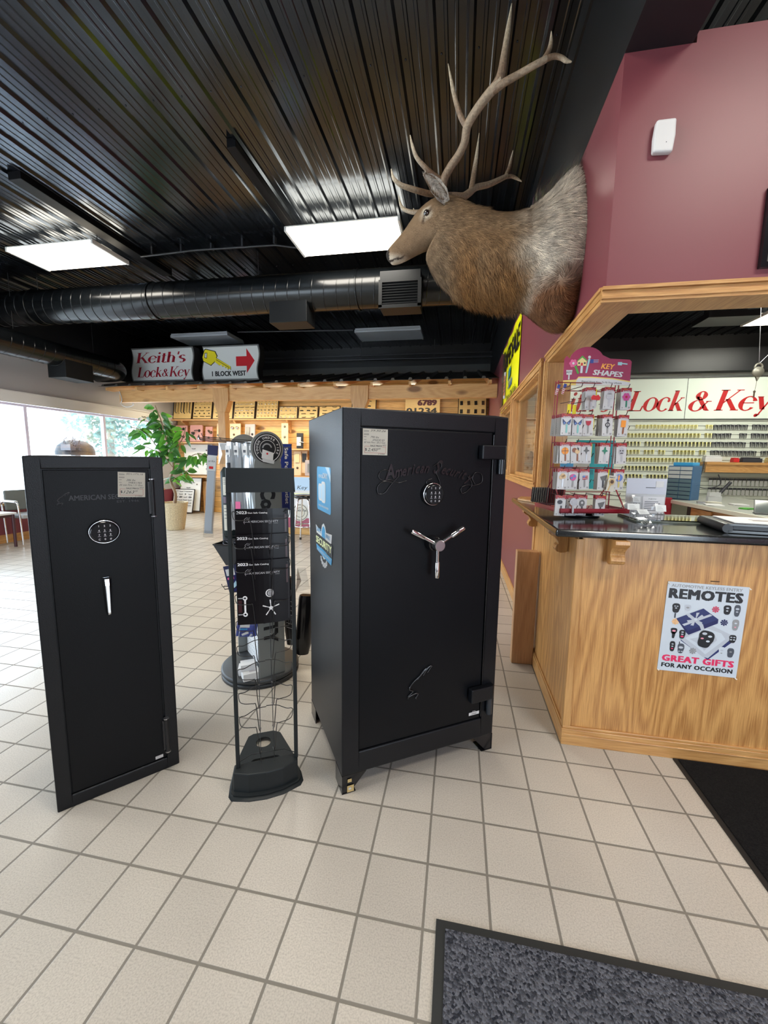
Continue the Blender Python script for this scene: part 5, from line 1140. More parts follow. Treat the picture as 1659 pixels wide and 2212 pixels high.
# --- fur: tapered strands lying back toward the wall and down ---
fr_=random.Random(3); fv=[];ff=[];fc=[]
def strand(p,nrm,dr,L,w,col):
    s=dr.cross(nrm); 
    if s.length<1e-4: return
    s=s.normalized()*w; i=len(fv)
    p1=p+dr*(L*.5)+nrm*(L*.16); p2=p+dr*L+nrm*(L*.18)
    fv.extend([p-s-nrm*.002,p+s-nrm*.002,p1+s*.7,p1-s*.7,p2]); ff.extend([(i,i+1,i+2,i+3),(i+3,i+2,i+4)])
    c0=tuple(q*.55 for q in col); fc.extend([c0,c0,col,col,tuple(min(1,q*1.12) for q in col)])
areas=[]; 
for f in faces[:-2]:
    a,b_,c,d=[verts[k] for k in f]; areas.append(((b_-a).cross(d-a)).length)
tot=sum(areas)
for f,ar in zip(faces[:-2],areas):
    a,b_,c,d=[verts[k] for k in f]; mid=(a+b_+c+d)/4; nr=(c-a).cross(d-b_).normalized()
    ctr=Vector((mid.x,2.6,2.6 if mid.x>.1 else 2.68)); 
    if nr.dot(mid-ctr)<0: nr=-nr
    x,z=mid.x,mid.z
    if x<-.44: continue
    if mid.y>2.72 and nr.y>.3: dens=.25
    else: dens=1
    hk_=max(0,min(1,(x+.215+max(0,2.66-z)*.55)/.10))      # head to neck
    if x>.28: L,wd,rate=.045,.0011,40000
    else:
        Ln=.030+.024*max(0,min(1,(2.66-z)/.14)); L=.009*(1-hk_)+Ln*hk_; wd=.0007+.0004*hk_; rate=62000-24000*hk_
    cnt=ar*rate*dens; k=int(cnt)+(1 if fr_.random()<cnt-int(cnt) else 0)
    for _ in range(k):
        u,v=fr_.random(),fr_.random(); p=(a*(1-u)+b_*u)*(1-v)+(d*(1-u)+c*u)*v
        kz=max(0,min(1,(2.70-z)/.2))*max(0,min(1,(x+.2)/.12))*max(0,min(1,(.42-x)/.15)); g=Vector((.9,0,-.3))*(1-kz)+Vector((.30,0,-.95))*kz
        if x>.3 and z>2.8: g=Vector((.5,0,.45))
        if x>.38 and z<2.42:   # whorl on the stump
            cc=Vector((.50,0,2.34)); q=Vector((p.x-cc.x,0,p.z-cc.z)); g=Vector((-q.z,0,q.x))*.6+q*.9
            if g.length<.01: g=Vector((1,0,0))
            g.normalize()
        g=g+Vector((fr_.gauss(0,.22),fr_.gauss(0,.22),fr_.gauss(0,.22)))
        dr=(g-nr*g.dot(nr)); 
        if dr.length<1e-3: continue
        dr.normalize(); col=coatcol(p); cl=math.sin(p.x*95+p.y*40+math.sin(p.z*60)*2)*math.sin(p.z*33+p.x*50+p.y*70); kk=fr_.uniform(.5,1.4)*(1+.38*cl)
        LL=L*fr_.uniform(.6,1.3)
        if x<.32 and x>-.1 and z<2.46: LL*=1.7
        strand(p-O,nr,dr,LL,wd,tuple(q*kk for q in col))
# crest hairs standing at the withers
for k in range(900):
    x=fr_.uniform(.36,.60); z=2.86+(x-.36)*.62+fr_.uniform(-.03,.02); y=2.62+fr_.gauss(0,.04); p=Vector((x,y,z)); strand(p-O,Vector((-.5,0,.6)).normalized(),Vector((.6+fr_.gauss(0,.2),fr_.gauss(0,.3),.75)).normalized(),fr_.uniform(.04,.09),.0011,tuple(q*fr_.uniform(.3,.8) for q in CR))
# long pale hairs inside the near ear
for k in range(700):
    t=fr_.uniform(.05,.9); p=Vector((-.12,2.478,2.838)).lerp(Vector((-.245,2.400,2.936)),t); wl=.034*math.sin(PI*min(1,t*.9+.12)); q=fr_.choice([-1,1])*fr_.uniform(.3,1)**.5
    p=p+Vector((.62,0,.78))*wl*q+Vector((0,-.012-.010*abs(q),0))
    g=Vector((-.75,-.25,.55))*.7+Vector((-.62,0,-.78))*q*.6+Vector((fr_.gauss(0,.2),fr_.gauss(0,.1),fr_.gauss(0,.2)))
    v=fr_.uniform(.5,1.15); c=(.60*v,.56*v,.50*v) if abs(q)<.9 else (.2*v,.13*v,.08*v)
    strand(p-O,Vector((0,-1,0)),g.normalized(),fr_.uniform(.012,.030),.0010,c)
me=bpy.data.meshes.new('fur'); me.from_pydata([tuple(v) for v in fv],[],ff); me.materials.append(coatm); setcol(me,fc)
fur=bpy.data.objects.new('fur',me); C.objects.link(fur); fur.parent=elk; tag(fur,kind='stuff')
# eyes, nose
for y,s_ in ((2.474,1),(2.666,-1)):
    b=MB(); n=14; R0=.018
    prof=[(R0*math.sin(R(a)),-R0*math.cos(R(a))) for a in range(0,181,15)]
    b.lathe(prof,16,0,(-.231-O.x,y+.006*s_-O.y,2.787-O.z)); e=b.build('eye',mat('eye_dark',(.012,.006,.004),.05,0,.8,coat=1),elk)
for y in (2.548,2.592):
    b=MB(); b.lathe([(.0,-.004),(.009,-.002),(.011,.004),(0,.010)],12,0,(-.462-O.x,y-O.y,2.616-O.z),ax='x'); b.build('nostril',mat('nostril',(.012,.008,.007),.3),elk)
# ears
def ear(pts,w,nm):
    P_=[Vector(p)-O for p in pts]; b=MB(); cols=[]
    N=len(P_); vs=[];M=7
    for i,p in enumerate(P_):
        t=(P_[min(i+1,N-1)]-P_[max(i-1,0)]).normalized(); side=t.cross(Vector(nm)).normalized(); nn=side.cross(t).normalized()
        for j in range(M):
            a=-1+2*j/(M-1); vs.append(p+side*(w[i]*a)+nn*(w[i]*.75*a*a))
    b.add(vs,[(i*M+j,i*M+j+1,(i+1)*M+j+1,(i+1)*M+j) for i in range(N-1) for j in range(M-1)],0,True)
    n0=len(vs)
    vs2=[v-Vector(nm).normalized()*.004 for v in vs]; b.add(vs2,[(i*M+j,(i+1)*M+j,(i+1)*M+j+1,i*M+j+1) for i in range(N-1) for j in range(M-1)],1,True)
    return b.build('ear',[mat('ear_inner',(.42,.38,.33),.8,noise=(90,.5)),mat('ear_outer',(.22,.14,.08),.8)],elk)
ear([(-.12,2.485,2.835),(-.150,2.46,2.865),(-.185,2.435,2.895),(-.218,2.415,2.922),(-.248,2.40,2.938)],[.018,.036,.036,.024,.004],(-.1,-1,-.15))
ear([(-.10,2.67,2.835),(-.09,2.72,2.86),(-.08,2.77,2.88),(-.075,2.82,2.89)],[.018,.034,.028,.004],(-.3,.2,.9))
# antlers
am=bpy.data.materials.new('antler'); am.use_nodes=True; nt=am.node_tree; bb=nt.nodes['Principled BSDF']; bb.inputs['Roughness'].default_value=.55
at_=nt.nodes.new('ShaderNodeAttribute'); at_.attribute_name='coat'; tc=nt.nodes.new('ShaderNodeTexCoord'); nz=nt.nodes.new('ShaderNodeTexNoise'); nz.inputs['Scale'].default_value=95; nz.inputs['Detail'].default_value=6
nt.links.new(tc.outputs['Object'],nz.inputs['Vector']); mr=nt.nodes.new('ShaderNodeMapRange'); mr.inputs[1].default_value=.35; mr.inputs[2].default_value=.65; mr.inputs[3].default_value=.72; mr.inputs[4].default_value=1.2; nt.links.new(nz.outputs[0],mr.inputs[0])
sc=nt.nodes.new('ShaderNodeVectorMath'); sc.operation='SCALE'; nt.links.new(at_.outputs['Color'],sc.inputs[0]); nt.links.new(mr.outputs[0],sc.inputs['Scale']); nt.links.new(sc.outputs[0],bb.inputs['Base Color'])
bp=nt.nodes.new('ShaderNodeBump'); bp.inputs['Strength'].default_value=.8; bp.inputs['Distance'].default_value=.004; nt.links.new(nz.outputs[0],bp.inputs['Height']); nt.links.new(bp.outputs[0],bb.inputs['Normal'])
def antler(branches,label):
    b=MB(); cols=[]
    for pts,rs,tip in branches:
        q=spl([(*p,r_) for p,r_ in zip(pts,rs)],5); P_=[Vector(p[:3])-O for p in q]; rr_=[max(.0015,p[3]) for p in q]
        n0=len(b.v); b.tube(P_,rr_,12,0); 
        for i in range(n0,len(b.v)):
            k=(i-n0)//12 if (i-n0)<12*len(q) else (0 if i-n0<12*len(q)+12 else len(q)-1)
            t=k/(len(q)-1); base=(.13,.075,.04) 
            cols.append(lerp(base if tip>1 else (.19,.125,.078),(.60,.52,.38),(t-.35)*1.5 if tip else t*.35))
    o=b.build('antler',am,elk); setcol(o.data,cols); o['label']=label; return o
antler([
 ([(-.155,2.56,2.935),(-.140,2.53,2.985),(-.105,2.49,3.018),(-.062,2.45,3.045),(-.032,2.405,3.075),(-.018,2.36,3.121),(.035,2.31,3.162),(.097,2.28,3.206),(.138,2.26,3.222)],[.026,.023,.022,.021,.021,.022,.022,.023,.020],0),
 ([(.097,2.28,3.206),(.130,2.26,3.245),(.141,2.25,3.319),(.155,2.25,3.432),(.166,2.26,3.539)],[.020,.021,.016,.0115,.002],1),
 ([(.10,2.28,3.200),(.149,2.25,3.204),(.211,2.24,3.221),(.27,2.22,3.230),(.33,2.22,3.252)],[.018,.017,.0155,.0145,.014],0),
 ([(.315,2.22,3.248),(.335,2.22,3.275),(.346,2.22,3.31),(.347,2.23,3.37)],[.012,.012,.010,.002],1),
 ([(.315,2.22,3.248),(.36,2.22,3.258),(.395,2.22,3.248),(.418,2.22,3.232),(.442,2.22,3.224)],[.013,.0115,.010,.009,.003],1),
 ([(-.022,2.365,3.115),(-.055,2.36,3.165),(-.082,2.36,3.235),(-.102,2.37,3.31),(-.131,2.4,3.449)],[.015,.014,.012,.010,.002],1),
 ([(-.145,2.54,2.978),(-.19,2.515,2.995),(-.235,2.49,3.018),(-.293,2.47,3.072),(-.318,2.46,3.13),(-.331,2.46,3.181)],[.015,.0145,.0135,.011,.008,.002],2),
 ([(-.160,2.555,2.930),(-.216,2.53,2.915),(-.270,2.51,2.920),(-.325,2.485,2.926),(-.38,2.46,2.936),(-.417,2.44,2.961),(-.431,2.44,3.009)],[.017,.016,.0155,.0145,.0125,.0095,.002],2)],'near antler with long pale-tipped tines')
antler([
 ([(-.145,2.61,2.935),(-.09,2.66,2.965),(-.034,2.72,2.995),(.006,2.78,3.050),(.043,2.85,3.116),(.122,2.92,3.168),(.211,2.98,3.233),(.241,3.0,3.258)],[.026,.022,.021,.021,.019,.018,.015,.014],0),
 ([(.010,2.79,3.058),(.020,2.82,3.13),(.030,2.84,3.22),(.04,2.85,3.302),(.05,2.88,3.445)],[.016,.016,.014,.011,.002],1),
 ([(.230,3.0,3.250),(.252,3.0,3.30),(.262,3.0,3.35),(.272,3.0,3.404)],[.012,.011,.008,.002],1),
 ([(.230,3.0,3.250),(.27,3.01,3.258),(.305,3.02,3.248),(.34,3.03,3.232)],[.012,.011,.009,.003],1),
 ([(-.15,2.60,2.93),(-.22,2.64,2.905),(-.29,2.66,2.898),(-.357,2.7,2.928),(-.411,2.73,2.975),(-.436,2.75,3.057)],[.017,.015,.014,.0125,.010,.002],2),
 ([(-.2,2.62,2.885),(-.27,2.64,2.868),(-.31,2.68,2.895),(-.334,2.7,2.944)],[.012,.012,.009,.002],2)],'far antler, partly behind the head')
# fallen tuft shadows are left to the light; small backing board hidden behind the cape
b=MB(); b.box(.585-O.x,2.50-O.y,2.35-O.z,.600-O.x,2.74-O.y,2.85-O.z); b.build('backing_board',brown,elk)
# ================= ceiling: lights, ducts, conduits =================
lens_on=mat('lens_on',(1,1,1),.5,emit=(1.0,.90,.72),es=LAMP)
lens_off=mat('lens_off',(.40,.43,.47),.35)
housing=mat('housing_white',(.75,.74,.70),.5); housing_d=mat('housing_dark',(.05,.05,.05),.5)
def fixture(x,y,on,label,z=3.72,w=1.20,d=.60):
    t=thing('ceiling_light',label,'ceiling light',(x,y,z),0,'suspended fluorescent light boxes')
    b=MB(); b.box(-w/2,-d/2,.0,w/2,d/2,.036); b.build('lens',lens_on if on else lens_off,t,bevel=.01)
    b=MB(); b.box(-w/2+.05,-d*.14,.036,w/2-.05,d*.14,.085,0)
    for sx in (-1,1): b.box(sx*w/2-.012,-d/2-.006,-.004,sx*w/2+.012,d/2+.006,.044)
    b.box(-w/2,-d/2-.006,.034,w/2,-d/2,.046); b.box(-w/2,d/2,.034,w/2,d/2+.006,.046)
    if not on: b.box(-w/2,-d/2,.036,w/2,d/2,.07)
    b.build('housing',housing if on else lens_off,t,bevel=.004)
    b=MB()
    for sx in (-1,1): b.tube([(sx*w*.35,0,.07),(sx*w*.35,0,ZC-z-.0)],.004,6)
    b.build('hanger',black,t)
    return t
fixture(-1.255,4.50,True,'lit fluorescent light box glowing left of the elk',w=1.18,d=.54)
fixture(-4.64,4.37,True,'lit fluorescent light box at the far left of the ceiling',w=1.15,d=.50)
fixture(-1.37,7.88,False,'unlit grey light box behind the round duct, the right one of the back pair')
fixture(-5.05,7.70,False,'unlit grey light box above the white shop signs')
fixture(5.22,7.85,True,'lit light box over the workbench behind the counter')
t=thing('dark_fixture_housing','dark box hung beside the lit light box over the workbench','light housing',(4.2,7.85,3.72)); b=MB(); b.box(-.36,-.25,0,.36,.25,.10); b.build('box_body',black,t,bevel=.004); b=MB(); b.box(-.3,-.02,.10,-.26,.02,.22); b.build('bracket',black,t); b=MB(); b.box(.26,-.02,.10,.3,.02,.22); b.build('bracket',black,t)  # added plain box standing in for the dark, unlit housing of the light unit
fixture(-1.27,1.15,True,'lit light box over the entrance, nearest the counter')
fixture(-4.70,1.05,True,'lit light box over the front left of the shop')
fixture(1.95,.4,True,'lit light box over the entrance mat')
fixture(2.6,5.2,True,'lit light box over the middle of the back office')
fixture(3.9,4.2,True,'lit light box over the front right of the back office')
# recessed dark channels beside the two lit boxes
for x0,x1,y0,y1,l in ((-4.12,-3.98,3.33,5.3,'black metal channel on the ceiling beside the far left light box'),(-1.93,-1.85,3.3,4.7,'black metal channel on the ceiling left of the middle light box')):
    b=MB(); b.box(x0,y0,ZC-.07,x1,y1,ZC-.0); tag(b.build('ceiling_channel',mat('channel_black',(.004,.004,.005),.6,0,.15),bevel=.004),l,'channel')
b=MB(); b.tube([(-3.98,4.74,3.86),(-3.2,4.70,3.86),(-2.2,4.74,3.86),(-1.88,4.78,3.82)],.012,8)
for k in range(5): b.box(-3.8+k*.4,4.69,3.86,-3.78+k*.4,4.75,ZC)
tag(b.build('conduit',black),'thin black conduit running between the two lit light boxes','conduit')
b=MB(); b.tube([(-7,9.0,3.60),(.6,9.0,3.56)],.02,8); b.tube([(-7,9.1,3.70),(.6,9.1,3.68)],.014,8); b.tube([(-2.1,7.9,3.86),(-4.4,7.7,3.86)],.012,8)
for x in (-5.5,-2.2,-.6): b.tube([(x,9.0,3.6),(x,9.0,ZC)],.008,6)
tag(b.build('conduit',mat('pipegrey',(.06,.06,.065),.35,.3)),'grey pipes running along the top of the far wall above the porch roof','pipe')
# round spiral duct across the room
def duct(path,r,pitch,ridge=.006):
    b=MB(); P_=[Vector(p) for p in path]; t=(P_[-1]-P_[0]).normalized(); L=(P_[-1]-P_[0]).length
    b.tube(P_,r,40,0)
    up=Vector((0,0,1)); a=t.cross(up).normalized(); u=a.cross(t).normalized()
    turns=int(L/pitch); N=28
    vs=[]
    for i in range(turns*N+1):
        q=2*PI*i/N; c=P_[0]+t*(L*i/(turns*N))
        for dr,dt in ((-.002,-.007),(ridge,-.002),(ridge,.002),(-.002,.007)): vs.append(c+(a*math.cos(q)+u*math.sin(q))*(r+dr)+t*dt)
    b.add(vs,[(i*4+j,(i+1)*4+j,(i+1)*4+j+1,i*4+j+1) for i in range(turns*N) for j in range(3)],0,True)
    return b
t=thing('air_duct','big black spiral duct crossing the whole room below the ceiling','duct',(-3.2,5.2,3.53))
duct([(-3.85,0,0),(3.72,0,-.045)],.225,.155).build('pipe',ductmat,t)
b=MB()
for x in (-.95,1.9,-2.9):
    b.tube([(x+.0,.232*math.cos(2*PI*i/28),.232*math.sin(2*PI*i/28)-.006*(x+3.85)) for i in range(29)],.009,6)
b.build('joint_band',ductmat,t)
b=MB(); 
for x in (-2.9,.55,2.8): b.tube([(x,0,.22),(x,0,ZC-3.53)],.004,6)
b.build('hanger',black,t)
# outlet boxes on the duct
def outlet(x,y,z,w,d,h,front,label,parent,f0=.0):
    b=MB(); b.box(x-w/2,y-d/2,z,x+w/2,y+d/2,z+h); o=b.build('outlet_box',mat('outlet_black',(.006,.007,.008),.5,0,.2),parent,bevel=.006); o['label']=label
    if front:
        b=MB(); fx0,fx1,fz0,fz1=x-w/2+.03,x+w/2-.03,z+.03,z+h-.13
        b.box(x-w/2-.01,y-d/2-.02,z-.01,x+w/2+.01,y-d/2,z+.03); b.box(x-w/2-.01,y-d/2-.02,fz1,x+w/2+.01,y-d/2,fz1+.03); b.box(x-w/2-.01,y-d/2-.02,z,fx0,y-d/2,fz1); b.box(fx1,y-d/2-.02,z,x+w/2+.01,y-d/2,fz1)
        for k in range(8): zz=fz0+.01+k*(fz1-fz0-.01)/8; b.add([(fx0,y-d/2-.018,zz),(fx1,y-d/2-.018,zz),(fx1,y-d/2+.002,zz+.018),(fx0,y-d/2+.002,zz+.018)],[(0,1,2,3)],0)
        b.build('louvre_grille',mat('outlet_black',(.006,.007,.008),.5,0,.2),o)
    return o
outlet(2.47,-.25,-.40,.47,.26,.40,True,'square outlet with a louvred front',t)
outlet(1.02,-.02,-.43,.50,.30,.27,False,'plain square outlet under the duct',t)
t=thing('air_duct','second black round duct running along the top of the window wall','duct',(-6.35,5.6,2.99))
bb_=duct([(0,-5.0,-.06),(0,.95,0)],.18,.155,.004); bb_.build('pipe',ductmat,t)
b=MB(); b.tube(spl([(0,.95,0),(-.02,1.12,0),(-.12,1.27,0),(-.30,1.34,0),(-.60,1.35,0)],4),.18,28); b.build('elbow',ductmat,t)
outlet(.0,.25,-.36,.34,.50,.28,False,'square outlet under the duct',t)
b=MB(); b.tube([(0,-.6,.2),(0,-.6,.95)],.004,6); b.tube([(0,.7,.16),(0,.7,.95)],.004,6); b.build('hanger',black,t)
# ================= pine porch display at the far wall =================
b=MB(); b.box(XL,9.30,0,.6,9.38,3.2); struct('wall_display',b,pine_wall)
pr=thing('porch_canopy','pine porch-style canopy with ribbed metal roof along the far wall','canopy',(-3.0,7.2,0))
b=MB(); b.box(-3.68,-.05,2.455,3.59,.05,2.69); b.build('beam',pine_x,pr,bevel=.006)
for x in (-1.46,1.23):
    b=MB(); b.box(x-.075,-.075,0,x+.075,.075,2.40); b.build('post',pine_z,pr,bevel=.006)
    b=MB(); b.prism([(x-.16,2.69),(x+.16,2.69),(x+.16,2.45),(x+.085,2.25),(x-.085,2.25),(x-.16,2.45)],-.08,.08,0,FR((0,0,0),(1,0,0),(0,0,1))); b.build('post_cap',pine_z,pr,bevel=.005)
roofm=mat('roof_metal',(.09,.085,.075),.4,.3)
def rz_(y): return 2.735+(y+.25)*.25
b=MB(); xs=[-3.95]
x=-3.85
while x<3.55: xs += [x-.035,x-.02,x+.02,x+.035]; x+=.3
xs.append(3.59); prof=[]
for i,xx in enumerate(xs):
    k=(i-1)%4; up=.035 if (0<i<len(xs)-1 and k in(1,2)) else 0; prof.append((xx,up))
n=len(prof)
b.add([(xx,-.25,rz_(-.25)+u) for xx,u in prof]+[(xx,2.15,rz_(2.15)+u) for xx,u in prof]+[(xx,-.25,rz_(-.25)-.004) for xx,u in prof],[(i,i+1,i+n+1,i+n) for i in range(n-1)]+[(i+2*n,i+1+2*n,i+1,i) for i in range(n-1)])
b.build('metal_roof',roofm,pr)
for i in range(12):
    x=-3.80+i*.66; b=MB()
    b.prism([(-.22,2.66),(-.22,2.715),(2.1,3.30),(2.1,3.2),(-.05,2.66)],x-.022,x+.022,0,FR((0,0,0),(0,1,0),(0,0,1))); b.build('rafter',pine_y,pr)
b=MB(); b.tube(spl([(-3.66,-.06,2.66),(-3.6,-.08,2.5),(-3.64,-.07,2.42),(-3.5,-.07,2.36),(-3.35,-.07,2.40),(-3.38,-.07,2.44)],5),.008,6); b.build('cord',white,pr)
# light boxes on the roof
def shopsign(x0,x1,z0,z1,label,draw,ncat='sign'):
    w=x1-x0; h=z1-z0; t=thing('shop_sign',label,ncat,((x0+x1)/2,7.45,z0),0,'white light-box signs on the porch roof')
    # wavy side outline
    def edge(s): return [(s+.045*math.sin(PI*2*k/10), h*k/10) for k in range(11)]
    L_=[(-w/2+.0+.028*math.sin(2*PI*k/12+PI),h*k/12) for k in range(13)]; R_=[(w/2+.028*math.sin(2*PI*k/12+PI),h*k/12) for k in range(13)]
    pts=L_[:1]+R_+L_[::-1][:-1]
    b=MB(); F=FR((0,0,0),(1,0,0),(0,0,1)); b.prism(pts,-.20,.0,0,F); b.build('case',mat('sign_case',(.06,.06,.06),.4,.3),t)
    sc=lambda p,kx,kz:((p[0])*kx,h/2+(p[1]-h/2)*kz)
    b=MB(); b.prism([sc(p,.955,.90) for p in pts],.0,.008,0,F); b.prism([sc(p,.985,.97) for p in pts],-.0,.004,1,F)
    fc=b.build('face',[mat('sign_face',(.80,.81,.78),.35),mat('sign_rim',(.28,.28,.27),.35,.5)],t)
    b=MB(); draw(b,FR((-w/2,-.009,0),(1,0,0),(0,0,1)),w,h); b.build('lettering',[mat('sign_red',(.42,.012,.03),.4),yellow,black,mat('sign_redbright',(.6,.01,.02),.4),white],fc)
    b=MB()
    for x in (-w*.33,w*.33): b.box(x-.02,.02,-(z0-rz_(.25)),x+.02,.10,.02)
    b.build('bracket',black,t)
def d1(b,F,w,h):
    serif(b,"Keith's",F,w*.07,h*.555,h*.30,0,w=w*.80,d=.001)
    serif(b,'Lock',F,w*.08,h*.14,h*.29,0,w=w*.40,d=.001); serif(b,'&',F,w*.49,h*.15,h*.22,0,w=w*.10,d=.001); serif(b,'Key',F,w*.60,h*.14,h*.29,0,w=w*.32,d=.001)
def d2(b,F,w,h):
    def K(pts,m,d): poly(b,F,[(w*a,h*c) for a,c in pts],m,d)
    bow_=[(.07,.90),(.235,.83),(.27,.70),(.215,.53),(.17,.47),(.155,.44),(.015,.57),(.0,.68),(.045,.88)]
    K([(.5*.24+(a-.12)*1.06,.66+(c-.66)*1.06) for a,c in bow_],2,.0006); K([(.12+(a-.12)*.96,.66+(c-.66)*.96) for a,c in bow_],1,.0012)
    K([(.045,.80),(.095,.80),(.085,.64),(.04,.66)],2,.0016); K([(.052,.785),(.088,.785),(.078,.66),(.048,.675)],4,.002)
    bl=[(.235,.66),(.50,.40),(.505,.31),(.47,.35),(.455,.31),(.43,.38),(.41,.36),(.39,.42),(.36,.39),(.34,.46),(.31,.43),(.22,.54)]
    K([(.36+(a-.36)*1.05,.46+(c-.46)*1.10) for a,c in bl],2,.0006); K(bl,1,.0014); line(b,F,[(w*.25,h*.60),(w*.48,h*.365)],w*.008,2,.002)
    K([(.605,.67),(.79,.67),(.79,.89),(.93,.54),(.79,.20),(.79,.40),(.605,.40)],3,.001)
    text(b,'1 BLOCK WEST',F,w*.17,h*.135,h*.14,2,w=w*.60,bold=.04,d=.001)
shopsign(-6.62,-5.22,2.895,3.56,'white light-box sign with two lines of dark red lettering, left of the arrow sign',d1)
shopsign(-5.02,-3.83,2.885,3.55,'white light-box sign with yellow key and red arrow reading 1 BLOCK WEST',d2)
# shelves on the display wall
def shelf(x0,x1,z,y0,y1,label,br=()):
    t=thing('wall_shelf',label,'shelf',((x0+x1)/2,y1,z)); m=(x0+x1)/2
    b=MB(); b.box(x0-m,y0-y1,-.03,x1-m,0,0); b.build('board',pine_x,t,bevel=.004)
    for x in br:
        b=MB(); b.prism([(0,-.03),(-(y1-y0)*.85,-.03),(-(y1-y0)*.8,-.06),(-(y1-y0)*.35,-.13),(-(y1-y0)*.2,-.2),(-.03,-.3),(0,-.32)],x-m-.02,x-m+.02,0,FR((0,0,0),(0,1,0),(0,0,1))); b.build('bracket',pine_y,t)
shelf(-7.0,.45,2.31,9.02,9.30,'long pine shelf carrying the sample boards on the far wall',(-6.75,-5.35,-4.0,-2.9,-1.5))
shelf(-6.9,-4.6,1.76,9.05,9.30,'pine shelf below the long one, behind the potted tree',(-5.2,))
shelf(-4.3,-.2,1.62,9.05,9.30,'pine shelf at mid height behind the revolving display',(-3.1,))
shelf(-4.3,-.2,.98,9.05,9.30,'lower pine shelf with lock samples behind the stool',())
shelf(-6.9,-4.9,.92,9.05,9.30,'low pine shelf behind the potted tree',())
# sample boards leaning on the top shelf
boardm=woodmat('sample_board',(.80,.58,.25),(.68,.44,.16),'x',1.0,contrast=.25)
hwm=[black,brass,chrome,bronze,mat('pewter',(.2,.19,.17),.35,.6)]
pulls={}
def pull(kind,m):
    k=(kind,m)
    if k in pulls: return pulls[k]
    b=MB()
    if kind=='bar': b.tube([(-.05,0,0),(-.048,-.02,0),(.048,-.02,0),(.05,0,0)],.006,6)
    elif kind=='cup': b.add([(-.04,0,.012),(.04,0,.012),(.045,0,-.012),(-.045,0,-.012),(-.02,-.02,.01),(.02,-.02,.01),(.03,-.02,-.012),(-.03,-.02,-.012)],[(0,1,5,4),(4,5,6,7),(1,2,6,5),(3,0,4,7),(2,3,7,6)],0)
    elif kind=='knob': b.lathe([(.0,-.026),(.012,-.024),(.016,-.018),(.007,-.008),(.009,0)],10,0,ax='y')
    elif kind=='arc': b.tube(spl([(-.05,0,.005),(-.03,-.018,-.006),(0,-.022,-.009),(.03,-.018,-.006),(.05,0,.005)],3),.0065,6)
    elif kind=='rod': b.tube([(0,0,.0),(0,-.02,-.01),(0,-.02,-.33),(.03,-.012,-.36)],.011,7)
    elif kind=='plate': b.box(-.03,-.006,-.045,.03,0,.045); b.box(-.018,-.008,-.032,.018,-.005,.032)
    me=b.build('drawer_pull',hwm[m]).data
    o=[q for q in bpy.data.objects if q.data==me][0]; bpy.data.objects.remove(o); pulls[k]=me; return me
def board(x0,x1,z0,z1,label,items,tilt=-12,mats=None,y=9.10,frame=True,group='sample boards of drawer pulls on the top shelf',name='sample_board',cat='sample board'):
    w=x1-x0; h=(z1-z0)/math.cos(R(tilt)); t=thing(name,label,cat,((x0+x1)/2,y,z0),0,group); t.rotation_euler=(R(tilt),0,0)
    b=MB(); b.box(-w/2+.012,-.006,.012,w/2-.012,.012,h-.012); b.build('panel',mats or boardm,t)
    if frame:
        b=MB()
        for q in ((-w/2,-.01,0,w/2,.015,.016),(-w/2,-.01,h-.016,w/2,.015,h),(-w/2,-.01,0,-w/2+.016,.015,h),(w/2-.016,-.01,0,w/2,.015,h)): b.box(*q)
        b.build('frame',mat('board_frame',(.03,.015,.01),.4),t)
    for kd,m,x,z in items:
        o=bpy.data.objects.new('drawer_pull',pull(kd,m)); C.objects.link(o); o.parent=t; o.location=(-w/2+x*w,-.006,z*h); o.rotation_euler[1]=rnd.uniform(-.08,.08) if kd!='rod' else 0
    return t
def grid(kinds,nx,ny,seed,z0=.12,z1=.9):
    r_=random.Random(seed); out=[]
    for j in range(ny):
        kd,m=kinds[j%len(kinds)]; k=nx if kd not in('bar','arc') else max(2,nx-1)
        for i in range(k): out.append((kd,m,(i+.6+r_.uniform(-.08,.08))/(k+.2),z0+(z1-z0)*j/max(1,ny-1)))
    return out
rods=[('rod',m,.12+.15*i,.93-.03*(i%2)) for i,m in enumerate((4,1,4,0,1,2))]
board(-7.02,-6.50,2.315,2.86,'sample board with six long vertical rods, leftmost on the top shelf',rods)
board(-6.48,-5.96,2.315,2.86,'sample board of dark cup and bar pulls, second from left on the top shelf',grid([('bar',0),('knob',0),('arc',0),('knob',3),('bar',1),('knob',0),('cup',0)],4,7,1))
board(-5.94,-5.40,2.315,2.86,'sample board half hidden behind the pine post, third from left on the top shelf',grid([('bar',0),('arc',4),('arc',1),('bar',4),('arc',1),('bar',0)],3,6,2))
board(-5.38,-4.83,2.315,2.86,'sample board of thin silver handles, fourth from left on the top shelf',grid([('knob',2),('knob',0),('arc',2),('arc',3),('bar',2),('arc',1),('bar',4)],5,7,3))
board(-4.80,-4.24,2.315,2.86,'sample board of small round brass and glass knobs, fifth on the top shelf',grid([('knob',1),('knob',2),('knob',4),('knob',1),('knob',2),('knob',4)],6,7,4))
board(-4.22,-3.75,2.315,2.61,'short sample board of pale pulls, sixth on the top shelf',grid([('knob',2),('arc',1),('knob',2),('arc',2)],4,4,5))
board(-3.73,-3.25,2.315,2.61,'short sample board of black bar pulls, seventh on the top shelf',grid([('arc',0),('bar',0),('cup',0),('bar',4)],3,4,6))
board(-3.23,-2.72,2.315,2.61,'short sample board of dark curved pulls, just left of the big safe top',grid([('arc',3),('bar',0),('arc',0),('arc',3)],3,4,7))
board(-2.45,-1.88,2.315,2.86,'sample board with two dark pulls above the big safe, beside the porch bracket',grid([('bar',0),('arc',3),('cup',0)],2,5,8))
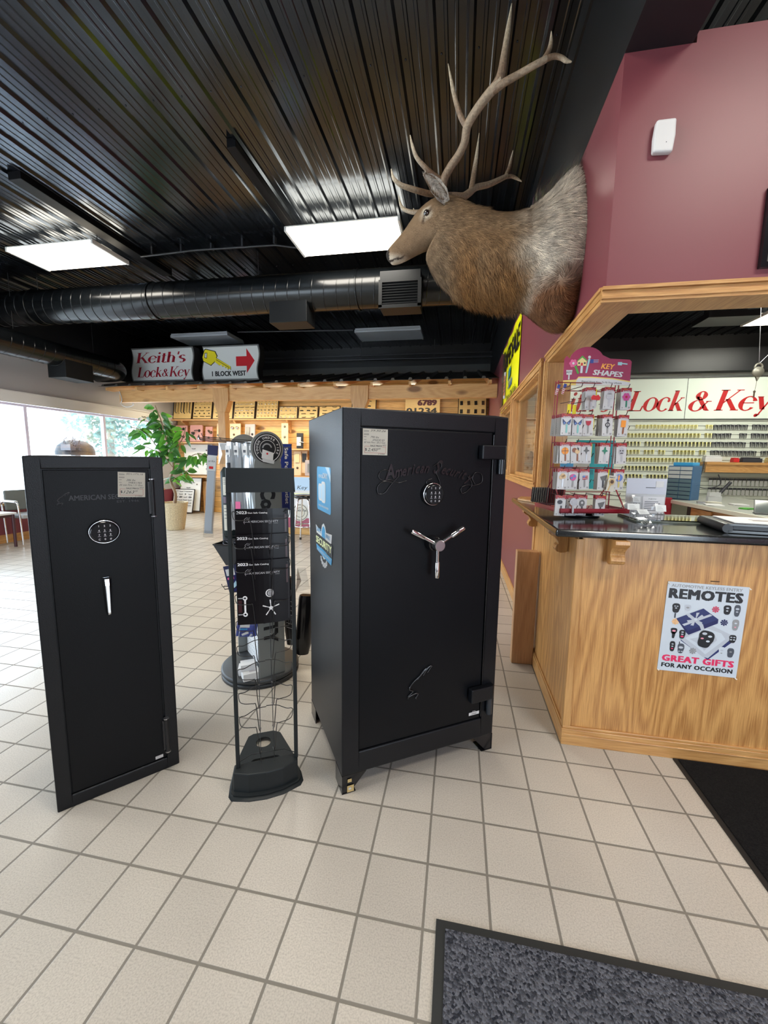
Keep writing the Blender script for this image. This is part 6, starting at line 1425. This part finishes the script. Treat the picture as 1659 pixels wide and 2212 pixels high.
b=MB(); b.box(-.38,-.01,0,.38,.01,.50,0); F=FR((-.38,-.011,0),(1,0,0),(0,0,1)); text(b,'01234',F,.03,.10,.13,1,w=.66,bold=.03,d=.001)
text(b,'6789',F,.28,.28,.12,2,w=.40,bold=.06,d=.001); rect(b,F,0,.0,.76,.01,1,.001)
tag(b.build('number_board',[boardm,black,mat('num_dark',(.09,.01,.02),.5)],loc=(-.83,9.12,2.315)),'board of house numbers reading 6789 and 01234 above the big safe','sample board')
t=board(-.06,.55,2.315,2.82,'board of dark picture-frame shaped plates near the burgundy wall',[('plate',3 if i%2 else 0,.12+.25*(i%4),.28+.36*(i//4)) for i in range(8)],group='sample boards of drawer pulls on the top shelf')
b=MB(); b.box(-.13,-.003,-.04,.13,.003,.04); rect(b,FR((0,-.0035,0),(1,0,0),(0,0,1)),-.10,-.012,.10,.012,1,.0005); tag(b.build('label_card',[white,grey],loc=(-3.25,9.28,2.82)),'small white label card on the pine wall above the short sample boards','label')
# lock samples between shelves
pinkw=mat('pink_wood',(.55,.27,.24),.45); tan=mat('tan_wood',(.72,.52,.32),.5); gstone=mat('grey_stone',(.42,.36,.36),.5)
def locks(x0,x1,z0,z1,m,label,fn,tilt=-6,y=9.12):
    w,h=x1-x0,z1-z0; t=thing('lock_sample',label,'lock sample',((x0+x1)/2,y,z0),0,'mounted lock samples on the pine wall'); t.rotation_euler=(R(tilt),0,0)
    b=MB(); b.box(-w/2,-.02,0,w/2,.02,h); b.build('mount_block',m,t,bevel=.006)
    for kd,mm,x,z,s in fn:
        b=MB(); X,Z=-w/2+x*w,z*h
        if kd=='knob': b.lathe([(.0,-.085),(.028,-.08),(.032,-.06),(.012,-.045),(.012,-.03),(.036,-.026),(.036,-.02)],16,0,(X,0,Z),ax='y'); nm='door_knob'
        elif kd=='lever': b.lathe([(.0,-.05),(.012,-.05),(.012,-.03),(.034,-.026),(.034,-.02)],16,0,(X,0,Z),ax='y'); b.tube(spl([(X,-.05,Z),(X-s*.05,-.055,Z+.004),(X-s*.12,-.05,Z-.004)],3),.009,8); nm='door_lever'
        elif kd=='bolt': b.lathe([(.0,-.04),(.022,-.038),(.028,-.02)],16,0,(X,0,Z),ax='y'); b.box(X-.004,-.052,Z-.016,X+.004,-.036,Z+.016); nm='deadbolt'
        elif kd=='disc': b.lathe([(.0,-.024),(.04,-.024),(.042,-.02)],20,0,(X,0,Z),ax='y'); nm='rose_plate'
        elif kd=='pad': b.box(X-.05,-.04,Z-.10,X+.05,-.02,Z+.10); nm='keypad_lock'
        b.build(nm,mm,t)
K_=hwm
locks(-6.98,-6.66,1.77,2.17,pinkw,'pinkish block with two dark levers, leftmost behind the potted tree',[('lever',K_[0],.7,.78,1),('lever',K_[0],.7,.30,1)])
locks(-6.58,-6.24,1.77,2.18,pinkw,'pinkish block with lever, knob and round plate, second behind the potted tree',[('lever',K_[0],.75,.66,1),('knob',K_[0],.3,.5,1),('disc',K_[2],.7,.22,1)])
locks(-6.16,-5.97,1.77,2.14,pinkw,'narrow pinkish block with two dark deadbolts left of the pine post',[('bolt',K_[3],.5,.72,1),('bolt',K_[3],.5,.28,1),('knob',K_[3],.85,.62,1)])
locks(-5.85,-5.70,1.80,2.22,tan,'tan block just left of the pine post',[('bolt',K_[4],.5,.7,1),('knob',K_[4],.5,.3,1)])
locks(-5.50,-5.22,1.80,2.22,tan,'tan block with white and dark knobs right of the pine post',[('knob',K_[2],.3,.72,1),('knob',K_[2],.75,.72,1),('bolt',K_[3],.4,.35,1)])
locks(-5.10,-4.84,1.85,2.2,gstone,'grey-pink block above the revolving display',[('pad',K_[4],.3,.5,1),('bolt',K_[0],.75,.3,1)])
locks(-4.16,-3.99,1.63,2.22,tan,'tall narrow yellow block with two locks right of the padlock logo',[('bolt',K_[4],.5,.86,1),('bolt',K_[4],.5,.45,1)],tilt=-2)
locks(-3.78,-3.62,1.63,1.99,black,'black block with white plate standing on the mid shelf',[('pad',mat('ivory',(.8,.75,.6),.4),.4,.45,1),('lever',K_[2],.5,.4,-1)],tilt=-2)
locks(-3.86,-3.68,.99,1.56,tan,'tan block with keypad and knob below the mid shelf',[('pad',K_[1],.5,.72,1),('bolt',K_[3],.5,.32,1)],tilt=-4)
locks(-3.68,-3.54,1.05,1.57,tan,'second tan block with dark pull below the mid shelf',[('pad',K_[0],.5,.7,1)],tilt=-4,y=9.16)
locks(-3.58,-3.36,.99,1.36,gstone,'grey block with a small keypad lock next to the big safe',[('pad',K_[4],.55,.5,1)],tilt=-4)
# boards leaning on the floor and hung behind the tree
hangw=mat('whiteboard',(.80,.78,.72),.45)
board(-6.85,-6.05,.95,1.72,'cream board of handles hanging behind the potted tree',[('knob',3,.8,.2+.15*i) for i in range(5)]+[('arc',0,.35,.85),('lever' if False else 'bar',0,.55,.7)],tilt=-3,mats=hangw,frame=False,y=9.2,group='handle boards behind the potted tree',cat='sample board')
t=board(-7.0,-6.42,.02,.60,'white board of dark handles in rows, leaning on the floor right of the plant pot',[(k,0,.15+.22*(i%4),.9-.12*(i//4)) for i,k in enumerate(['bar','arc','bar','bar','knob','arc','knob','arc','arc','cup','arc','cup','bar','arc','arc','arc','arc','knob','cup','arc','bar','bar','bar','bar'])],tilt=-14,mats=hangw,y=8.85,group='handle boards behind the potted tree')
board(-6.9,-6.30,.05,.88,'taller white board of long levers behind the leaning one',[('bar',0,.3,.85),('bar',0,.6,.85),('knob',3,.8,.8),('arc',0,.4,.70)],tilt=-10,mats=hangw,y=8.98,group='handle boards behind the potted tree')
b=MB(); b.box(-.10,-.03,0,.10,.03,.80); o=b.build('plank',oaktrim_z,loc=(-6.15,9.10,0)); o.rotation_euler=(R(-8),R(-6),0); tag(o,'orange wood plank leaning on the pine wall beside the white boards','plank')
# low pine cabinet wall behind the stool
b=MB(); b.box(-4.2,6.95,0,.55,7.05,.93); b.box(-4.25,6.9,.93,.56,7.4,.965); b.box(-4.2,6.935,0,.55,6.95,.14)
lw=b.build('low_wall',pine_wall); tag(lw,'low pine-boarded partition with a ledge beyond the stool','partition')
# leaning sign
b=MB(); w,h=.52,.92; F=FR((-w/2,-.008,0),(1,0,0),(0,0,1)); b.box(-w/2,-.006,0,w/2,.006,h,0)
rect(b,F,.01,.68,.51,.91,1,.001); text(b,'Key',F,.26,.70,.07,2,w=.2,shear=.2,d=.002); rect(b,F,.0,.53,w,.63,3,.001); text(b,'SECURITY',F,.01,.545,.065,4,w=w*.96,bold=.05,d=.002)
rect(b,F,0,.0,w,.18,5,.001); disc(b,F,.33,.28,.16,6,.002,28); disc(b,F,.33,.28,.145,2,.003,28,r0=.135); disc(b,F,.33,.28,.09,2,.003,28,r0=.082); text(b,'LOCKSMITHS',F,.21,.30,.03,2,w=.24,bold=.03,d=.004); disc(b,F,.49,.89,.008,2,.002,8)
rect(b,F,.06,.66,.2,.71,7,.002)
o=b.build('leaning_sign',[white,mat('palesky',(.42,.58,.75),.4),black,mat('paleyel2',(.8,.8,.45),.4),mat('dgreen',(.03,.10,.04),.4),mat('wine2',(.3,.03,.07),.4),cream,skyblue],loc=(-2.86,6.82,.15)); o.rotation_euler=(R(-6),0,0); tag(o,'pale sign with round locksmith emblem leaning on the low pine partition','sign')
# stool
t=thing('bar_stool','chrome bar stool with black round seat, left of the big safe','stool',(-2.50,6.36,0))
b=MB(); b.lathe([(.0,.745),(.17,.745),(.19,.76),(.19,.785),(.165,.80),(0,.805)],28); b.build('seat',blackgloss,t)
for a in (45,135,225,315):
    b=MB(); c,s_=math.cos(R(a)),math.sin(R(a)); b.tube(spl([(c*.05,s_*.05,.735),(c*.12,s_*.12,.72),(c*.15,s_*.15,.60),(c*.22,s_*.22,.03)],4),.013,10); l=b.build('leg',chrome,t)
    b=MB(); b.tube([(c*.222,s_*.222,.0),(c*.22,s_*.22,.04)],.018,10); b.build('leg_cap',black,l)
b=MB(); b.tube([(.19*math.cos(2*PI*i/32),.19*math.sin(2*PI*i/32),.28) for i in range(33)],.009,8); b.build('foot_ring',chrome,t)
# ================= potted tree =================
t=thing('potted_tree','leafy green potted tree in a woven cream basket beside the windows','plant',(-5.36,6.87,0))
b=MB(); b.lathe([(.15,0),(.16,.01),(.235,.50),(.24,.53),(.225,.53),(.22,.48),(0,.48)],28,0,(0,0,0),sm=False); b.build('basket_pot',basket,t)
b=MB(); b.lathe([(0,.485),(.218,.482)],20); b.build('soil',brown,t)
tr=[(0,0,.47),(.03,0,.7),(-.06,0,.95),(.0,.02,1.2),(-.02,0,1.5),(-.12,0,1.8),(-.2,0,2.1),(-.30,0,2.35)]
b=MB(); b.tube(spl(tr,4),[.03-.024*i/28 for i in range(29)],8)
br=[[(0,0,1.2),(-.3,.02,1.55),(-.55,0,1.85),(-.85,0,1.95)],[(-.02,0,1.5),(.2,.03,1.7),(.32,0,1.95)],[(-.1,0,1.75),(-.35,0,2.05),(-.6,0,2.15)],[(0,0,1.1),(.25,0,1.3),(.5,0,1.45),(.75,0,1.42)],[(-.04,0,.95),(.15,0,1.05),(.3,.05,1.15)],[(-.02,0,1.4),(-.3,-.05,1.5),(-.6,0,1.6)]]
for q in br: b.tube(spl(q,4),.008,6)
b.build('trunk',mat('bark',(.25,.17,.10),.7),t)
lr=random.Random(21); b=MB()
def leaf(p,d,L,m):
    d=d.normalized(); s=d.cross(Vector((lr.gauss(0,.5),lr.gauss(0,1),lr.gauss(0,.4)))).normalized(); nn=s.cross(d)
    w=L*.24; vs=[p]; 
    for f,k in ((.2,.7),(.45,1),(.7,.8),(.9,.35)):
        c=p+d*(L*f)+Vector((0,0,-1))*(L*.22*f*f); vs += [c+s*w*k+nn*w*.25*k,c,c-s*w*k+nn*w*.25*k]
    vs.append(p+d*L+Vector((0,0,-1))*(L*.3))
    fs=[(0,1,2),(0,2,3)]+[(1+3*i+j,4+3*i+j,5+3*i+j,2+3*i+j) for i in range(3) for j in range(2)]+[(10,13,11),(11,13,12)]
    b.add(vs,fs,m,True)
paths=[(spl(tr[3:],4),58)]+[(spl(q,4),26 if i in(0,3) else 20) for i,q in enumerate(br)]
for path,cnt in paths:
    for k in range(cnt):
        p=Vector(path[int(lr.uniform(.15,1)*(len(path)-1))]); a=lr.uniform(0,2*PI)
        d=Vector((math.cos(a),math.sin(a)*.8,lr.uniform(-.9,.25))); leaf(p+d*.05,d,lr.uniform(.15,.24),lr.choice([0,0,1,2]))
def leafmat(n,c):
    m=mat(n,c,.35,coat=.3); m.node_tree.nodes['Principled BSDF'].inputs['Transmission Weight'].default_value=0
    nt=m.node_tree; b_=nt.nodes['Principled BSDF']; tr_=nt.nodes.new('ShaderNodeBsdfTranslucent'); tr_.inputs[0].default_value=(c[0]*2.2,c[1]*2.4,c[2]*1.2,1); mx=nt.nodes.new('ShaderNodeMixShader'); mx.inputs[0].default_value=.3
    o=nt.nodes['Material Output']; nt.links.new(b_.outputs[0],mx.inputs[1]); nt.links.new(tr_.outputs[0],mx.inputs[2]); nt.links.new(mx.outputs[0],o.inputs[0]); return m
b.build('foliage',[leafmat('leaf1',(.035,.12,.03)),leafmat('leaf2',(.06,.20,.04)),leafmat('leaf3',(.10,.28,.04))],t)
# ================= side table and chair by the window =================
t=thing('side_table','white-topped table with dark legs at the left edge under the window','table',(-6.80,4.75,0))
b=MB(); b.box(-.20,-.42,.50,.21,.22,.53); b.build('table_top',white,t,bevel=.004)
b=MB(); b.box(-.18,-.40,.46,.19,.20,.50); b.build('apron',mat('darkplum',(.05,.015,.02),.4),t)
for x in (-.15,.19):
    for y in (-.38,.18): b=MB(); b.tube([(x,y,0),(x,y,.5)],.02,8); b.build('leg',mat('darkplum',(.05,.015,.02),.4),t)
t=thing('office_chair','grey padded chair with pale armrest behind the side table','chair',(-6.70,5.25,0),R(80))
b=MB(); b.box(-.22,-.22,.42,.22,.22,.48); b.build('seat',grey,t,bevel=.02)
b=MB(); b.box(-.21,.20,.52,.21,.24,.84); b.build('backrest',mat('chair_grey',(.12,.13,.12),.7),t,bevel=.02)
for sx in (-1,1):
    b=MB(); b.tube(spl([(sx*.24,.22,.5),(sx*.25,.2,.66),(sx*.25,-.1,.67),(sx*.24,-.18,.6),(sx*.23,-.2,.02)],4),.012,8); b.build('frame_leg',chrome,t)
    b=MB(); b.box(sx*.25-.025,-.16,.67,sx*.25+.025,.18,.70); b.build('armrest',lightgrey,t,bevel=.01)
    b=MB(); b.tube([(sx*.24,.22,.62),(sx*.23,.2,.02)],.012,8); b.build('frame_leg',chrome,t)
# grey domed thing with bare wiring, outside the glass
t=thing('domed_machine','grey domed machine with tangled wiring seen through the window above the slim safe','machine',(-8.2,7.50,-.02))
b=MB(); b.lathe([(.36,1.42),(.36,1.50),(.32,1.62),(.2,1.72),(.0,1.75)],24); b.build('dome',mat('domegrey',(.02,.025,.03),.6,0,.2),t)
b=MB(); b.box(-.06,-.06,-.16,.06,.06,1.42); b.build('stand',grey,t)
b=MB(); wr=random.Random(8)
for k in range(7): b.tube(spl([(.1+wr.uniform(-.1,.3),-.25+wr.uniform(-.1,.1),1.45+wr.uniform(0,.4)) for _ in range(4)],4),.007,5)
b.box(.1,-.42,1.52,.34,-.30,1.64); b.build('wiring',ink,t)
# ================= locksmith work area behind the counter =================
b=MB(); 
x0=1.0; 
b.box(x0,9.30,2.30,6.8,9.36,3.12,0); b.box(x0,9.28,3.10,6.8,9.30,3.125,1); b.box(x0,9.28,2.285,6.8,9.30,2.30,1); b.box(4.455,9.295,2.3,4.462,9.30,3.1,1)
sg=b.build('office_sign',[mat('sign_mint',(.78,.86,.78),.18),mat('dark_edge',(.05,.05,.05),.4)]); tag(sg,'long white sign with big red serif lettering on the back office wall','sign')
F=FR((0,9.299,0),(1,0,0),(0,0,1)); lm=mat('letter_red',(.50,.012,.015),.4)
b=MB(); serif(b,"Keith's",F,1.62,2.46,.40,0,w=1.40,d=.002); serif(b,'Lock',F,3.36,2.46,.40,0,w=1.03,d=.002); serif(b,'&',F,4.50,2.46,.38,0,w=.38,d=.002); serif(b,'Key',F,4.95,2.46,.40,0,w=.98,d=.002)
b.build('lettering',lm,sg)
# slatwall with rows of hooks
slat=mat('slatwall',(.66,.70,.62),.45)
b=MB(); b.box(x0,9.31,.0,6.8,9.36,2.285,0)
for k in range(21): z=.62+k*.0855; b.box(x0,9.305,z,6.8,9.312,z+.008,1)
sw=b.build('slatwall_panel',[slat,mat('slatline',(.16,.17,.15),.4)]); tag(sw,'pale slatted wall panel covered in keys, below the red lettering','panel')
# keys in rows
def keymesh(mt,L,dark):
    b=MB(); rr_=random.Random(int(L*1000))
    for i in range(3):
        dx=i*.012; b.prism([(dx-.006,-.0),(dx+.010,0),(dx+.014,-.02*L),(dx+.008,-.04*L),(dx+.007,-.09*L),(dx+.0,-.10*L),(dx-.002,-.04*L),(dx-.009,-.02*L)],i*.01,i*.01+.004,i%len(mt),FR((0,0,0),(1,0,0),(0,0,1)))
    b.tube([(.0,0,.0),(.0,-.06,.0)],.002,4,0); return b
brk=mat('key_brass',(.62,.55,.20),.35,.5); brk2=mat('key_olive',(.25,.23,.06),.4,.3); yl=mat('key_yellow',(.85,.80,.35),.5); blk=ink
kinds={'yellow':([yl,brk,yl],.8),'olive':([brk2,blk,yl],.95),'brass':([brk,brk2,yl],.9),'dark':([blk,mat('key_nickel',(.35,.36,.36),.35,.5),blk],1.0)}
cache={}; cnt=0; zs=[2.18,2.01,1.84,1.67,1.51,1.34,1.165,1.0]
rowdef=['yellow','brass','olive','brass','brass','olive','olive','brass']
for r_,z in enumerate(zs):
    x=3.44 if r_<6 else 3.40; end=(6.3 if r_<4 else (4.9 if r_==4 else (4.45)))
    step=.068
    while x<end and cnt<292:
        kd=rowdef[r_]
        if r_<4 and x>5.0: kd='dark'
        if rnd.random()<.10: x+=step; continue
        if kd not in cache:
            cache[kd]=keymesh(kinds[kd][0],kinds[kd][1],0).build('hanging_keys',kinds[kd][0]); o=cache[kd]
        else: o=cache[kd].copy(); C.objects.link(o)
        o.location=(x,9.30,z+rnd.uniform(-.004,.004)); o.scale=(1.25,1,1.0)
        row=('top','second','third','fourth','fifth','sixth','seventh','eighth')[r_]
        nm='dark-headed' if kd=='dark' else ('yellow-tagged' if kd=='yellow' else 'brass')
        tag(o,'small %s keys on a peg in the %s row of the slatted wall'%(nm,row),'keys','%s keys in the %s row'%(nm,row)); cnt+=1; x+=step
# packs seen through the interior windows
hc=None
for i in range(26):
    x=1.15+ (i%5)*.11; z=2.1-(i//5)*.26+rnd.uniform(-.03,.03)
    b=None
    if hc is None:
        b=MB(); b.box(-.03,-.02,-.14,.03,0,0,0); b.box(-.02,-.026,-.12,.02,-.02,-.05,1); hc=b.build('wall_package',[mat('packpale',(.5,.53,.50),.3),ink]); o=hc
    else: o=hc.copy(); C.objects.link(o)
    o.location=(x,9.29,z); o.scale=(1,1,rnd.uniform(.6,1.2)); tag(o,'small pale package with dark goods, seen on the slatted wall through the interior window','package','packages seen through the interior window')
b=MB(); F=FR((0,0,0),(1,0,0),(0,0,1)); b.prism([(-.30,0),(.24,0),(.34,.42),(-.30,.42)],0,.003,0,F); b.prism([(-.26,.12),(-.14,.30),(-.26,.34)],.003,.004,1,F); vs,fs=text_geo('KEYS',.02,0); b.add([F(.02+v[0]*.13-.0,.24+v[1]*.13,.005) for v in vs],fs,1); b.box(-.3,-.006,-.05,.3,0,-.02,0)
o=b.build('window_decal',[mat('decal_orange',(.62,.22,.10),.5),cream],loc=(XR+.09,3.78,1.80),rz=R(-90)); tag(o,'orange KEYS sign with a white arrow behind the interior window','sign')
# wooden shelf with odds and ends
t=thing('wall_shelf','wooden shelf under the keys at the right of the work area','shelf',(5.9,9.2,1.34))
b=MB(); b.box(-1.1,-.2,.05,.9,.1,.10); b.build('board',oaktrim_x,t); b=MB(); b.box(-1.1,-.18,-.10,.9,-.14,.05); b.build('rail',oaktrim_x,t)
sh=((4.95,.30,.13,white,'white card box on the right end of the wooden shelf','box'),(5.35,.10,.09,red,'small red box on the wooden shelf','box'),(5.62,.34,.10,ink,'black pouch lying on the wooden shelf','pouch'),(5.95,.12,.10,brass,'small brass-coloured box on the wooden shelf','box'))
for x,w_,h_,m_,l,c in sh:
    b=MB(); b.box(-w_/2,-.06,0,w_/2,.06,h_*.8); b.box(-w_/2*.9,-.055,h_*.8,w_/2*.8,.055,h_); tag(b.build('shelf_box',m_,bevel=.01,loc=(x,9.13,1.44)),l,c)
# workbench
t=thing('workbench','workbench with white edge and oak drawers behind the counter','workbench',(3.74,6.8,0))
b=MB(); b.box(0,-2.4,.70,1.6,2.45,.76); b.build('bench_top',mat('bench_edge',(.72,.71,.62),.45),t,bevel=.004)
b=MB(); b.box(.02,-2.38,.7605,1.55,2.4,.763); b.build('bench_mat',mat('bench_grey',(.30,.31,.28),.5),t)
b=MB(); b.box(.06,-2.3,.0,.10,.0,.70); b.box(.06,0,0,1.4,.04,.70); b.box(.06,.58,0,1.4,.62,.70); b.build('cabinet',woodmat('bench_wood',(.42,.20,.06),(.26,.11,.03),'y',1.0),t)
for z0,z1 in ((.50,.68),(.30,.48),(.08,.28)):
    b=MB(); b.box(.04,.04,z0,.065,.58,z1); dw=b.build('drawer',oaktrim_y,t,bevel=.006)
    b=MB(); b.tube([(.04,.25,(z0+z1)/2),(.015,.26,(z0+z1)/2),(.015,.36,(z0+z1)/2),(.04,.37,(z0+z1)/2)],.006,6); b.build('drawer_handle',chrome,dw)
b=MB(); b.box(.5,.62,.0,.55,1.6,.70); b.box(.2,.7,.32,1.2,1.5,.35); b.build('knee_space',mat('dark_wine',(.06,.01,.015),.5),t)
# red office chair under the bench
t=thing('office_chair','dark red seat of a chair tucked under the workbench','chair',(3.55,7.75,0))
b=MB(); b.box(-.24,-.24,.40,.24,.24,.47); b.build('seat',mat('chair_red',(.28,.01,.02),.5),t,bevel=.03)
b=MB(); b.box(-.22,.20,.47,.22,.25,.80); b.build('backrest',mat('chair_red',(.28,.01,.02),.5),t,bevel=.02)
b=MB(); b.tube([(0,0,.1),(0,0,.4)],.03,10); b.build('column',black,t)
for k in range(5): a=R(72*k); b=MB(); b.tube([(0,0,.1),(.26*math.cos(a),.26*math.sin(a),.05)],.018,6); b.lathe([(0,0),(.025,.02),(0,.05)],8,0,(.27*math.cos(a),.27*math.sin(a),0)); b.build('leg',black,t)
b=MB(); b.box(-.10,-.08,0,.10,.08,.12); b.box(-.06,-.082,.03,.08,-.08,.09,1); tag(b.build('carton',[mat('kraft',(.45,.28,.12),.6),white],loc=(4.35,7.9,.351)),'brown carton on the shelf under the workbench','box')
# blue drawer cabinet
t=thing('parts_cabinet','blue parts cabinet with rows of small clear drawers on the workbench','cabinet',(4.0,8.05,.763),R(38))
b=MB(); b.box(-.12,-.15,0,.16,.25,.60); b.build('case',mat('cab_blue',(.05,.13,.26),.45),t,bevel=.006)
b=MB(); b.box(-.08,-.12,.60,.14,.2,.66); b.build('top_bin',skyblue,t,bevel=.01)
for r_ in range(8):
    for c in range(2):
        b=MB(); y0=-.135+c*.19; b.box(-.14,y0,.02+r_*.072,-.118,y0+.175,.078+r_*.072,0 if r_<5 else 1); b.build('drawer',[mat('drawer_smoke',(.10,.17,.20),.2),mat('drawer_pale',(.45,.5,.5),.3)],t)
# tablet and clutter on the bench
t=thing('tablet','dark tablet propped on its case on the workbench','tablet',(3.98,6.05,.764),R(-25))
b=MB(); b.box(-.12,0,0,.12,.012,.20); o=b.build('screen_body',mat('tabletgrey',(.05,.055,.055),.2),t,bevel=.006); o.rotation_euler=(R(-28),0,R(0))
b=MB(); rect(b,FR((0,-.001,0),(1,0,0),(0,0,1)),-.105,.015,.105,.185,0,.0006); q=b.build('screen',mat('screen',(.10,.12,.12),.08),o)
b=MB(); b.box(-.13,-.16,0,.12,.02,.008); b.build('cover',black,t)
cl=[(3.95,5.3,.35,.28,.03,'stack of white forms at the right end of the workbench',white),(4.1,6.6,.16,.12,.02,'green pad lying on the workbench',green),(3.95,7.1,.22,.30,.012,'loose white papers on the middle of the workbench',white),(4.15,7.5,.20,.16,.02,'pale yellow papers on the workbench',cream),(4.3,7.75,.24,.05,.16,'white paper box with blue side standing on the workbench',lightgrey),(3.9,7.35,.10,.10,.03,'small grey part lying on the workbench edge',steel),(4.25,8.5,.30,.18,.03,'brown tray at the far end of the workbench',brown),(4.35,7.2,.2,.2,.02,'crumpled white wrapping on the workbench',white)]
for i,(x,y,w_,d_,h_,l,m_) in enumerate(cl):
    b=MB(); b.box(-w_/2,-d_/2,0,w_/2,d_/2,h_*.6); b.at(Matrix.Rotation(.12,4,'Z')); b.box(-w_/2,-d_/2,h_*.6,w_/2*.9,d_/2*.9,h_)
    o=b.build('bench_item',[m_],loc=(x,y,.764),rz=R(rnd.uniform(-25,25))); tag(o,l,'bench item'); o.name={0:'form_stack',1:'writing_pad',2:'paper_sheet',3:'paper_sheet',4:'paper_box',5:'metal_part',6:'parts_tray',7:'wrapping_paper'}[i]
# corded tool hanging in front of the keys
b=MB(); b.tube(spl([(4.8,9.1,1.45),(4.75,9.05,1.2),(4.65,9.05,1.0),(4.85,9.05,.92),(5.1,9.05,1.0),(5.05,9.05,1.2)],5),.009,6); b.tube([(5.25,9.0,1.05),(5.05,8.95,.82)],.03,8)
tag(b.build('corded_tool',ink),'black tool with looping cord hanging on the slatted wall','tool')
# two rows of black-topped packets
pc=None
for r_,z in enumerate((1.12,.93)):
    for k in range(18):
        if pc is None:
            b=MB(); b.box(-.03,-.01,-.04,.03,.0,0,0); b.box(-.028,-.006,-.15,.028,-.002,-.04,1); pc=b.build('hanging_packet',[ink,mat('packclear',(.55,.56,.55),.3)]); o=pc
        else: o=pc.copy(); C.objects.link(o)
        o.location=(5.05+k*.075,9.28,z); l='black-topped packet in the %s row under the wooden shelf'%('upper','lower')[r_]; tag(o,l,'packet','packets in the %s row under the wooden shelf'%('upper','lower')[r_])
# padlock hanging on a chain in the opening
t=thing('hanging_padlock','old round padlock hanging on thin chains in the serving opening','padlock',(3.65,6.0,2.575))
b=MB(); b.lathe([(0,-.02),(.06,-.016),(.065,0),(.06,.016),(0,.02)],20,0,(0,0,-.02),ax='y'); b.prism([(-.03,-.06),(.03,-.06),(0,-.13)],-.012,.012,0,FR((0,0,0),(1,0,0),(0,0,1))); b.build('body',mat('oldlock',(.18,.17,.14),.45,.4),t)
b=MB(); b.tube([(.04*math.cos(R(a)),0,.04+.04*math.sin(R(a))) for a in range(-20,201,20)],.012,8); b.build('shackle',mat('oldlock',(.18,.17,.14),.45,.4),t)
b=MB(); b.tube([(0,0,.08),(-.11,0,1.36)],.004,5); b.tube([(0,0,.08),(.35,0,.5),(.9,0,1.36)],.004,5); b.build('chain',steel,t)
b=MB(); b.tube([(0,0,-.13),(-.01,0,-.25)],.002,5); b.box(-.02,-.004,-.33,-.005,.004,-.25); b.lathe([(0,-.004),(.016,0),(0,.004)],10,0,(-.012,0,-.26),ax='y'); b.build('hanging_key',bronze,t)
# ================= light and camera =================
w=bpy.data.worlds.new('sky'); bpy.context.scene.world=w; w.use_nodes=True; nt=w.node_tree; bg=nt.nodes['Background']
bg.inputs[0].default_value=(.74,.87,1.0,1); bg.inputs[1].default_value=SKY
def area(name,loc,rot,sx,sy,power,col,portal=False):
    l=bpy.data.lights.new(name,'AREA'); l.shape='RECTANGLE'; l.size=sx; l.size_y=sy; l.energy=power; l.color=col
    if portal: l.cycles.is_portal=True
    o=bpy.data.objects.new(name,l); C.objects.link(o); o.location=loc; o.rotation_euler=rot; return o
area('window_portal',(XL-.2,3.9,1.43),(0,R(-90),0),1.7,9.6,10,(1,1,1),True)
area('front_portal',(-1.7,YF-.15,1.5),(R(90),0,0),9.8,2.2,10,(1,1,1),True)
# warm tubes in the lit fixtures shine down
for x,y,p in ((-1.27,4.54,26),(-4.70,4.41,22),(5.22,7.85,40),(2.6,5.2,70),(3.9,4.2,55),(-1.27,1.15,34),(-4.70,1.05,20),(1.95,.4,30)):
    area('tube_light',(x,y,3.712),(0,0,0),1.15,.5,p*LP,(1,.955,.88) if x<2 else (.97,1,.90))
area('canopy_light',(-3.4,8.15,2.86),(0,0,0),6.6,.12,70,(1,.88,.62))
area('canopy_light',(-3.0,8.6,2.22),(R(25),0,0),5.5,.08,25,(1,.9,.7))
cam=bpy.data.cameras.new('camera'); co=bpy.data.objects.new('camera',cam); C.objects.link(co)
cam.sensor_fit='HORIZONTAL'; cam.sensor_width=36; cam.lens=870.667/1659*36; cam.clip_start=.02; cam.clip_end=300
pitch,roll,yaw=.1297,.0140,.1802
c,s=math.cos(pitch),math.sin(pitch); Rz=Matrix.Rotation(yaw,3,'Z')
fwd=Rz@Vector((0,c,-s)); up=Rz@Vector((0,s,c)); rt=Rz@Vector((1,0,0))
r2=rt*math.cos(roll)+up*math.sin(roll); u2=-rt*math.sin(roll)+up*math.cos(roll)
M=Matrix((( r2.x,u2.x,-fwd.x,0),(r2.y,u2.y,-fwd.y,0),(r2.z,u2.z,-fwd.z,1.4015),(0,0,0,1)))
co.matrix_world=M
sc=bpy.context.scene; sc.camera=co
sc.view_settings.view_transform='Standard'; sc.view_settings.look='None'; sc.view_settings.exposure=EXPO; sc.view_settings.gamma=1
try: sc.view_settings.use_curve_mapping=False
except Exception: pass
sc.cycles.max_bounces=10; sc.cycles.diffuse_bounces=5; sc.cycles.transparent_max_bounces=16
